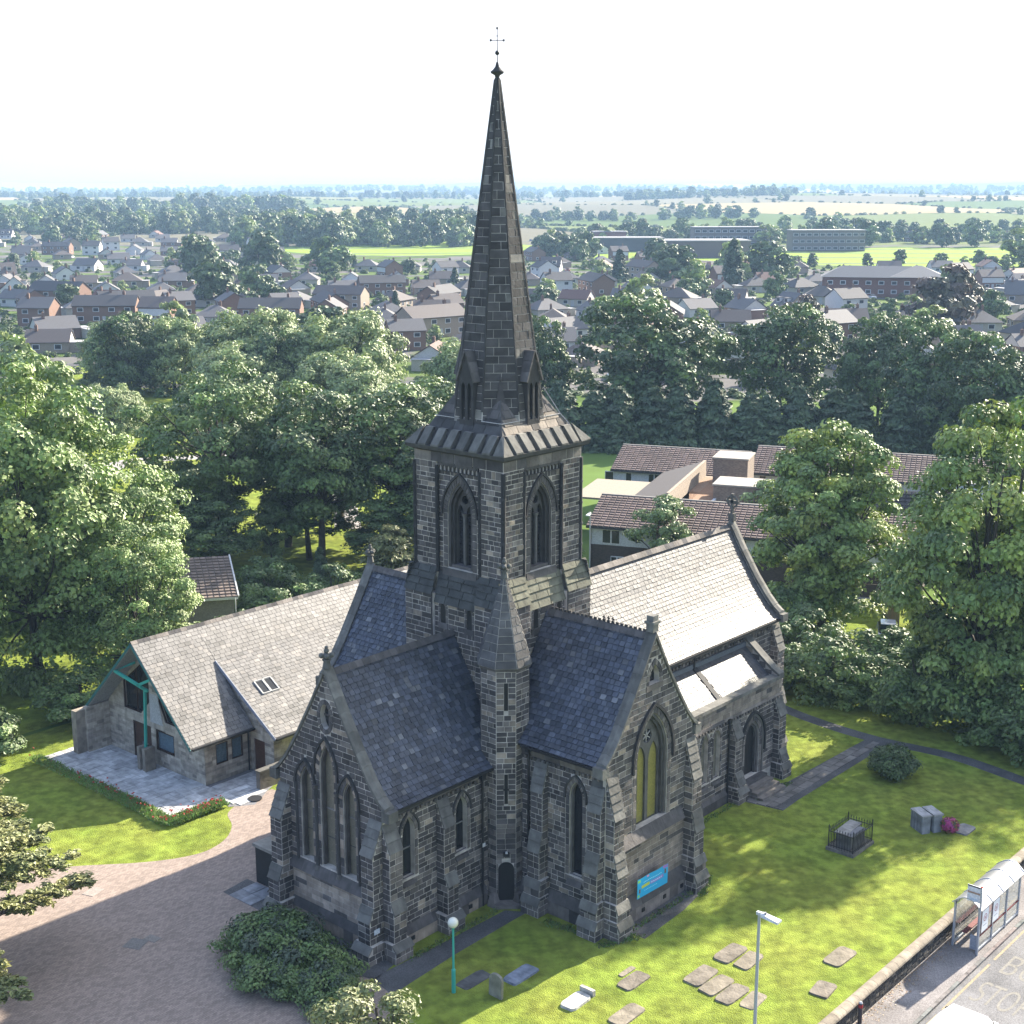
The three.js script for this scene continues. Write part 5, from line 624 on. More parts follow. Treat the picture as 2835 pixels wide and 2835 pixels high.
// boundary wall, pavement, kerb, road
{
  const t = thing('boundary_wall', 'low blackened stone wall with rounded coping between lawn and pavement', 'wall'), P = new Pieces(), x0 = -14, x1 = 60, F = frame(V(0, 0, 22.52), pZ);
  put('core', new G().box((x0 + x1) / 2, 0.45, 22.33, x1 - x0, 0.9, 0.38, [0.16, 0.15, 0.14]).geo(), M.masonry, t);
  stones(P, F, [[x0, 0.11], [x1, 0.11], [x1, 0.88], [x0, 0.88]], { h: [0.1, 0.16], l: [0.18, 0.42], joint: 0.016, proud: [0.01, 0.04], tone: () => { const k = rr(0.6, 1.5); return rnd() < 0.2 ? [0.16 * k, 0.14 * k, 0.11 * k] : [0.055 * k, 0.052 * k, 0.047 * k]; } }); P.emit(t, 'wall_stone', 'walling', M.masonry, 300);
  for (let x = x0; x < x1;) { const e = x + rr(0.55, 0.85), g = new G(), c = rr(0.8, 1.15), A = [], B = []; for (let i = 0; i <= 8; i++) { const a = Math.PI * i / 8, z = 22.33 + 0.27 * Math.cos(a), y = 0.88 + 0.03 + 0.2 * Math.sin(a); A.push(V(x + 0.008, y, z)); B.push(V(e - 0.008, y, z)); } g.hull8(A, B, [0.33 * c, 0.28 * c, 0.21 * c]); put('coping_stone', g.geo(), M.masonry, t); x = e; }
  structure('pavement', new G().box(0, 0.055, 23.5, 240, 0.11, 1.9, [1, 1, 1]).geo(), std('pavementTar', { specularIntensity: 0.3, map: T.asphalt, color: lin(0.98, 0.91, 0.88), roughness: 0.9 }));
  const k = structure('kerb', new G().box(0, 0.05, 24.53, 240, 0.1, 0.1, [0.2, 0.2, 0.2]).geo(), M.plain); for (let x = -14; x < 24; x += 0.92) put('kerbstone', new G().box(x + 0.455, 0.062, 24.54, 0.9, 0.124, 0.15, [0.21 * rr(0.85, 1.15), 0.2, 0.19]).geo(), M.graveStone, k);
  structure('road', flat([[-240, 24.6], [240, 24.6], [240, 34], [-240, 34]], 0.004), M.tarmac);
  const yl = std('yellowPaint', { color: lin(0.3, 0.24, 0.14), map: T.fine, roughness: 0.8 }), faded = std('fadedPaint', { color: lin(0.215, 0.205, 0.18), map: T.fine, roughness: 0.85 });
  for (const x of [-10, -4.5, 1, 6.5, 12]) { const m = put('road_line', flat([[x, 24.85], [x + 5.0, 24.85], [x + 5.0, 24.97], [x, 24.97]], 0.009), yl); m.userData.kind = 'structure'; }
  const font = await new FontLoader().loadAsync('fonts/droid/droid_sans_regular.typeface.json');
  const word = (s, x, z, size, sx, sy) => { for (const sh of font.generateShapes(s, size)) { const g = new THREE.ShapeGeometry(sh, 4); g.scale(sx, sy, 1); g.rotateX(-Math.PI / 2); g.rotateY(-Math.PI / 2); g.translate(x, 0.009, z); const m = structure('road_lettering', g, faded); m.receiveShadow = true; } };
  word('BUS', 5.6, 25.35, 1, 0.95, 1.9); word('STOP', 2.6, 25.3, 1, 0.78, 1.9);
}
// bus shelter, stop flag, bollard, van
{
  const t = thing('bus_shelter', 'silver bus shelter with curved roof, glass panels and dark red rail', 'bus shelter', [0, 0.11, 0]), a = 6.35, b = 11.1, zf = 24.12, zb = 22.95, gm = new THREE.MeshPhysicalMaterial({ transmission: 0.92, roughness: 0.06, thickness: 0, color: lin(0.86, 0.9, 0.9) });
  std('brushed', { color: lin(0.62, 0.62, 0.63), roughness: 0.32, metalness: 0.75 });
  const A = [], n = 10; for (let i = 0; i <= n; i++) { const s = i / n; A.push([zb - 0.1 + (zf - zb + 0.25) * s, 2.25 + 0.42 * Math.sin(Math.PI * s) ]); }
  for (let k = 0; k < 4; k++) { const x0 = a - 0.15 + (b - a + 0.3) * k / 4, x1 = a - 0.15 + (b - a + 0.3) * (k + 1) / 4 - 0.015, g = new G(); for (let i = 0; i < n; i++) { const [z0, y0] = A[i], [z1, y1] = A[i + 1]; g.hull8([V(x0, y0 - 0.03, z0), V(x0, y1 - 0.03, z1), V(x1, y1 - 0.03, z1), V(x1, y0 - 0.03, z0)], [V(x0, y0, z0), V(x0, y1, z1), V(x1, y1, z1), V(x1, y0, z0)], [1, 1, 1]); } put('roof_panel', g.geo(), M.brushed, t); }
  for (let k = 0; k <= 4; k++) { const x = a - 0.15 + (b - a + 0.3) * k / 4, g = new G(); for (let i = 0; i < n; i++) g.bar(V(x, A[i][1] + 0.015, A[i][0]), V(x, A[i + 1][1] + 0.015, A[i + 1][0]), 0.05, 0.04); put('roof_rib', g.geo(), M.galv, t); }
  for (const [x, z] of [[a, zf], [a + 1.6, zf], [a + 3.2, zf], [b, zf], [a, zb], [b, zb]]) put('post', new G().box(x, 1.13, z, 0.09, 2.26, 0.09).geo(), M.galv, t);
  for (const z of [zf, zb]) { put('beam', new G().box((a + b) / 2, 2.24, z, b - a + 0.2, 0.12, 0.09).geo(), M.galv, t); put('base_rail', new G().box((a + b) / 2, 0.14, z, b - a, 0.09, 0.06).geo(), M.galv, t); }
  put('red_rail', new G().box((a + b) / 2, 0.82, zf, b - a, 0.08, 0.05, [0.2, 0.03, 0.03]).geo(), M.plain, t);
  for (let k = 0; k < 4; k++) { const x0 = a + 0.06 + (b - a) * k / 4, w = (b - a) / 4 - 0.04; for (const [y0, y1] of [[0.2, 0.78], [0.87, 2.16]]) { put('glass_panel', new G().box(x0 + w / 2, (y0 + y1) / 2, zf, w, y1 - y0, 0.012).geo(), gm, t); put('glass_panel', new G().box(x0 + w / 2, (y0 + y1) / 2, zb, w, y1 - y0, 0.012).geo(), gm, t); } }
  const cv = document.createElement('canvas'); cv.width = 96; cv.height = 160; const c = cv.getContext('2d'); c.fillStyle = '#dfe3e6'; c.fillRect(0, 0, 96, 160); c.strokeStyle = '#8c2f3f'; c.lineWidth = 5; c.beginPath(); c.arc(48, 62, 24, 0, 7); c.stroke(); c.fillStyle = '#8c2f3f'; c.font = 'bold 32px sans-serif'; c.textAlign = 'center'; c.fillText('M', 48, 74); c.fillStyle = '#56708c'; for (let i = 0; i < 7; i++) c.fillRect(20 + i * 8, 112, 5, 8); const pt = new THREE.CanvasTexture(cv); pt.colorSpace = THREE.SRGBColorSpace; const pm = std('poster', { map: pt, roughness: 0.5 });
  for (const x of [a + 0.5, a + 1.75]) { const m = put('poster', new THREE.PlaneGeometry(0.72, 1.1), pm, t); m.position.set(x + 0.1, 1.5, zf + 0.05); const f = new G(); f.box(x + 0.1, 1.5, zf + 0.03, 0.82, 1.2, 0.03, [0.25, 0.2, 0.2]); put('poster_case', f.geo(), M.plain, t); }
  put('end_panel', new G().box(a, 0.5, zf - 0.2, 0.06, 0.7, 0.3, [0.3, 0.33, 0.38]).geo(), M.plain, t); put('seat', new G().box((a + b) / 2, 0.55, zb + 0.3, b - a - 1, 0.05, 0.25, [0.2, 0.05, 0.05]).geo(), M.plain, t);
  const s = thing('bus_stop_flag', 'bus stop pole with white flag panel beside the shelter', 'bus stop', [6.2, 0.11, 24.2]); put('pole', new G().cyl(0, 0, 3.4, 0, 0.05, 0.05, 10).geo(), M.galv, s); put('cap', new G().cyl(0, 3.4, 3.46, 0, 0.06, 0.06, 10, [0.4, 0.05, 0.05]).geo(), M.plain, s); const fp = put('flag', new G().box(0, 3.0, -0.36, 0.03, 0.8, 0.62, [0.78, 0.8, 0.82]).geo(), M.plain, s); put('stripe', new G().box(-0.018, 3.05, -0.36, 0.01, 0.09, 0.6, [0.45, 0.3, 0.22]).geo(), M.plain, fp); put('stripe', new G().box(-0.018, 3.36, -0.36, 0.01, 0.06, 0.6, [0.03, 0.03, 0.04]).geo(), M.plain, fp); put('stripe', new G().box(-0.018, 2.72, -0.36, 0.01, 0.1, 0.4, [0.5, 0.6, 0.72]).geo(), M.plain, fp);
  const bo = thing('bollard', 'dark bollard with red reflector band against the boundary wall', 'bollard', [-2.41, 0.11, 22.75]); put('post', new G().cyl(0, 0, 0.95, 0, 0.09, 0.085, 12, [0.07, 0.06, 0.06]).cyl(0, 0.95, 1.02, 0, 0.085, 0.05, 12, [0.6, 0.6, 0.6]).geo(), M.plain, bo); put('reflector', new G().cyl(0, 0.74, 0.88, 0, 0.094, 0.093, 12, [0.45, 0.03, 0.03]).geo(), M.plain, bo);
}
{ // white van, mostly outside the frame
  const t = thing('white_van', 'white van on the road seen from above and behind', 'van', [-3.6, 0, 27.05]), paint = new THREE.MeshPhysicalMaterial({ color: lin(0.82, 0.82, 0.82), roughness: 0.35, clearcoat: 0.6 });
  const sec = (x, w0, w1, y0, y1, r) => [[-w0, y0], [-w0, (y0 + y1) / 2], [-w1, y1 - r], [-w1 + r, y1], [w1 - r, y1], [w1, y1 - r], [w0, (y0 + y1) / 2], [w0, y0]].map(([z, y]) => V(x, y, z));
  const xs = [sec(-2.45, 0.98, 0.92, 0.35, 1.92, 0.12), sec(-2.3, 1.02, 0.95, 0.3, 2.0, 0.14), sec(1.4, 1.02, 0.95, 0.3, 2.02, 0.14), sec(2.35, 1.02, 0.9, 0.3, 1.94, 0.16), sec(3.0, 1.0, 0.86, 0.3, 1.35, 0.1), sec(3.6, 0.98, 0.8, 0.3, 1.05, 0.1), sec(3.75, 0.9, 0.7, 0.35, 0.8, 0.1)];
  const g = new G(); for (let i = 0; i + 1 < xs.length; i++) g.hull8(xs[i], xs[i + 1], [1, 1, 1]); put('body', g.geo(), paint, t);
  for (const s of [-1, 1]) { put('window', new G().hull8([V(1.5, 1.25, s * 1.0), V(2.75, 1.25, s * 0.985), V(2.4, 1.72, s * 0.95), V(1.5, 1.75, s * 0.965)], [V(1.5, 1.25, s * 1.03), V(2.75, 1.25, s * 1.015), V(2.4, 1.72, s * 0.98), V(1.5, 1.75, s * 0.995)], [1, 1, 1]).geo(), M.darkGlass, t); put('mirror', new G().box(2.75, 1.3, s * 1.15, 0.14, 0.26, 0.16, [0.02, 0.02, 0.02]).geo(), M.plain, t); for (const x of [-1.5, 2.5]) { const w = put('wheel', new THREE.CylinderGeometry(0.32, 0.32, 0.22, 20).rotateX(Math.PI / 2).translate(x, 0.32, s * 0.92), M.iron, t); put('rim', new THREE.CylinderGeometry(0.19, 0.19, 0.24, 16).rotateX(Math.PI / 2).translate(x, 0.32, s * 0.92), M.galv, w); } }
  put('windscreen', new G().hull8([V(2.42, 1.8, -0.72), V(2.42, 1.8, 0.72), V(2.92, 1.36, 0.8), V(2.92, 1.36, -0.8)], [V(2.46, 1.84, -0.72), V(2.46, 1.84, 0.72), V(3.02, 1.37, 0.8), V(3.02, 1.37, -0.8)], [1, 1, 1]).geo(), M.darkGlass, t);
}

// ---------- terrain ----------
const S01 = (a, b, x) => { const t = Math.max(0, Math.min(1, (x - a) / (b - a))); return t * t * (3 - 2 * t); };
const toWorld = (a, b) => [CAM.x + FH.x * a + RT.x * b, CAM.z + FH.z * a + RT.z * b];
const toView = (x, z) => [(x - CAM.x) * FH.x + (z - CAM.z) * FH.z, (x - CAM.x) * RT.x + (z - CAM.z) * RT.z];
function hgt(a, b) {
  const r = S01(-100, 500, b), l = 1 - r;
  let h = S01(1050, 2700, a) * (17 * r + 9 * l) - S01(2700, 4200, a) * (14 * r + 6 * l) + S01(4200, 9000, a) * 36;
  h += S01(900, 1500, a) * (fbm(a / 520 + 7, b / 480 + 3, 201, 0, 3) - 0.5) * 15 + S01(3500, 6000, a) * (fbm(a / 1900, b / 1500, 207, 0, 3) - 0.5) * 46;
  return h;
}
// field pattern: jittered cells, shared by the map and the hedges
const CELL = [300, 420];
function cell(a, b) {
  a += 40 * (fbm(a / 300, b / 300, 301, 0, 2) - 0.5); const sh = b + a * 0.22, x = sh / CELL[0], y = a / CELL[1], xi = Math.floor(x), yi = Math.floor(y); let d1 = 9, d2 = 9, id = 0;
  for (let j = -1; j <= 1; j++) for (let i = -1; i <= 1; i++) { const cx = xi + i, cy = yi + j, px = cx + 0.15 + 0.7 * hash2(cx, cy, 311), py = cy + 0.15 + 0.7 * hash2(cx, cy, 313), d = Math.max(Math.abs(x - px), Math.abs(y - py)) * 0.6 + 0.4 * Math.hypot(x - px, y - py); if (d < d1) { d2 = d1; d1 = d; id = hash2(cx, cy, 317); } else if (d < d2) d2 = d; }
  return [id, d2 - d1];
}
{
  const W = 1024, H = 2048, d = new Uint8Array(W * H * 4), toS = (v) => 255 * (v <= 0.0031308 ? 12.92 * v : 1.055 * Math.pow(v, 1 / 2.4) - 0.055);
  const PAL = [[0.34, 0.33, 0.13], [0.24, 0.29, 0.1], [0.16, 0.23, 0.07], [0.33, 0.30, 0.20], [0.52, 0.42, 0.24], [0.29, 0.27, 0.19], [0.2, 0.26, 0.08]];
  for (let j = 0; j < H; j++) { const a = j / H * 4096; for (let i = 0; i < W; i++) {
    const b = (i / W - 0.5) * 3000; let c;
    const n = hash2(i, j, 7) * 0.16 + 0.92;
    if (a > 870) { const [id, e] = cell(a, b); const p = PAL[Math.floor(id * 6.999)]; const tr = 1 + 0.04 * Math.sin((b + a * 0.3) * 0.35); c = e < 0.012 ? [0.07, 0.11, 0.04] : p.map((v) => 0.5 * v * n * tr); }
    else if (a > 235) { const g = fbm(a / 14, b / 14, 331, 0, 3), g2 = fbm(a / 40, b / 40, 337, 0, 2); c = g > 0.52 ? [0.21, 0.2, 0.19] : g2 > 0.5 ? [0.1, 0.16, 0.04] : [0.14, 0.2, 0.06]; c = c.map((v) => 0.62 * v * n); }
    else c = [0.1 * n, 0.155 * n, 0.04 * n];
    const inF = (ca, cb, ra, rb) => ((a - ca) / ra) ** 2 + ((b - cb) / rb) ** 2 < 1; if (inF(840, -60, 95, 75) || inF(735, 240, 105, 160) || inF(760, 70, 50, 60)) c = [0.2 * n, 0.28 * n, 0.05 * n];
    const o = (j * W + i) * 4; for (let k = 0; k < 3; k++) d[o + k] = toS(c[k]); d[o + 3] = 255; } }
  const t = new THREE.DataTexture(d, W, H); t.colorSpace = THREE.SRGBColorSpace; t.magFilter = THREE.LinearFilter; t.minFilter = THREE.LinearMipmapLinearFilter; t.generateMipmaps = true; t.needsUpdate = true;
  const p = [], uv = [], ix = [], A = [-350, -150, 0, 60, 120, 200]; for (let a = 240; a < 12500; a *= 1.035) A.push(a); const NB = 130;
  A.forEach((a) => { for (let i = 0; i <= NB; i++) { const s = i / NB * 2 - 1, b = (Math.sign(s) * Math.pow(Math.abs(s), 1.25)) * (420 + Math.max(0, a) * 0.62), [x, z] = toWorld(a, b); p.push(x, hgt(a, b) - 0.04, z); uv.push(b / 3000 + 0.5, Math.min(0.999, a / 4096)); } });
  for (let j = 0; j + 1 < A.length; j++) for (let i = 0; i < NB; i++) { const q = j * (NB + 1) + i, r = q + NB + 1; ix.push(q, q + 1, r, r, q + 1, r + 1); }
  const g = new THREE.BufferGeometry(); g.setAttribute('position', new THREE.Float32BufferAttribute(p, 3)); g.setAttribute('uv', new THREE.Float32BufferAttribute(uv, 2)); g.setIndex(ix); g.computeVertexNormals();
  structure('ground', g, std('land', { specularIntensity: 0.05, map: t, roughness: 0.95 }));
}
structure('cemetery_lawn', flat([[30.5, -20.5], [30.5, -34.5], [-40, -34.5], [-60, -90], [20, -175], [105, -205], [112, -150], [80, -100], [62, -70], [44, -48]], 0.0), M.lawn);
structure('cemetery_path', flat([...curve([[20, -100], [42, -103], [52, -108], [70, -96], [82, -88]], 5), ...curve([[82, -91], [70, -99.5], [52, -112], [41, -107], [20, -104]], 5)], 0.006), std('paleTar', { map: T.asphalt, color: lin(1.3, 1.22, 1.18), roughness: 0.9 }));
structure('cemetery_path', flat([[44, -62], [58, -78], [60, -76.5], [46, -60]], 0.006), M.paleTar);
[[36.5, -70, 0.1], [38.5, -72, -0.1], [35, -74, 0.2], [40.5, -69, 0], [41, -76, 0.1]].forEach(([x, z, t], i) => { const s = new THREE.Shape(); s.moveTo(-0.32, 0); s.lineTo(0.32, 0); s.lineTo(0.3, 0.9); s.lineTo(0, 1.05); s.lineTo(-0.3, 0.9); const m = put('headstone', new THREE.ExtrudeGeometry(s, { depth: 0.12, bevelEnabled: false }), std('blackGranite' + i, { color: lin(0.03 + 0.05 * (i % 3), 0.03 + 0.05 * (i % 3), 0.035 + 0.05 * (i % 3)), roughness: 0.4 })); m.position.set(x, 0, z); m.rotation.y = -0.9 + t; tag(m, 'small dark headstone in the cemetery glimpsed below the tree crowns', 'headstone', 'cemetery headstones beyond the hall'); });

// ---------- buildings near the church ----------
const TILE = () => { const k = rr(0.7, 1.3); return [0.15 * k, 0.105 * k, 0.095 * k]; };
std('brick', { vertexColors: true, map: texture(256, (u, v) => { const r = Math.floor(v * 24), x = u * 8 + (r % 2 ? 0.5 : 0), fx = x - Math.floor(x), fy = v * 24 - r, h = hash2(Math.floor(x) % 8, r, 9); return grey(fx < 0.07 || fy < 0.16 ? 0.95 : 0.7 + 0.22 * h); }, 1.8), roughness: 0.9 });
function tileRoof(P, parent, q, rows, cols, tone) {   // q: eave left, eave right, ridge right, ridge left
  const L = (A, B, t) => A.clone().lerp(B, t), n = q[1].clone().sub(q[0]).cross(q[3].clone().sub(q[0])).normalize();
  for (let r = 0; r < rows; r++) for (let c = 0; c < cols; c++) { const p = (s, t) => L(L(q[0], q[1], s), L(q[3], q[2], s), t), e = 0.06 / cols; P.add([p(c / cols + e, r / rows), p((c + 1) / cols - e, r / rows), p((c + 1) / cols - e, (r + 1) / rows), p(c / cols + e, (r + 1) / rows)], n, 0.09, 0.03, tone(), 0.02); }
}
{ // brown-tiled outbuilding behind the hall
  const t = thing('outbuilding', 'small rendered outbuilding with brown tiled roof behind the hall roof', 'outbuilding'), P = new Pieces(), er = V(15.6, 2.75, -41.9), el = V(9.4, 2.75, -46.4), rrr = V(18.2, 4.9, -46.3), rl = V(12.0, 4.9, -50.8);
  tileRoof(P, t, [el, er, rrr, rl], 14, 16, () => { const k = rr(0.75, 1.25); return [0.21 * k, 0.16 * k, 0.135 * k]; });
  const g = new G(), off = V(-1.55, 0, 2.15).multiplyScalar(-0.14), dn = (p, y) => V(p.x, y, p.z); const bl = dn(el, 0).add(V(0.4, 0, -0.3)), br = dn(er, 0).add(V(-0.1, 0, -0.45)), kr = dn(er, 0).add(V(5.0, 0, -8.4)), kl = dn(el, 0).add(V(5.0, 0, -8.4));
  g.hull8([bl, br, kr, kl].map((p) => p.clone()), [bl, br, kr, kl].map((p) => p.clone().setY(2.7)), [0.24, 0.22, 0.2]); put('wall', g.geo(), M.plain, t);
  const rs = new G(), d = V(0, -0.12, 0); rs.hull8([el, er, rrr, rl].map((p) => p.clone().add(d)), [el, er, rrr, rl], [0.15, 0.12, 0.1]); const e2 = V(20.8, 2.75, -50.7), e3 = V(14.6, 2.75, -55.2); rs.hull8([rl, rrr, e2, e3].map((p) => p.clone().add(d)), [rl, rrr, e2, e3], [0.15, 0.12, 0.1]); put('roof', rs.geo(), M.plain, t); put('bargeboard', new G().bar(er.clone().add(V(0.05, 0.02, 0)), rrr.clone().add(V(0.05, 0.02, 0)), 0.12, 0.2, [0.7, 0.7, 0.7]).geo(), M.plain, t); put('fascia', new G().bar(el.clone().add(V(0, -0.1, 0)), er.clone().add(V(0, -0.1, 0)), 0.06, 0.2, [0.65, 0.65, 0.64]).geo(), M.plain, t); put('drainpipe', new G().cyl(15.3, 0, 2.7, -41.9, 0.05, 0.05, 8, [0.6, 0.6, 0.6]).geo(), M.plain, t); P.emit(t, 'roof_tile', 'tiling', M.plain, 300);
}
{ // care home: white-clad wings with brown pantile roofs
  const t = thing('care_home', 'white clad two storey care home with brown tiled roofs and brick plant boxes', 'building', [47.6, 0, -31.6], -67.9 * Math.PI / 180), P = new Pieces();   // local x to the right, z toward the camera
  const wh = [0.68, 0.7, 0.72], br = [0.10, 0.075, 0.06], tan = [0.34, 0.28, 0.22];
  const wing = (x0, x1, zf, dep, eave = 4.6, ridge = 6.4, cols = null, wins = []) => {
    put('lower_wall', new G().box((x0 + x1) / 2, 1.4, zf - dep / 2, x1 - x0, 2.8, dep - 0.3, br).geo(), M.brick, t); put('upper_wall', new G().box((x0 + x1) / 2, (2.8 + eave) / 2, zf - dep / 2, x1 - x0 - 0.02, eave - 2.8, dep - 0.32, wh).geo(), M.plain, t);
    const q = [V(x0 - 0.3, eave, zf + 0.25), V(x1 + 0.3, eave, zf + 0.25), V(x1 + 0.3, ridge, zf - 5.0), V(x0 - 0.3, ridge, zf - 5.0)], d = V(0, -0.15, 0), g = new G(); g.hull8(q.map((p) => p.clone().add(d)), q, [0.1, 0.07, 0.065]); g.box((x0 + x1) / 2, ridge - 0.35, zf - 5.2, x1 - x0 + 0.6, 0.9, 0.3, [0.2, 0.19, 0.18]); put('roof', g.geo(), M.plain, t); const m = new THREE.Object3D();
    tileRoof(P, t, q, 13, cols ?? Math.round((x1 - x0) / 1.05) * 2, TILE); put('fascia', new G().box((x0 + x1) / 2, eave - 0.12, zf + 0.27, x1 - x0 + 0.6, 0.22, 0.05, [0.05, 0.05, 0.05]).geo(), M.plain, t);
    for (const [x, w, y0, y1] of wins) { const k = put('window_frame', new G().box(x, (y0 + y1) / 2, zf - 0.13, w, y1 - y0, 0.1, [0.85, 0.85, 0.85]).geo(), M.plain, t); const n = Math.max(1, Math.round(w / 0.75)); for (let i = 0; i < n; i++) put('pane', new G().box(x - w / 2 + (i + 0.5) * w / n, (y0 + y1) / 2, zf - 0.09, w / n - 0.12, y1 - y0 - 0.16, 0.06).geo(), M.darkGlass, k); }
  };
  wing(0.4, 30, 0, 9, 4.6, 6.4, null, [[2.4, 1.7, 2.95, 4.3], [8, 1.7, 2.95, 4.3], [3, 1.2, 0.6, 1.8], [14, 1.7, 2.95, 4.3]]);
  wing(-4.5, 9.5, -26.6, 8, 4.6, 6.4, null, [[-2.8, 0.7, 3.0, 4.3], [0.4, 2.0, 3.2, 4.3], [-5, 1, 3, 4.3]]);
  wing(10.3, 36.5, -29.6, 9, 4.6, 6.6, null, [[11.4, 0.8, 3.1, 4.3], [13.6, 0.8, 3.1, 4.3], [17, 1.8, 3.0, 4.35], [23, 1.6, 3.0, 4.3], [29.0, 0.8, 3.1, 4.3]]);
  { const g = new G(); g.box(32.9, 3.95, -29.0, 6.0, 2.3, 2.2, [0.6, 0.66, 0.7]); put('bay', g.geo(), M.plain, t); put('bay_roof', new G().box(32.9, 5.16, -29.0, 6.3, 0.14, 2.5, [0.3, 0.3, 0.31]).geo(), M.plain, t); const k = put('window_frame', new G().box(32.9, 3.95, -27.86, 5.0, 1.5, 0.08, [0.88, 0.88, 0.88]).geo(), M.plain, t); for (let i = 0; i < 4; i++) put('pane', new G().box(31.0 + i * 1.25, 4.0, -27.81, 1.05, 1.15, 0.05).geo(), M.darkGlass, k); }
  { const g = new G(); g.box(4.2, 2.3, -17.5, 5.5, 4.6, 17, tan); put('link_wall', g.geo(), M.brick, t); const q = [V(1.2, 4.7, -8.5), V(1.2, 4.7, -26), V(5.6, 6.2, -26), V(5.6, 6.2, -8.5)].reverse(); const k = new G(); k.hull8(q.map((p) => p.clone().add(V(0, -0.12, 0))), q, [0.08, 0.07, 0.07]); put('link_roof', k.geo(), M.plain, t); tileRoof(P, t, [q[2], q[1], q[0], q[3]].map((p) => p), 10, 18, TILE); put('link_gable', new G().box(5.75, 3.1, -17.2, 0.3, 6.4, 17.6, tan).geo(), M.brick, t); put('flat_roof', new G().box(7.6, 4.5, -17.5, 3.4, 0.2, 16, [0.28, 0.15, 0.08]).geo(), M.plain, t); put('flat_roof', new G().box(-2.2, 4.0, -18.5, 6.4, 0.2, 9.5, [0.3, 0.26, 0.2]).geo(), M.plain, t); put('white_wall', new G().box(9.2, 2.4, -17.5, 0.3, 4.8, 15, wh).geo(), M.plain, t); }
  for (const [x, z, w, d, h, b] of [[11.6, -16.2, 5.2, 4, 6.1, 0], [9.3, -23.5, 3.6, 4.0, 7.4, 0]]) { put('plant_box', new G().box(x, h / 2, z, w, h, d, [0.27, 0.21, 0.165]).geo(), M.brick, t); put('box_coping', new G().box(x, h + 0.08, z, w + 0.2, 0.16, d + 0.2, [0.36, 0.33, 0.29]).geo(), M.plain, t); }
  for (const x of [0.5, 18.2]) put('drainpipe', new G().cyl(x, 0, 4.5, x < 5 ? 0.05 : -29.5, 0.06, 0.06, 8, [0.03, 0.03, 0.03]).geo(), M.plain, t);
  P.emit(t, 'roof_tile', 'tiling', M.plain, 300);
  const l = copyOf(scene.getObjectByName('street_lamp'), 'slim lamp post in front of the care home window', undefined, [44.4, -2.2, -28.6], -1.2); delete l.userData.group;
}
{ // brick house by the limes
  const t = thing('brick_house', 'red brick house with dark tiled roof between the lime trees', 'house', [72, 0, -12], -1.15); put('wall', new G().box(0, 1.6, 0, 11, 3.2, 8, [0.2, 0.1, 0.07]).geo(), M.brick, t); const q = [V(-5.8, 3.1, 4.4), V(5.8, 3.1, 4.4), V(5.8, 6.6, 0), V(-5.8, 6.6, 0)], w = [V(5.8, 3.1, -4.4), V(-5.8, 3.1, -4.4), V(-5.8, 6.6, 0), V(5.8, 6.6, 0)], P = new Pieces(), g = new G(); for (const k of [q, w]) g.hull8(k.map((p) => p.clone().add(V(0, -0.12, 0))), k, [0.05, 0.05, 0.055]); for (const s of [-5.5, 5.5]) { g.tri(V(s, 3.1, 4), V(s, 3.1, -4), V(s, 6.4, 0), [0.2, 0.1, 0.07]); g.tri(V(s, 3.1, -4), V(s, 3.1, 4), V(s, 6.4, 0), [0.2, 0.1, 0.07]); } put('roof', g.geo(), M.plain, t); tileRoof(P, t, q, 12, 22, () => { const k = rr(0.7, 1.3); return [0.05 * k, 0.048 * k, 0.052 * k]; }); P.emit(t, 'roof_tile', 'tiling', M.plain, 300); put('window', new G().box(-2, 1.7, 4.02, 1.4, 1.1, 0.08, [0.8, 0.8, 0.8]).geo(), M.plain, t);
  const f = thing('garden_fence', 'pale wooden garden fence between the lime trees', 'fence', [53, 0, -4], 0.75); for (let i = 0; i < 16; i++) put('board', new G().box(-3.2 + i * 0.42, 0.85, 0, 0.38, 1.7, 0.04, [0.3 * rr(0.8, 1.2), 0.25, 0.19]).geo(), M.plain, f); put('rail', new G().box(0, 1.4, -0.05, 6.8, 0.1, 0.06, [0.25, 0.2, 0.15]).geo(), M.plain, f);
  const w2 = put('wind_break', new THREE.BoxGeometry(0.06, 1.8, 1.6), std('blueCloth', { color: lin(0.06, 0.3, 0.5), map: T.fine })); w2.position.set(61.5, 1.4, -8.5); w2.rotation.y = -0.6; tag(w2, 'blue garden screen with yellow flower beside the brick house', 'screen'); const p2 = put('garden_patio', flat([[54, -9], [60, -13], [63, -9], [57, -4]], 0.01), std('patioGrey', { color: lin(0.36, 0.33, 0.3), map: T.fine })); p2.userData.kind = 'structure';
}
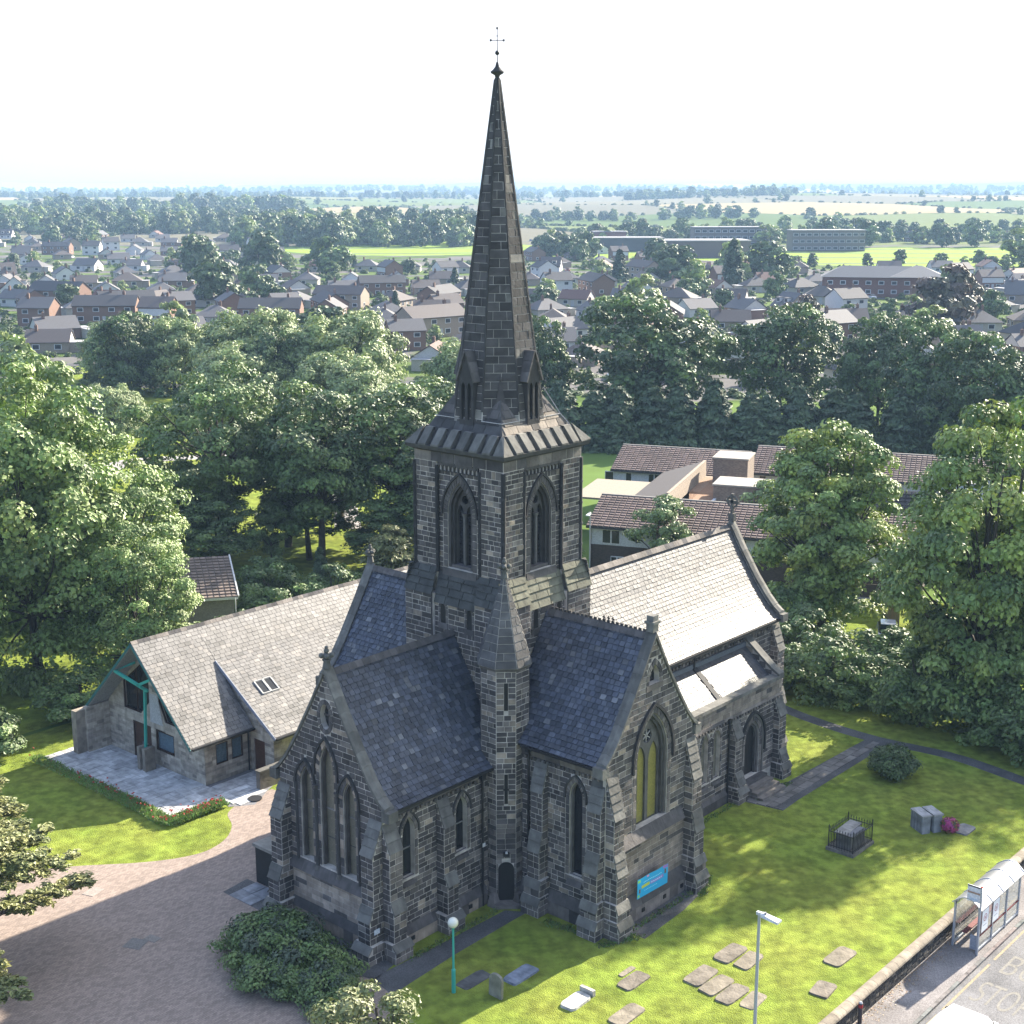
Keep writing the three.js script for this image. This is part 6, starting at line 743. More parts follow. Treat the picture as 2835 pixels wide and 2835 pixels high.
// ---------- cars ----------
function makeCar(col, glassy = M.darkGlass) {
  const t = new THREE.Group(); t.name = 'parked_car'; const paint = new THREE.MeshPhysicalMaterial({ color: col, roughness: 0.35, clearcoat: 0.8 }); const sec = (x, w, y0, y1, w1) => [[-w, y0], [-w, y0 + (y1 - y0) * 0.6], [-w1, y1], [w1, y1], [w, y0 + (y1 - y0) * 0.6], [w, y0]].map(([z, y]) => V(x, y, z));
  const B = [sec(-2.05, 0.72, 0.4, 0.75, 0.6), sec(-1.9, 0.84, 0.3, 0.92, 0.74), sec(-0.8, 0.88, 0.28, 0.98, 0.8), sec(1.2, 0.88, 0.28, 0.98, 0.8), sec(1.95, 0.84, 0.3, 0.98, 0.74), sec(2.05, 0.75, 0.4, 0.8, 0.65)], g = new G(); for (let i = 0; i + 1 < B.length; i++) g.hull8(B[i], B[i + 1], [1, 1, 1]); put('body', g.geo(), paint, t);
  const C = [sec(-1.05, 0.74, 0.95, 0.98, 0.7), sec(-0.25, 0.74, 0.95, 1.42, 0.58), sec(1.1, 0.74, 0.95, 1.42, 0.58), sec(1.75, 0.72, 0.95, 1.0, 0.62)], c = new G(); for (let i = 0; i + 1 < C.length; i++) c.hull8(C[i], C[i + 1], [1, 1, 1]); put('glasshouse', c.geo(), glassy, t); put('roof', new G().box(0.42, 1.44, 0, 1.45, 0.05, 1.16).geo(), paint, t);
  for (const s of [-1, 1]) { for (const x of [-1.3, 1.3]) { const w = put('wheel', new THREE.CylinderGeometry(0.31, 0.31, 0.2, 16).rotateX(Math.PI / 2).translate(x, 0.31, s * 0.78), M.iron, t); put('rim', new THREE.CylinderGeometry(0.18, 0.18, 0.22, 12).rotateX(Math.PI / 2).translate(x, 0.31, s * 0.78), M.galv, w); } put('headlight', new G().box(-2.0, 0.7, s * 0.58, 0.12, 0.12, 0.24, [0.75, 0.75, 0.75]).geo(), M.plain, t); }
  return t;
}
function parkCar(proto, label, group, pos, turn) { const c = proto.clone(); c.name = numbered('parked_car'); c.position.set(...pos); c.rotation.y = turn; scene.add(c); return tag(c, label, 'car', group); }
parkCar(makeCar(lin(0.10, 0.16, 0.3)), 'blue hatchback parked under the lime trees', undefined, [47.2, 0, -1.0], 0.5);
const carProtos = [[lin(0.6, 0.6, 0.6), 'silver'], [lin(0.05, 0.09, 0.2), 'dark blue'], [lin(0.75, 0.75, 0.75), 'white'], [lin(0.3, 0.03, 0.03), 'red']].map(([c, n]) => [makeCar(c), n]);

// ---------- housing estate ----------
const roofs = { brown: [0.105, 0.088, 0.085], grey: [0.125, 0.122, 0.128], dark: [0.06, 0.06, 0.068], red: [0.16, 0.085, 0.07] }, wallsC = { cream: [0.5, 0.46, 0.38], white: [0.68, 0.68, 0.66], brick: [0.24, 0.14, 0.1], buff: [0.36, 0.29, 0.22] };
function house(kind, rc, wc) {
  const t = new THREE.Group(); t.name = kind === 'bungalow' || kind === 'hipped' ? 'bungalow' : 'house'; const R = roofs[rc], W = wallsC[wc], w = { bungalow: 10, hipped: 10.5, two: 9, terrace: 17, chalet: 9 }[kind], d = { bungalow: 8, hipped: 9, two: 8, terrace: 8, chalet: 9 }[kind], ev = { bungalow: 2.5, hipped: 2.5, two: 4.9, terrace: 4.9, chalet: 2.6 }[kind], rg = ev + { bungalow: 2.7, hipped: 2.8, two: 2.6, terrace: 2.6, chalet: 4.2 }[kind];
  const g = new G(); g.box(0, ev / 2, 0, w, ev, d, W); if (kind !== 'hipped') for (const s of [-1, 1]) { const a = V(s * w / 2, ev, d / 2), b = V(s * w / 2, ev, -d / 2), c = V(s * w / 2, rg - 0.1, 0), k = kind === 'bungalow' && wc !== 'white' ? [0.62, 0.6, 0.56] : W; s > 0 ? g.tri(a, b, c, k) : g.tri(b, a, c, k); } put('wall', g.geo(), M.plain, t);
  const r = new G(), o = 0.4, hx = kind === 'hipped' ? w / 2 - d / 2 + 0.2 : w / 2 + 0.25, rw = kind === 'hipped' ? w / 2 + o : w / 2 + 0.25, E = (x, z) => V(x, ev - 0.08, z), Z = d / 2 + o, tt = V(0, 0.14, 0), face = (L) => r.hull8(L, L.map((p) => p.clone().add(tt)), R);
  face([E(-rw, Z), E(rw, Z), V(hx, rg, 0), V(-hx, rg, 0)]); face([E(rw, -Z), E(-rw, -Z), V(-hx, rg, 0), V(hx, rg, 0)]); if (kind === 'hipped') { face([E(rw, Z), E(rw, -Z), V(hx, rg, 0)]); face([E(-rw, -Z), E(-rw, Z), V(-hx, rg, 0)]); }
  const rf = put('roof', r.geo(), M.plain, t); put('chimney', new G().box(kind === 'hipped' ? 1.5 : w * 0.28, rg + 0.35, -0.6, 0.7, 1.5, 0.6, [0.2, 0.12, 0.09]).cyl(kind === 'hipped' ? 1.5 : w * 0.28, rg + 1.1, rg + 1.4, -0.6, 0.14, 0.12, 6, [0.25, 0.15, 0.1]).geo(), M.plain, rf);
  const win = (x, y, z, ww, hh, side) => { const q = new G(); if (side) { q.box(x, y, z, 0.1, hh, ww, [0.8, 0.8, 0.8]); q.box(x + Math.sign(x) * 0.05, y, z, 0.05, hh - 0.25, ww - 0.3, [0.03, 0.035, 0.045]); } else { q.box(x, y, z, ww, hh, 0.1, [0.8, 0.8, 0.8]); q.box(x, y, z + Math.sign(z) * 0.05, ww - 0.3, hh - 0.25, 0.05, [0.03, 0.035, 0.045]); } put('window', q.geo(), M.plain, t); };
  for (const s of [-1, 1]) { const n = kind === 'terrace' ? 4 : 2; for (let i = 0; i < n; i++) { const x = -w / 2 + w * (i + 0.5) / n; win(x, 1.5, s * d / 2, 1.7, 1.25); if (ev > 4) win(x, 3.9, s * d / 2, 1.7, 1.15); } win(s * w / 2, kind === 'chalet' ? 3.9 : 1.6, 0.8, 1.5, 1.2, true); }
  put('door', new G().box(0, 1.05, d / 2, 0.95, 2.1, 0.1, [0.5, 0.5, 0.5]).geo(), M.plain, t);
  if (kind === 'chalet') for (const x of [-2, 2]) put('dormer', new G().box(x, 4.6, 2.4, 1.8, 1.5, 2.4, [0.66, 0.66, 0.64]).box(x, 5.4, 2.5, 2.1, 0.12, 2.6, R).box(x, 4.6, 3.62, 1.3, 0.95, 0.06, [0.04, 0.05, 0.06]).geo(), M.plain, t);
  if (kind === 'two' && wc === 'brick') put('cladding', new G().box(0, 3.6, d / 2 + 0.06, w - 0.6, 1.9, 0.06, [0.66, 0.67, 0.67]).geo(), M.plain, t);
  if (kind === 'bungalow' || kind === 'hipped') put('extension', new G().box(-w / 2 - 1.4, 1.2, -1, 2.8, 2.4, 5, W).box(-w / 2 - 1.4, 2.45, -1, 3.1, 0.12, 5.3, [0.4, 0.4, 0.41]).geo(), M.plain, t);
  t.userData.what = [kind, rc, wc]; return t;
}
const KIND = { bungalow: 'gabled bungalow', hipped: 'hipped bungalow', two: 'two storey house', terrace: 'two storey terrace', chalet: 'chalet house with dormers' };
const protos = [['hipped', 'grey', 'cream'], ['hipped', 'brown', 'buff'], ['hipped', 'dark', 'cream'], ['bungalow', 'grey', 'white'], ['bungalow', 'brown', 'buff'], ['bungalow', 'grey', 'brick'], ['two', 'brown', 'brick'], ['two', 'grey', 'brick'], ['two', 'dark', 'white'], ['terrace', 'brown', 'buff'], ['terrace', 'dark', 'brick'], ['chalet', 'grey', 'buff'], ['chalet', 'brown', 'white'], ['two', 'red', 'brick'], ['bungalow', 'red', 'cream']].map((a) => house(...a));
const houseSpots = [];
{
  seed = 777;
  const ORD = ['nearest', 'second', 'third', 'fourth', 'fifth', 'sixth', 'seventh', 'eighth', 'ninth', 'tenth', 'eleventh', 'twelfth', 'thirteenth', 'fourteenth', 'fifteenth', 'sixteenth', 'seventeenth', 'farthest'];
  const ROWS = [250, 276, 304, 334, 366, 400, 436, 474, 514, 556, 602, 650, 702, 760, 815, 870, 930, 990], SIDE = (a, b) => b < -0.11 * a ? 'left of the spire' : b < 0.02 * a ? 'beside the spire' : b < 0.17 * a ? 'right of the spire' : 'at the far right';
  ROWS.forEach((a0, ri) => {
    const lim = a0 * 0.365 + 8, base = [0.25, -0.3, 0.1, 0.5, -0.15, 0.3, -0.45, 0.2, 0, 0.35, -0.25, 0.1, 0.2, -0.1, 0.3, 0, 0.2, -0.2][ri]; let b = -lim + rr(0, 8);
    while (b < lim) {
      const wl = rr(12.6, 16.6) + (ri > 8 ? 5.5 : 0), a = a0 + rr(-5, 5) + 10 * Math.sin(b / 70 + ri); b += wl; const [x, z] = toWorld(a, b);
      if (rnd() < 0.06) continue; if (a < 275 && b < 0 && rnd() < 0.8) continue; if (a < 262 && (b < 8 || rnd() < 0.35)) continue; if (a > 615 && b > 60 && !(a > 880 && b > 220)) continue; if (a > 640 && b > -110 && b < -15) continue; if (a > 745 && b > -0.17 * a && b < 40) continue; if (a > 800 && rnd() < 0.2) continue; if (a > 620 && b > -150 && b < -20 && rnd() < 0.6) continue; if (a < 330 && b > 10 && b < 24 && false) continue;
      const far = a > 480 && b > 20; const pr = far && rnd() < 0.5 ? protos[[13, 6, 14, 1][Math.floor(rnd() * 4)]] : pick(ri > 3 && ri < 6 && b < 0 ? [protos[6], protos[9], protos[10], protos[7], protos[0]] : [...protos.slice(0, 6), ...protos.slice(0, 6), ...protos.slice(7, 13), protos[3], protos[14]]), [k, rc, wc] = pr.userData.what;
      const o = pr.clone(); o.userData = {}; o.name = numbered(o.name); const tv = -HEAD + base + (rnd() < 0.4 ? Math.PI / 2 : 0) + rr(-0.12, 0.12); o.position.set(x, hgt(a, b), z); o.rotation.y = tv + (rnd() < 0.5 ? Math.PI : 0); o.scale.setScalar(rr(0.84, 0.98)); scene.add(o); houseSpots.push([a, b, x, z]);
      tag(o, `${{ cream: 'cream', white: 'white walled', brick: 'brick', buff: 'buff brick' }[wc]} ${KIND[k]} with ${rc} roof, ${ORD[ri]} estate row ${SIDE(a, b)}`, k === 'hipped' || k === 'bungalow' ? 'bungalow' : 'house', `${k} ${rc} ${wc} houses ${SIDE(a, b)} in row ${ri + 1}`);
    }
    // street in front of the row
    const L = [], Rr = []; for (let s = -lim - 20; s <= lim + 20; s += 12) { const a = a0 + 13 + 10 * Math.sin(s / 70 + ri); L.push(toWorld(a - 2.6, s)); Rr.push(toWorld(a + 2.6, s)); } structure('estate_road', flat([...L, ...Rr.reverse()], 0.02), M.oldTarmac);
    for (let k = 0; k < 2; k++) { const s = rr(-lim, lim) * 0.9, [x, z] = toWorld(a0 + 11.4 + 10 * Math.sin(s / 70 + ri), s), [p, n] = pick(carProtos); parkCar(p, `${n} car parked in the street behind the ${ORD[ri]} estate row ${SIDE(a0, s)}`, `${n} cars behind estate row ${ri + 1} ${SIDE(a0, s)}`, [x, 0.02, z], -HEAD + Math.PI / 2 + rr(-0.2, 0.2)); }
  });
  console.log('houses', houseSpots.length);
}
// school blocks beyond the estate
for (const [a, b, w, dep, h, col, lab, wins] of [[735, 95, 46, 24, 8, [0.16, 0.12, 0.1], 'long brown flat roofed school hall beyond the estate', 0], [800, 62, 40, 18, 7, [0.08, 0.085, 0.1], 'dark clad flat roofed school block behind the playing field', 0], [860, 128, 44, 14, 11, [0.17, 0.15, 0.14], 'three storey school block with bands of windows, farther one', 3], [800, 172, 40, 14, 11, [0.17, 0.14, 0.13], 'three storey school block with bands of windows, nearer one', 3], [905, 60, 20, 12, 7, [0.25, 0.12, 0.09], 'red brick block left of the school', 1]]) {
  const [x, z] = toWorld(a, b), t = thing('school_block', lab, 'school', [x, hgt(a, b), z], HEAD - Math.PI / 2 + 0.05, 'school buildings'); put('wall', new G().box(0, h / 2, 0, w, h, dep, col).geo(), M.plain, t); put('roof', new G().box(0, h + 0.25, 0, w + 0.8, 0.5, dep + 0.8, [0.28, 0.28, 0.29]).geo(), M.plain, t); for (let i = 0; i < wins; i++) for (let k = 0; k < 11; k++) put('window', new G().box(-w / 2 + (k + 0.5) * w / 11, 1.8 + i * 3.6, dep / 2 + 0.03, w / 11 * 0.8, 1.7, 0.12, [0.55, 0.57, 0.6]).box(-w / 2 + (k + 0.5) * w / 11, 1.8 + i * 3.6, dep / 2 + 0.08, w / 11 * 0.66, 1.3, 0.08, [0.04, 0.05, 0.06]).geo(), M.plain, t);
}
{ const [x, z] = toWorld(470, 118), t = thing('red_brick_hall', 'large red brick building with grey hipped roofs on the right of the estate', 'building', [x, 0, z], -HEAD - 0.35); put('wall', new G().box(0, 3.2, 0, 34, 6.4, 12, [0.25, 0.12, 0.09]).geo(), M.brick, t); const g = new G(), hip = (x0, x1, zz, y) => { const A = [V(x0, y, zz), V(x1, y, zz), V(x1, y, -zz), V(x0, y, -zz)]; const p = V(x0 + zz, y + 3.4, 0), q = V(x1 - zz, y + 3.4, 0), c = [0.15, 0.155, 0.165]; g.quad(A[0], A[1], q, p, c); g.quad(A[2], A[3], p, q, c); g.tri(A[1], A[2], q, c); g.tri(A[3], A[0], p, c); }; hip(-17.6, 17.6, 6.8, 6.3); hip(4, 22, 8, 6.5); put('roof', g.geo(), M.plain, t); for (let i = 0; i < 8; i++) for (const y of [1.8, 4.6]) put('window', new G().box(-14.5 + i * 4, y, 6.02, 1.8, 1.3, 0.12, [0.8, 0.8, 0.8]).box(-14.5 + i * 4, y, 6.07, 1.4, 0.95, 0.08, [0.03, 0.04, 0.05]).geo(), M.plain, t); }

// ---------- trees and plants ----------
seed = 4242;
const leafMat = (name, tr = 0.32) => { const m = new THREE.MeshPhysicalMaterial({ vertexColors: true, roughness: 0.6, transmission: tr, thickness: 0, side: THREE.DoubleSide }); m.name = name; return m; };
const LEAF = leafMat('leaf'), NEEDLE = leafMat('needle', 0.15); std('bark', { color: lin(0.075, 0.062, 0.05), map: T.stone, bumpMap: T.stoneBump, bumpScale: 0.03, roughness: 0.95 });
class Leaves {
  constructor() { this.p = []; this.c = []; this.n = []; }
  leaf(x, y, z, nx, ny, nz, s, col, long = 1.5) {   // a small bent blade facing roughly (nx, ny, nz)
    let l = Math.hypot(nx, ny, nz) || 1; nx /= l; ny /= l; nz /= l; let ax = rr(-1, 1), ay = rr(-1, 1), az = rr(-1, 1), d = ax * nx + ay * ny + az * nz; ax -= d * nx; ay -= d * ny; az -= d * nz; l = Math.hypot(ax, ay, az) || 1; ax /= l; ay /= l; az /= l;
    const bx = ny * az - nz * ay, by = nz * ax - nx * az, bz = nx * ay - ny * ax, L = s * long / 2, w = s / 2, k = s * 0.18;
    const A = [x - ax * L, y - ay * L, z - az * L], C = [x + ax * L, y + ay * L, z + az * L], B = [x + bx * w + nx * k, y + by * w + ny * k, z + bz * w + nz * k], D = [x - bx * w + nx * k, y - by * w + ny * k, z - bz * w + nz * k];
    this.p.push(...A, ...B, ...C, ...A, ...C, ...D); for (let i = 0; i < 6; i++) { this.c.push(col[0], col[1], col[2]); this.n.push(nx, ny, nz); }
  }
  geo() { const g = new THREE.BufferGeometry(); g.setAttribute('position', new THREE.Float32BufferAttribute(this.p, 3)); g.setAttribute('color', new THREE.Float32BufferAttribute(this.c, 3)); g.computeVertexNormals(); return g; }
}
function dirs() { const u = rr(-1, 1), a = rr(0, 2 * Math.PI), s = Math.sqrt(1 - u * u); return [s * Math.cos(a), u, s * Math.sin(a)]; }
function limb(g, a, b, r0, r1, bend = 0.08, seg = 4, sides = 7) { let P = a, m = a.clone().lerp(b, 0.5).add(V(rr(-1, 1), rr(-0.3, 0.3), rr(-1, 1)).multiplyScalar(a.distanceTo(b) * bend)), R = []; for (let i = 0; i <= seg; i++) { const t = i / seg, q = a.clone().multiplyScalar((1 - t) ** 2).addScaledVector(m, 2 * t * (1 - t)).addScaledVector(b, t * t), r = r0 + (r1 - r0) * t, ring = []; const d = b.clone().sub(a).normalize(), s = (Math.abs(d.y) > 0.9 ? V(1, 0, 0) : V(0, 1, 0)).cross(d).normalize(), w = d.clone().cross(s); for (let k = 0; k < sides; k++) { const an = k / sides * 2 * Math.PI; ring.push(q.clone().addScaledVector(s, r * Math.cos(an)).addScaledVector(w, r * Math.sin(an))); } R.push(ring); } for (let i = 0; i < seg; i++) for (let k = 0; k < sides; k++) g.quad(R[i][k], R[i][(k + 1) % sides], R[i + 1][(k + 1) % sides], R[i + 1][k], [1, 1, 1]); }
// broadleaf tree: limbs and clumps of leaves inside an uneven envelope
function broadleaf({ h, r, low = 0.2, clumps = 90, per = 160, leaf = 0.3, cr = [0.9, 1.7], cols, lobes = 0.3, squash = 0.65, seedN = 1, taper = 0, name = 'broadleaf_tree', trunkR = 0.35, inner = 0.25, droop = 0 }) {
  seed = seedN * 7919; const t = new THREE.Group(); t.name = name; const L = new Leaves(), W = new G(), y0 = h * low, cy = (h + y0) / 2, ry = (h - y0) / 2, ph = [rr(0, 6), rr(0, 6), rr(0, 6)];
  const fork = V(rr(-0.2, 0.2), h * Math.max(0.22, low + 0.12), rr(-0.2, 0.2)); limb(W, V(0, -0.2, 0), fork, trunkR * 1.15, trunkR * 0.75, 0.04, 4, 9); limb(W, fork, V(rr(-0.6, 0.6), h * 0.8, rr(-0.6, 0.6)), trunkR * 0.7, 0.06, 0.05);
  for (let i = 0; i < clumps; i++) {
    const d = dirs(); const lob = 1 + lobes * (Math.sin(d[0] * 3.1 + ph[0]) * Math.sin(d[2] * 2.7 + ph[1]) + 0.6 * Math.sin(d[1] * 5 + d[0] * 4 + ph[2])); const f = (rnd() < inner ? rr(0.35, 0.75) : rr(0.8, 1.0)) * lob, tp = 1 - taper * (d[1] * 0.5 + 0.5) * 0.8;
    const c = V(d[0] * r * f * tp, cy + d[1] * ry * Math.min(1.04, f), d[2] * r * f * tp), R = rr(...cr) * (1 - taper * 0.3), base = pick(cols), br = rr(0.82, 1.2);
    if (i % 3 === 0) limb(W, V(fork.x, fork.y + rr(0, 0.35) * (c.y - fork.y > 0 ? c.y - fork.y : 1), fork.z), c, trunkR * rr(0.22, 0.4), 0.03, 0.12, 3, 5);
    for (let k = 0; k < per; k++) { const e = dirs(); if (e[1] < -0.25 && rnd() < 0.7) e[1] = -e[1]; const s = Math.pow(rnd(), 0.35), v = rr(0.68, 1.32) * br; const dr = droop * rnd() * R; L.leaf(c.x + e[0] * R * s, c.y + e[1] * R * s * squash - dr, c.z + e[2] * R * s, e[0] + d[0] * 0.4 + rr(-0.6, 0.6), e[1] + 0.35 + rr(-0.6, 0.6), e[2] + d[2] * 0.4 + rr(-0.6, 0.6), leaf * rr(0.7, 1.3), [base[0] * v, base[1] * v, base[2] * v], 1.4 + droop); }
  }
  put('trunk', W.geo(), M.bark, t); put('crown', L.geo(), LEAF, t); return t;
}
function conifer({ h, r, tiers = 22, per = 90, leaf = 0.3, cols, seedN = 1, name = 'conifer_tree', low = 0.02, power = 0.8, mat = NEEDLE, spray = 1 }) {
  seed = seedN * 6007; const t = new THREE.Group(); t.name = name; const L = new Leaves(), W = new G(); limb(W, V(0, -0.2, 0), V(0, h * 0.97, 0), r * 0.09, 0.02, 0.01, 4, 7);
  for (let i = 0; i < tiers; i++) { const f = i / tiers, y = h * (low + (1 - low) * f), R = r * Math.pow(1 - f, power) + 0.12, nb = Math.max(4, Math.round(11 * (1 - f * 0.6))); for (let b = 0; b < nb; b++) { const a = rr(0, 2 * Math.PI), len = R * rr(0.72, 1.08), base = pick(cols), br = rr(0.75, 1.25); for (let k = 0; k < per / nb * 2; k++) { const s = Math.pow(rnd(), 0.6), w = spray * (0.16 + 0.2 * s) * R * rr(-1, 1), yy = y + rr(-0.25, 0.25) * h / tiers * 2 + s * len * 0.12 - s * s * len * 0.22, v = br * rr(0.7, 1.3); L.leaf(Math.cos(a) * len * s - Math.sin(a) * w, yy, Math.sin(a) * len * s + Math.cos(a) * w, Math.cos(a) * 0.7 + rr(-0.5, 0.5), 0.7 + rr(-0.5, 0.5), Math.sin(a) * 0.7 + rr(-0.5, 0.5), leaf * rr(0.7, 1.3), base.map((q) => q * v), 1.9); } } }
  put('trunk', W.geo(), M.bark, t); put('crown', L.geo(), mat, t); return t;
}
function plant(proto, label, category, group, x, z, turn = 0, sc = 1, y = 0) { const c = proto.clone(); c.name = numbered(proto.name); c.position.set(x, y, z); c.rotation.y = turn; Array.isArray(sc) ? c.scale.set(...sc) : c.scale.setScalar(sc); scene.add(c); return tag(c, label, category, group); }
const GR = { bright: [[0.208, 0.298, 0.072], [0.180, 0.272, 0.065], [0.234, 0.316, 0.086], [0.154, 0.239, 0.058]], mid: [[0.113, 0.184, 0.045], [0.097, 0.161, 0.039], [0.138, 0.207, 0.052], [0.090, 0.146, 0.039]], dark: [[0.068, 0.114, 0.030], [0.060, 0.099, 0.029], [0.083, 0.135, 0.036]], pale: [[0.195, 0.248, 0.090], [0.173, 0.227, 0.082], [0.217, 0.270, 0.102]], lime: [[0.263, 0.338, 0.068], [0.216, 0.293, 0.060], [0.290, 0.355, 0.083]], conif: [[0.053, 0.088, 0.036], [0.042, 0.074, 0.031], [0.068, 0.106, 0.041]], copper: [[0.105, 0.071, 0.048], [0.090, 0.085, 0.042]], yew: [[0.165, 0.177, 0.054], [0.195, 0.199, 0.060], [0.135, 0.156, 0.048]] };
{
  const syc = broadleaf({ h: 20, r: 7, low: 0.02, clumps: 210, per: 185, leaf: 0.26, cr: [1.0, 1.9], cols: GR.bright, seedN: 11, name: 'sycamore_tree', lobes: 0.22 });
  plant(syc, 'largest pale sycamore filling the left edge beside the hall', 'tree', undefined, -2, -42.5, 0.3, [1.05, 1.13, 1.05]); plant(syc, 'sycamore spreading over the gable end of the hall', 'tree', undefined, 3.6, -41, 2.2, [0.8, 0.84, 0.8]); plant(syc, 'low sycamore bough reaching to the small brown roofed outbuilding', 'tree', undefined, 1.6, -35, 4.0, [0.62, 0.6, 0.62]); plant(syc, 'sycamore cut off by the left edge of the photo behind the patio', 'tree', undefined, -13, -41, 5.2, [0.95, 0.95, 0.95]); plant(syc, 'sycamore rising behind the leftmost crown towards the cemetery', 'tree', undefined, 10, -64, 1.2, [1.0, 0.9, 1.0]);
  const t2 = broadleaf({ h: 18, r: 7.4, low: 0.36, clumps: 120, per: 170, leaf: 0.28, cr: [1.0, 1.8], cols: [...GR.mid, ...GR.bright.slice(3)], seedN: 23, name: 'horse_chestnut_tree', trunkR: 0.55, lobes: 0.22, inner: 0.15 }); plant(t2, 'spreading chestnut on a bare forked trunk behind the outbuilding', 'tree', undefined, 28.2, -60, 0.6);
  const t3 = broadleaf({ h: 17.5, r: 5.2, low: 0.22, clumps: 120, per: 165, leaf: 0.28, cols: [...GR.dark, ...GR.mid], seedN: 31, name: 'ash_tree', lobes: 0.2 }); plant(t3, 'tall dark tree between the chestnut and the tower', 'tree', undefined, 31.5, -50, 0); plant(t3, 'dark broad tree directly left of the tower belfry', 'tree', undefined, 38.5, -46.5, 2, [1.18, 0.98, 1.18]); plant(t3, 'dark tree half hidden behind the left side of the tower', 'tree', undefined, 46, -52, 4, [1.15, 0.92, 1.15]); plant(t3, 'shaded tree low behind the hall ridge', 'tree', undefined, 40, -39.5, 5.4, [0.9, 0.62, 0.9]); [[36, -60, 1.0, 0.8, 'shaded tree deep between the chestnut and the dark broad tree'], [45, -62, 1.1, 0.8, 'shaded tree farthest back left of the tower'], [34, -54.5, 0.8, 0.5, 'low dark tree under the tall dark one'], [23.5, -55, 0.75, 0.45, 'low dark tree left of the chestnut trunk'], [29, -66, 0.9, 0.5, 'low dark tree behind the chestnut trunk'], [35, -44, 0.8, 0.42, 'low dark tree above the left transept finial'], [48, -43, 0.9, 0.6, 'dark tree hidden behind the belfry']].forEach(([x, z, s, sy, lab], i) => plant(t3, lab, 'tree', undefined, x, z, i * 1.9, [s, sy, s]));
  const lime = broadleaf({ h: 18, r: 6.4, low: 0.03, clumps: 260, per: 140, leaf: 0.27, cr: [0.9, 1.6], cols: [...GR.lime, ...GR.bright], seedN: 41, name: 'lime_tree', taper: 0.45, lobes: 0.12, inner: 0.3 }); const wide = broadleaf({ h: 20, r: 6.6, low: 0.04, clumps: 260, per: 160, leaf: 0.27, cr: [1.0, 1.8], cols: [...GR.lime, ...GR.bright, ...GR.mid.slice(0, 2)], seedN: 43, name: 'lime_tree', lobes: 0.15, inner: 0.3, trunkR: 0.45 }); plant(lime, 'conical lime tree standing just beyond the end of the nave', 'tree', undefined, 46.4, -6.4, 0.4, [1, 0.98, 1]); plant(wide, 'big lime tree filling the right edge beside the round bush', 'tree', undefined, 34, 12.2, 2.4, [0.9, 1.07, 0.9]); plant(wide, 'lime tree at the right edge behind the biggest lime', 'tree', undefined, 55, 18.5, 3.6, [1.0, 1.1, 1.0]);  plant(lime, 'lime tree set back between the nave gable and the brick house', 'tree', undefined, 58, -14, 1.1, [0.6, 0.42, 0.6]);
  plant(lime, 'pale tree right of the care home beside the long wing', 'tree', undefined, 92, -8, 0.9, [0.7, 0.55, 0.7]); plant(lime, 'tall lime overlapping the right frame edge near the brick house', 'tree', undefined, 66, 5, 4.4, [1.0, 1.05, 1.0]);
  const young = broadleaf({ h: 8.5, r: 3.1, low: 0.2, clumps: 46, per: 110, leaf: 0.26, cr: [0.6, 1.1], cols: [[0.17, 0.24, 0.08], [0.15, 0.21, 0.07]], seedN: 47, name: 'young_tree', trunkR: 0.14, taper: 0.3 }); plant(young, 'young light green tree in front of the care home tiles', 'tree', undefined, 48.6, -24.2, 0, 1.0); plant(young, 'flowering shrub tree beside the right edge of the tower', 'tree', undefined, 44, -32, 2, [0.8, 0.95, 0.8]); plant(young, 'thin pale sapling below the cemetery trees', 'tree', undefined, 29, -54, 1, [0.7, 0.8, 0.7]); plant(young, 'bright sapling by the plant box of the care home', 'tree', undefined, 66, -22.5, 3, [1.0, 0.9, 1.0]);
  const big = broadleaf({ h: 18.5, r: 9, low: 0.05, clumps: 170, per: 90, leaf: 0.5, cr: [1.3, 2.3], cols: GR.dark.concat(GR.mid.slice(0, 2)), seedN: 53, name: 'oak_tree', lobes: 0.2 });
  [[120, -77, 1.12, 1.03, 'largest dark oak right of the spire'], [110, -90, 0.6, 0.86, 'narrow dark tree just right of the spire'], [138, -65, 0.9, 0.93, 'dark oak second right of the spire'], [143, -51, 0.72, 0.87, 'dark oak with gap of sky to its left, third right of the spire'], [135, -39, 0.78, 0.9, 'dark oak above the end of the conifer hedge'], [128, -29, 0.75, 0.88, 'dark oak at the right edge of the photo'], [102, -92, 0.6, 0.7, 'dark tree behind the spire foot'], [131, -18, 0.75, 0.75, 'pale oak at the far right behind the care home']].forEach(([x, z, s, sy, lab], i) => plant(big, lab, 'tree', 'dark oaks behind the care home', x, z, i * 1.3, [s, sy, s]));
  const pale = broadleaf({ h: 15, r: 8, low: 0.04, clumps: 190, per: 120, leaf: 0.34, cr: [1.1, 2.0], cols: GR.pale.map((c) => c.map((v) => v * 1.25)), seedN: 61, name: 'willow_tree', lobes: 0.2, droop: 0.6 });
  [[97, -180, 0.8, 0.72, 'pale willow at the left end of the cemetery row'], [95, -160, 0.85, 0.88, 'pale willow second from the left in the cemetery row'], [97, -141, 1.1, 1.05, 'pale willow in the middle of the cemetery row'], [100, -122, 1.1, 1.08, 'broad pale willow nearest the spire in the cemetery row'], [84, -128, 0.9, 0.8, 'pale willow in front of the row, by the lawn'], [86, -106, 0.85, 0.8, 'pale round willow in front of the tower shaft'], [104, -98, 0.8, 0.85, 'pale willow touching the left side of the spire'], [60, -126, 0.52, 0.54, 'isolated round pale bush on the sunny lawn']].forEach(([x, z, s, sy, lab], i) => plant(pale, lab, 'tree', 'willows across the cemetery', x, z, i * 0.9, [s, sy, s]));
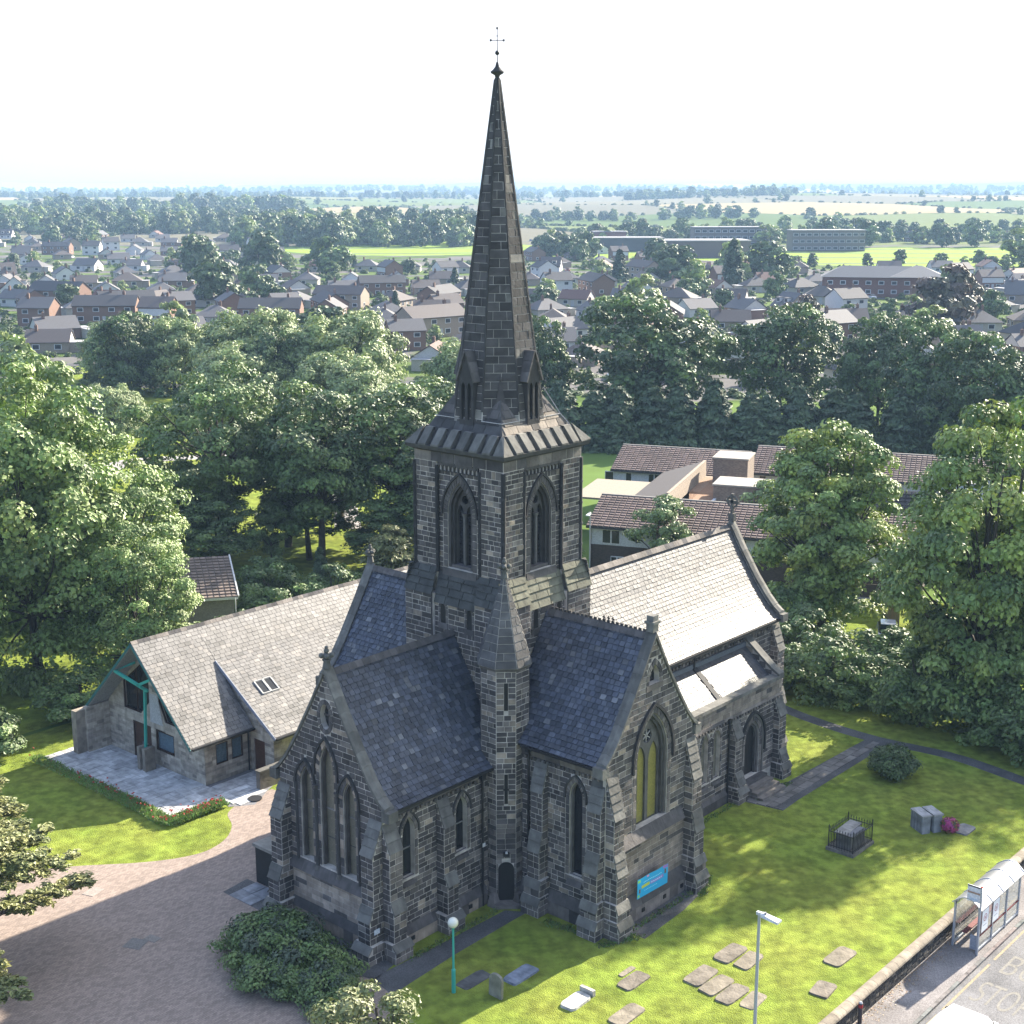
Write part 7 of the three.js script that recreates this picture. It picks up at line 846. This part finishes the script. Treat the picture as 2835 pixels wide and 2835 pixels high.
  const dk = plant(big, 'dark round tree at the left of the willow row', 'tree', undefined, 88, -163, 2, [0.72, 0.75, 0.72]); plant(big, 'dark tree sunk between the pale willows', 'tree', undefined, 90, -128, 3, [0.6, 0.72, 0.6]);
  const ley = conifer({ h: 8.2, r: 3.6, tiers: 24, per: 150, leaf: 0.42, cols: GR.conif, seedN: 5, name: 'leylandii_tree', power: 0.55 }); for (let i = 0; i < 13; i++) { const f = i / 12; plant(ley, `dark conifer number ${['one', 'two', 'three', 'four', 'five', 'six', 'seven', 'eight', 'nine', 'ten', 'eleven', 'twelve', 'thirteen'][i]} from the spire in the tall hedge behind the care home`, 'conifer', 'conifer hedge behind the care home', 96 + 31 * f + rr(-1, 1), -74 + 38 * f + rr(-1, 1), i, [rr(0.95, 1.25), rr(0.9, 1.15), rr(0.95, 1.25)]); }
  const fir = conifer({ h: 4.5, r: 1.3, tiers: 18, per: 60, leaf: 0.16, cols: [[0.07, 0.11, 0.05]], seedN: 8, name: 'small_fir' }); plant(fir, 'small pointed fir below the dark trees behind the hall ridge', 'conifer', undefined, 27.5, -45.5, 0, 0.9);
  const yew = conifer({ h: 9, r: 4.4, tiers: 24, per: 150, leaf: 0.26, cols: GR.yew, seedN: 9, name: 'yew_tree', power: 0.5, mat: LEAF }); plant(yew, 'yew beside the tower above the left transept roof', 'conifer', undefined, 30.5, -39.5, 0, [0.9, 0.72, 0.9]); plant(yew, 'second yew close behind the left transept ridge', 'conifer', undefined, 33.5, -35.5, 2, [0.7, 0.6, 0.7]);
  // cedar whose boughs enter at the left edge
  { seed = 909; const L = new Leaves(), W = new G(), t = new THREE.Group(); t.name = 'cedar_tree'; limb(W, V(0, 0, 0), V(0.3, 12.5, 0), 0.4, 0.1, 0.03, 5, 9);
    for (let i = 0; i < 46; i++) { const y = 2.2 + i * 0.21, a = i * 2.4 + rr(-0.4, 0.4), len = (6.6 - i * 0.1) * rr(0.7, 1.05), tip = V(Math.cos(a) * len, y + rr(-0.2, 0.9), Math.sin(a) * len); limb(W, V(0, y, 0), tip, 0.1, 0.02, 0.08, 4, 5); for (let s = 0; s < 9; s++) { const f = 0.3 + 0.7 * (s + rnd()) / 9, c = V(0, y, 0).lerp(tip, f), ba = a + (s % 2 ? 1 : -1) * rr(0.4, 1), bl = 1.5 * (1.1 - f * 0.6), base = pick(GR.yew).map((v) => v * 1.35); for (let k = 0; k < 130; k++) { const q = rnd(), v = rr(0.7, 1.35); L.leaf(c.x + Math.cos(ba) * bl * q + rr(-0.22, 0.22), c.y + rr(-0.12, 0.2) - q * 0.12, c.z + Math.sin(ba) * bl * q + rr(-0.22, 0.22), rr(-0.5, 0.5), 1, rr(-0.5, 0.5), 0.15 * rr(0.7, 1.3), base.map((w) => w * v), 2.0); } } }
    put('trunk', W.geo(), M.bark, t); put('crown', L.geo(), LEAF, t); plant(t, 'feathery yellow green cedar reaching in from the left edge over the paving', 'tree', undefined, -26.4, -9.6, 0.4, [1.0, 0.98, 1.0]); }
  // shrubs
  const shrub = broadleaf({ h: 4.2, r: 2.7, low: 0.0, clumps: 60, per: 110, leaf: 0.2, cr: [0.5, 0.95], cols: GR.mid.concat(GR.bright.slice(3)), seedN: 71, name: 'shrub', trunkR: 0.08, squash: 0.8 });
  const spots = [[31.5, -5], [33, -1.5], [32, 2], [33.5, 5.5], [32, 9], [33, 13], [31.5, 16.5], [32, 20], [31, 23.5], [37, -2], [38, 3], [39, 19], [37, 23], [34, -9], [40, -7]]; const words = ['first', 'second', 'third', 'fourth', 'fifth', 'sixth', 'seventh', 'eighth', 'ninth', 'tenth', 'eleventh', 'twelfth', 'thirteenth', 'fourteenth', 'fifteenth'];
  spots.forEach(([x, z], i) => plant(shrub, `${words[i]} shrub of the thicket under the limes beyond the churchyard path`, 'shrub', 'thicket beyond the churchyard path', x, z, i * 1.7, [rr(0.9, 1.25), rr(0.8, 1.15), rr(0.9, 1.25)]));
  [[24, -40, 'dark shrub behind the hall ridge near the fir'], [20, -43, 'shrub right of the brown roofed outbuilding'], [27, -35, 'shrub between hall ridge and transept finial'], [34, -29, 'shrub hidden behind the left transept'], [23, -47, 'pale shrub beside the chestnut trunk'], [9, -34, 'shrub against the far wall of the hall'], [-4, -34, 'shrub left of the hall pier'], [-12, -33, 'dark shrub at the edge of the shaded lawn'], [62, -18, 'shrub by the corner of the care home'], [70, -20, 'purple grey shrub below the care home bay']].forEach(([x, z, lab], i) => plant(shrub, lab, 'shrub', undefined, x, z, i, [rr(0.9, 1.2), rr(0.7, 1), rr(0.9, 1.2)]));
  const ball = broadleaf({ h: 2.0, r: 1.45, low: 0, clumps: 90, per: 90, leaf: 0.11, cr: [0.32, 0.55], inner: 0.5, cols: GR.dark, seedN: 73, name: 'round_bush', trunkR: 0.05, lobes: 0.05, squash: 0.85 }); plant(ball, 'dark rounded bush alone on the churchyard lawn', 'bush', undefined, 22.9, 11.6, 0, [1, 0.92, 1]);
  const hedge = broadleaf({ h: 1.5, r: 1.35, low: 0, clumps: 34, per: 120, leaf: 0.1, cr: [0.32, 0.6], cols: GR.mid.concat([[0.075, 0.11, 0.06]]), seedN: 79, name: 'planting_bed_shrub', trunkR: 0.04, lobes: 0.2 });
  [[-15.8, -1.6, 1.15], [-14.6, -1.2, 1.3], [-16.2, 0.2, 1.3], [-15.0, 0.6, 1.35], [-16.6, 1.8, 1.2], [-15.6, 2.3, 1.25], [-16.4, 3.6, 1.15], [-15.6, 4.4, 1.05], [-14.9, 3.0, 1.0], [-16.9, 0.9, 0.9], [-16.4, 5.4, 0.9]].forEach(([x, z, s], i) => plant(hedge, `${words[i]} low shrub of the planting bed in front of the chancel gable`, 'shrub', 'planting bed by the chancel', x, z, i * 2.1, [s, s * rr(0.7, 1.05), s]));
  const sunny = broadleaf({ h: 5.2, r: 2.5, low: 0.05, clumps: 60, per: 120, leaf: 0.15, cr: [0.45, 0.85], cols: [[0.17, 0.2, 0.07], [0.15, 0.18, 0.06], [0.2, 0.22, 0.09]], seedN: 83, name: 'pale_shrub', trunkR: 0.08, lobes: 0.25 }); plant(sunny, 'sunlit pale shrub at the bottom edge of the photo', 'shrub', undefined, -19.6, 11.0, 0.5, [1, 0.9, 1]);
  { const L = new Leaves(); seed = 5; for (let i = 0; i < 900; i++) { const d = dirs(), R = Math.pow(rnd(), 0.4) * 0.55, pk = vnoise(d[0] * 3 + 9, d[2] * 3 + d[1] * 2 + 9, 5) > 0.5; L.leaf(d[0] * R, 0.45 + d[1] * R * 0.8, d[2] * R, ...d, 0.1, pk ? [0.5 * rr(0.7, 1.2), 0.06, 0.25] : rnd() < 0.5 ? [0.3, 0.12, 0.06] : [0.06, 0.1, 0.04]); } const m = put('flower_bush', L.geo(), LEAF); m.position.set(17.9, 0, 17.5); tag(m, 'pink and orange flowering bush beside the twin chest tombs', 'flowers'); }
  { // long grass and poppies round the patio
    const L = new Leaves(), F2 = new Leaves(); seed = 6; const path = new THREE.CatmullRomCurve3([V(-9.9, 0, -30), V(-9.9, 0, -22), V(-9.9, 0, -18.6), V(-9.9, 0, -16.0), V(-8, 0, -15.8), V(-6.5, 0, -15.7)]); for (let i = 0; i < 5200; i++) { const p = path.getPoint(rnd()), x = p.x + rr(-0.45, 0.45), z = p.z + rr(-0.45, 0.45), hh = rr(0.25, 0.7), a = rr(0, 6.3); L.leaf(x, hh / 2, z, Math.cos(a), 0.15, Math.sin(a), 0.07, pick(GR.bright).map((v) => v * rr(0.8, 1.3)), hh / 0.07 * 0.6); if (i % 60 === 0) for (let k = 0; k < 4; k++) F2.leaf(x, hh + 0.12, z, rr(-1, 1), 1, rr(-1, 1), 0.13, [0.5, 0.05, 0.03], 1); } const m = put('long_grass', L.geo(), LEAF); tag(m, 'strip of long grass along the edge of the pale patio', 'grass'); m.userData.kind = 'stuff'; const f = put('poppies', F2.geo(), LEAF); tag(f, 'red poppies in the long grass by the patio', 'flowers'); f.userData.kind = 'stuff'; }
  { // weeds along the church walls, fallen leaves along the boundary wall
    const L = new Leaves(), D = new Leaves(); seed = 88; const runs = [[-11.2, 4.35, -5, 4.35], [-4.6, 6.8, -4.1, 9.0], [-2.6, 10.5, 2.8, 10.5], [4.2, 6.4, 13, 6.4], [14.6, 7.2, 18, 7.2], [-12.4, -2.8, -12.4, 2.6], [-4.6, 10.2, -2.7, 11.2], [2.8, 11.1, 4.6, 10.2]];
    for (const [x0, z0, x1, z1] of runs) for (let i = 0; i < 260; i++) { const t = rnd(), x = x0 + (x1 - x0) * t + rr(-0.3, 0.3), z = z0 + (z1 - z0) * t + Math.abs(rr(-0.35, 0.35)), h = rr(0.04, 0.28) * (0.4 + vnoise(x * 0.9, z * 0.9, 3)), a = rr(0, 6.3); L.leaf(x, h / 2, z, Math.cos(a), 0.4, Math.sin(a), 0.07, pick(GR.mid).map((v) => v * rr(0.7, 1.3)), 1 + h * 8); }
    for (let i = 0; i < 1500; i++) { const x = rr(-12, 16), z = 22.62 + Math.pow(rnd(), 2.5) * 0.7; D.leaf(x, 0.125, z, rr(-0.3, 0.3), 1, rr(-0.3, 0.3), rr(0.03, 0.07), pick([[0.3, 0.2, 0.1], [0.22, 0.15, 0.08], [0.36, 0.28, 0.16], [0.4, 0.24, 0.14]])); }
    const w = put('weeds', L.geo(), LEAF); tag(w, 'small weeds growing along the foot of the church walls', 'weeds'); w.userData.kind = 'stuff'; const f = put('fallen_leaves', D.geo(), LEAF); tag(f, 'dry fallen leaves along the foot of the boundary wall', 'leaves'); f.userData.kind = 'stuff'; }
}
// trees of the estate and countryside
{
  const mk = (cols, n, o = {}) => broadleaf({ h: 9, r: 4.2, low: 0.04, clumps: 46, per: 34, leaf: 0.85, cr: [1.0, 1.7], cols, seedN: n, name: 'garden_tree', trunkR: 0.2, ...o });
  const P = [mk(GR.mid, 101), mk(GR.dark, 103, { lobes: 0.15 }), mk(GR.pale.concat(GR.lime), 107), conifer({ h: 10, r: 3, tiers: 14, per: 60, leaf: 0.8, cols: GR.conif, seedN: 109, name: 'garden_conifer', power: 0.7 }), mk(GR.copper, 113)];
  const word = ['mid green', 'dark green', 'pale green', 'conical dark', 'copper leaved']; seed = 31337; let n = 0;
  const clear = (x, z, d) => houseSpots.every(([, , hx, hz]) => Math.hypot(hx - x, hz - z) > d);
  const zone = (a, b) => (a < 290 ? 'behind the cemetery trees' : a < 335 ? 'among the nearest houses' : a < 390 ? 'among the second belt of houses' : a < 450 ? 'among the middle houses' : a < 530 ? 'among the farther houses' : a < 620 ? 'among the far houses' : 'beyond the last houses') + (b < -0.24 * a ? ' at the left edge' : b < -0.11 * a ? ' left of the spire' : b < -0.015 * a ? ' just left of the spire' : b < 0.09 * a ? ' just right of the spire' : b < 0.2 * a ? ' right of the spire' : ' at the far right');
  const specials = [[430, -88, 1.5, 1], [452, -80, 1.3, 0], [318, -74, 0.95, 2], [300, -40, 1.2, 1], [255, -98, 1.05, 2], [247, -86, 1.0, 2], [560, -120, 1.5, 1], [575, -100, 1.7, 1], [585, -75, 1.6, 0], [600, -130, 1.5, 0], [540, 40, 1.3, 3], [520, 58, 1.7, 1], [500, 76, 1.5, 3], [560, 84, 1.4, 2], [540, 96, 1.7, 1], [610, 62, 1.4, 1], [470, 60, 1.2, 2], [390, 34, 1.1, 2], [345, 22, 1.0, 0], [330, 66, 1.1, 4], [348, 104, 1.6, 4], [360, 112, 1.5, 4], [420, 128, 1.3, 2], [320, 92, 1.1, 2], [305, 118, 1.3, 0], [285, 60, 1.0, 1], [270, 36, 0.9, 0], [842, 180, 1.8, 1], [850, 205, 1.6, 0], [845, 150, 1.6, 2], [640, 225, 1.6, 2], [650, 240, 1.8, 0], [846, 250, 1.5, 1], [850, 270, 1.4, 0]];
  const add = (a, b, s, k) => { const [x, z] = toWorld(a, b); plant(P[k], `${word[k]} tree ${zone(a, b)}`, 'tree', `${word[k]} trees ${zone(a, b)}`, x, z, rr(0, 6.3), [s * rr(0.9, 1.15), s * rr(0.85, 1.15), s * rr(0.9, 1.15)], hgt(a, b)); n++; };
  specials.forEach((s) => add(...s)); for (let i = 0; i < 2600 && n < 150; i++) { const a = 245 + 470 * Math.pow(rnd(), 0.8), b = rr(-1, 1) * (a * 0.37 + 10), [x, z] = toWorld(a, b); if (!clear(x, z, 8.5) || (a > 620 && b > 70) || (a > 640 && b > -110 && b < -15)) continue; add(a, b, rr(0.32, 0.8), [0, 0, 1, 1, 2, 2, 3][Math.floor(rnd() * 7)]); }
  // belts of woodland and hedgerow trees: one mass each
  const masses = (name, label, pts, k) => { const proto = P[k].children.find((c) => c.name === 'crown'), im = new THREE.InstancedMesh(proto.geometry, LEAF, pts.length), m = new THREE.Matrix4(), q = new THREE.Quaternion(), col = new THREE.Color(); pts.forEach(([a, b, s, sy], i) => { const [x, z] = toWorld(a, b); q.setFromAxisAngle(UP, rr(0, 6.3)); im.setMatrixAt(i, m.compose(V(x, hgt(a, b) - 0.6, z), q, V(s, sy, s))); const v = rr(0.75, 1.2); im.setColorAt(i, col.setRGB(v, v * rr(0.95, 1.05), v * rr(0.85, 1.1))); }); im.name = name; im.userData = { kind: 'stuff', label, category: 'woodland' }; im.castShadow = im.receiveShadow = true; scene.add(im); };
  const W = [[], [], []], edge = []; const belt = (a0, a1, b0, b1, n2, s0, s1) => { for (let i = 0; i < n2; i++) { const a = rr(a0, a1), b = rr(b0, b1), s = rr(s0, s1); W[Math.floor(rnd() * 3)].push([a, b, s, s * rr(0.9, 1.3)]); } };
  belt(1060, 1280, -420, -150, 260, 0.9, 1.6); belt(850, 1060, -165, -20, 210, 1.0, 1.8);  belt(690, 790, 10, 40, 22, 0.8, 1.3); belt(890, 960, 40, 330, 60, 0.8, 1.3); belt(640, 650, 120, 240, 16, 0.4, 0.7); belt(1000, 1100, 150, 400, 30, 0.8, 1.3); belt(1700, 1800, -560, -250, 120, 1.2, 2); belt(2500, 2650, 200, 500, 90, 1.0, 1.7); belt(2900, 3300, -1100, 300, 300, 0.8, 1.5); belt(3700, 3900, -1400, -200, 300, 1.0, 1.6); belt(4300, 4600, -300, 1700, 420, 1.0, 1.7); belt(5200, 5600, -2200, 2200, 700, 1.3, 2.2); belt(1400, 1480, -520, -250, 80, 0.9, 1.5); belt(1500, 1560, -120, 260, 60, 0.8, 1.5);
  for (let i = 0; i < 60000 && edge.length < 2400; i++) { const a = 880 + 3200 * Math.pow(rnd(), 1.3), b = rr(-1, 1) * (a * 0.38), [, e] = cell(a, b); if (e < 0.016) { const big = rnd() < 0.08; const s = big ? rr(0.6, 1.2) : rr(0.2, 0.36); W[Math.floor(rnd() * 3)].push([a, b, big ? s : s * 1.8, big ? s * 1.1 : s]); edge.push(1); } }
  masses('woodland', 'mid green woodland belts and hedgerows beyond the estate', W[0], 0); masses('woodland_edge', 'dark green woodland belts and hedgerows beyond the estate', W[1], 1); masses('copse', 'pale green copses and hedgerows beyond the estate', W[2], 2);
  // garden shrubs and hedges
  const B = []; for (let i = 0; i < 9000 && B.length < 2400; i++) { const a = 240 + 480 * rnd(), b = rr(-1, 1) * (a * 0.37 + 10), [x, z] = toWorld(a, b); if (!clear(x, z, 6.5) || (a > 630 && b > 70) || (a > 690 && b > -110 && b < -15)) continue; B.push([a, b, rr(0.14, 0.32), rr(0.12, 0.26)]); } masses('garden_shrubs', 'low garden shrubs and hedges between the houses', B, 0); scene.getObjectByName('garden_shrubs').userData.category = 'shrubs';
  console.log('far trees', n, W.map((w) => w.length), B.length);
}
renderer.render(scene, camera);
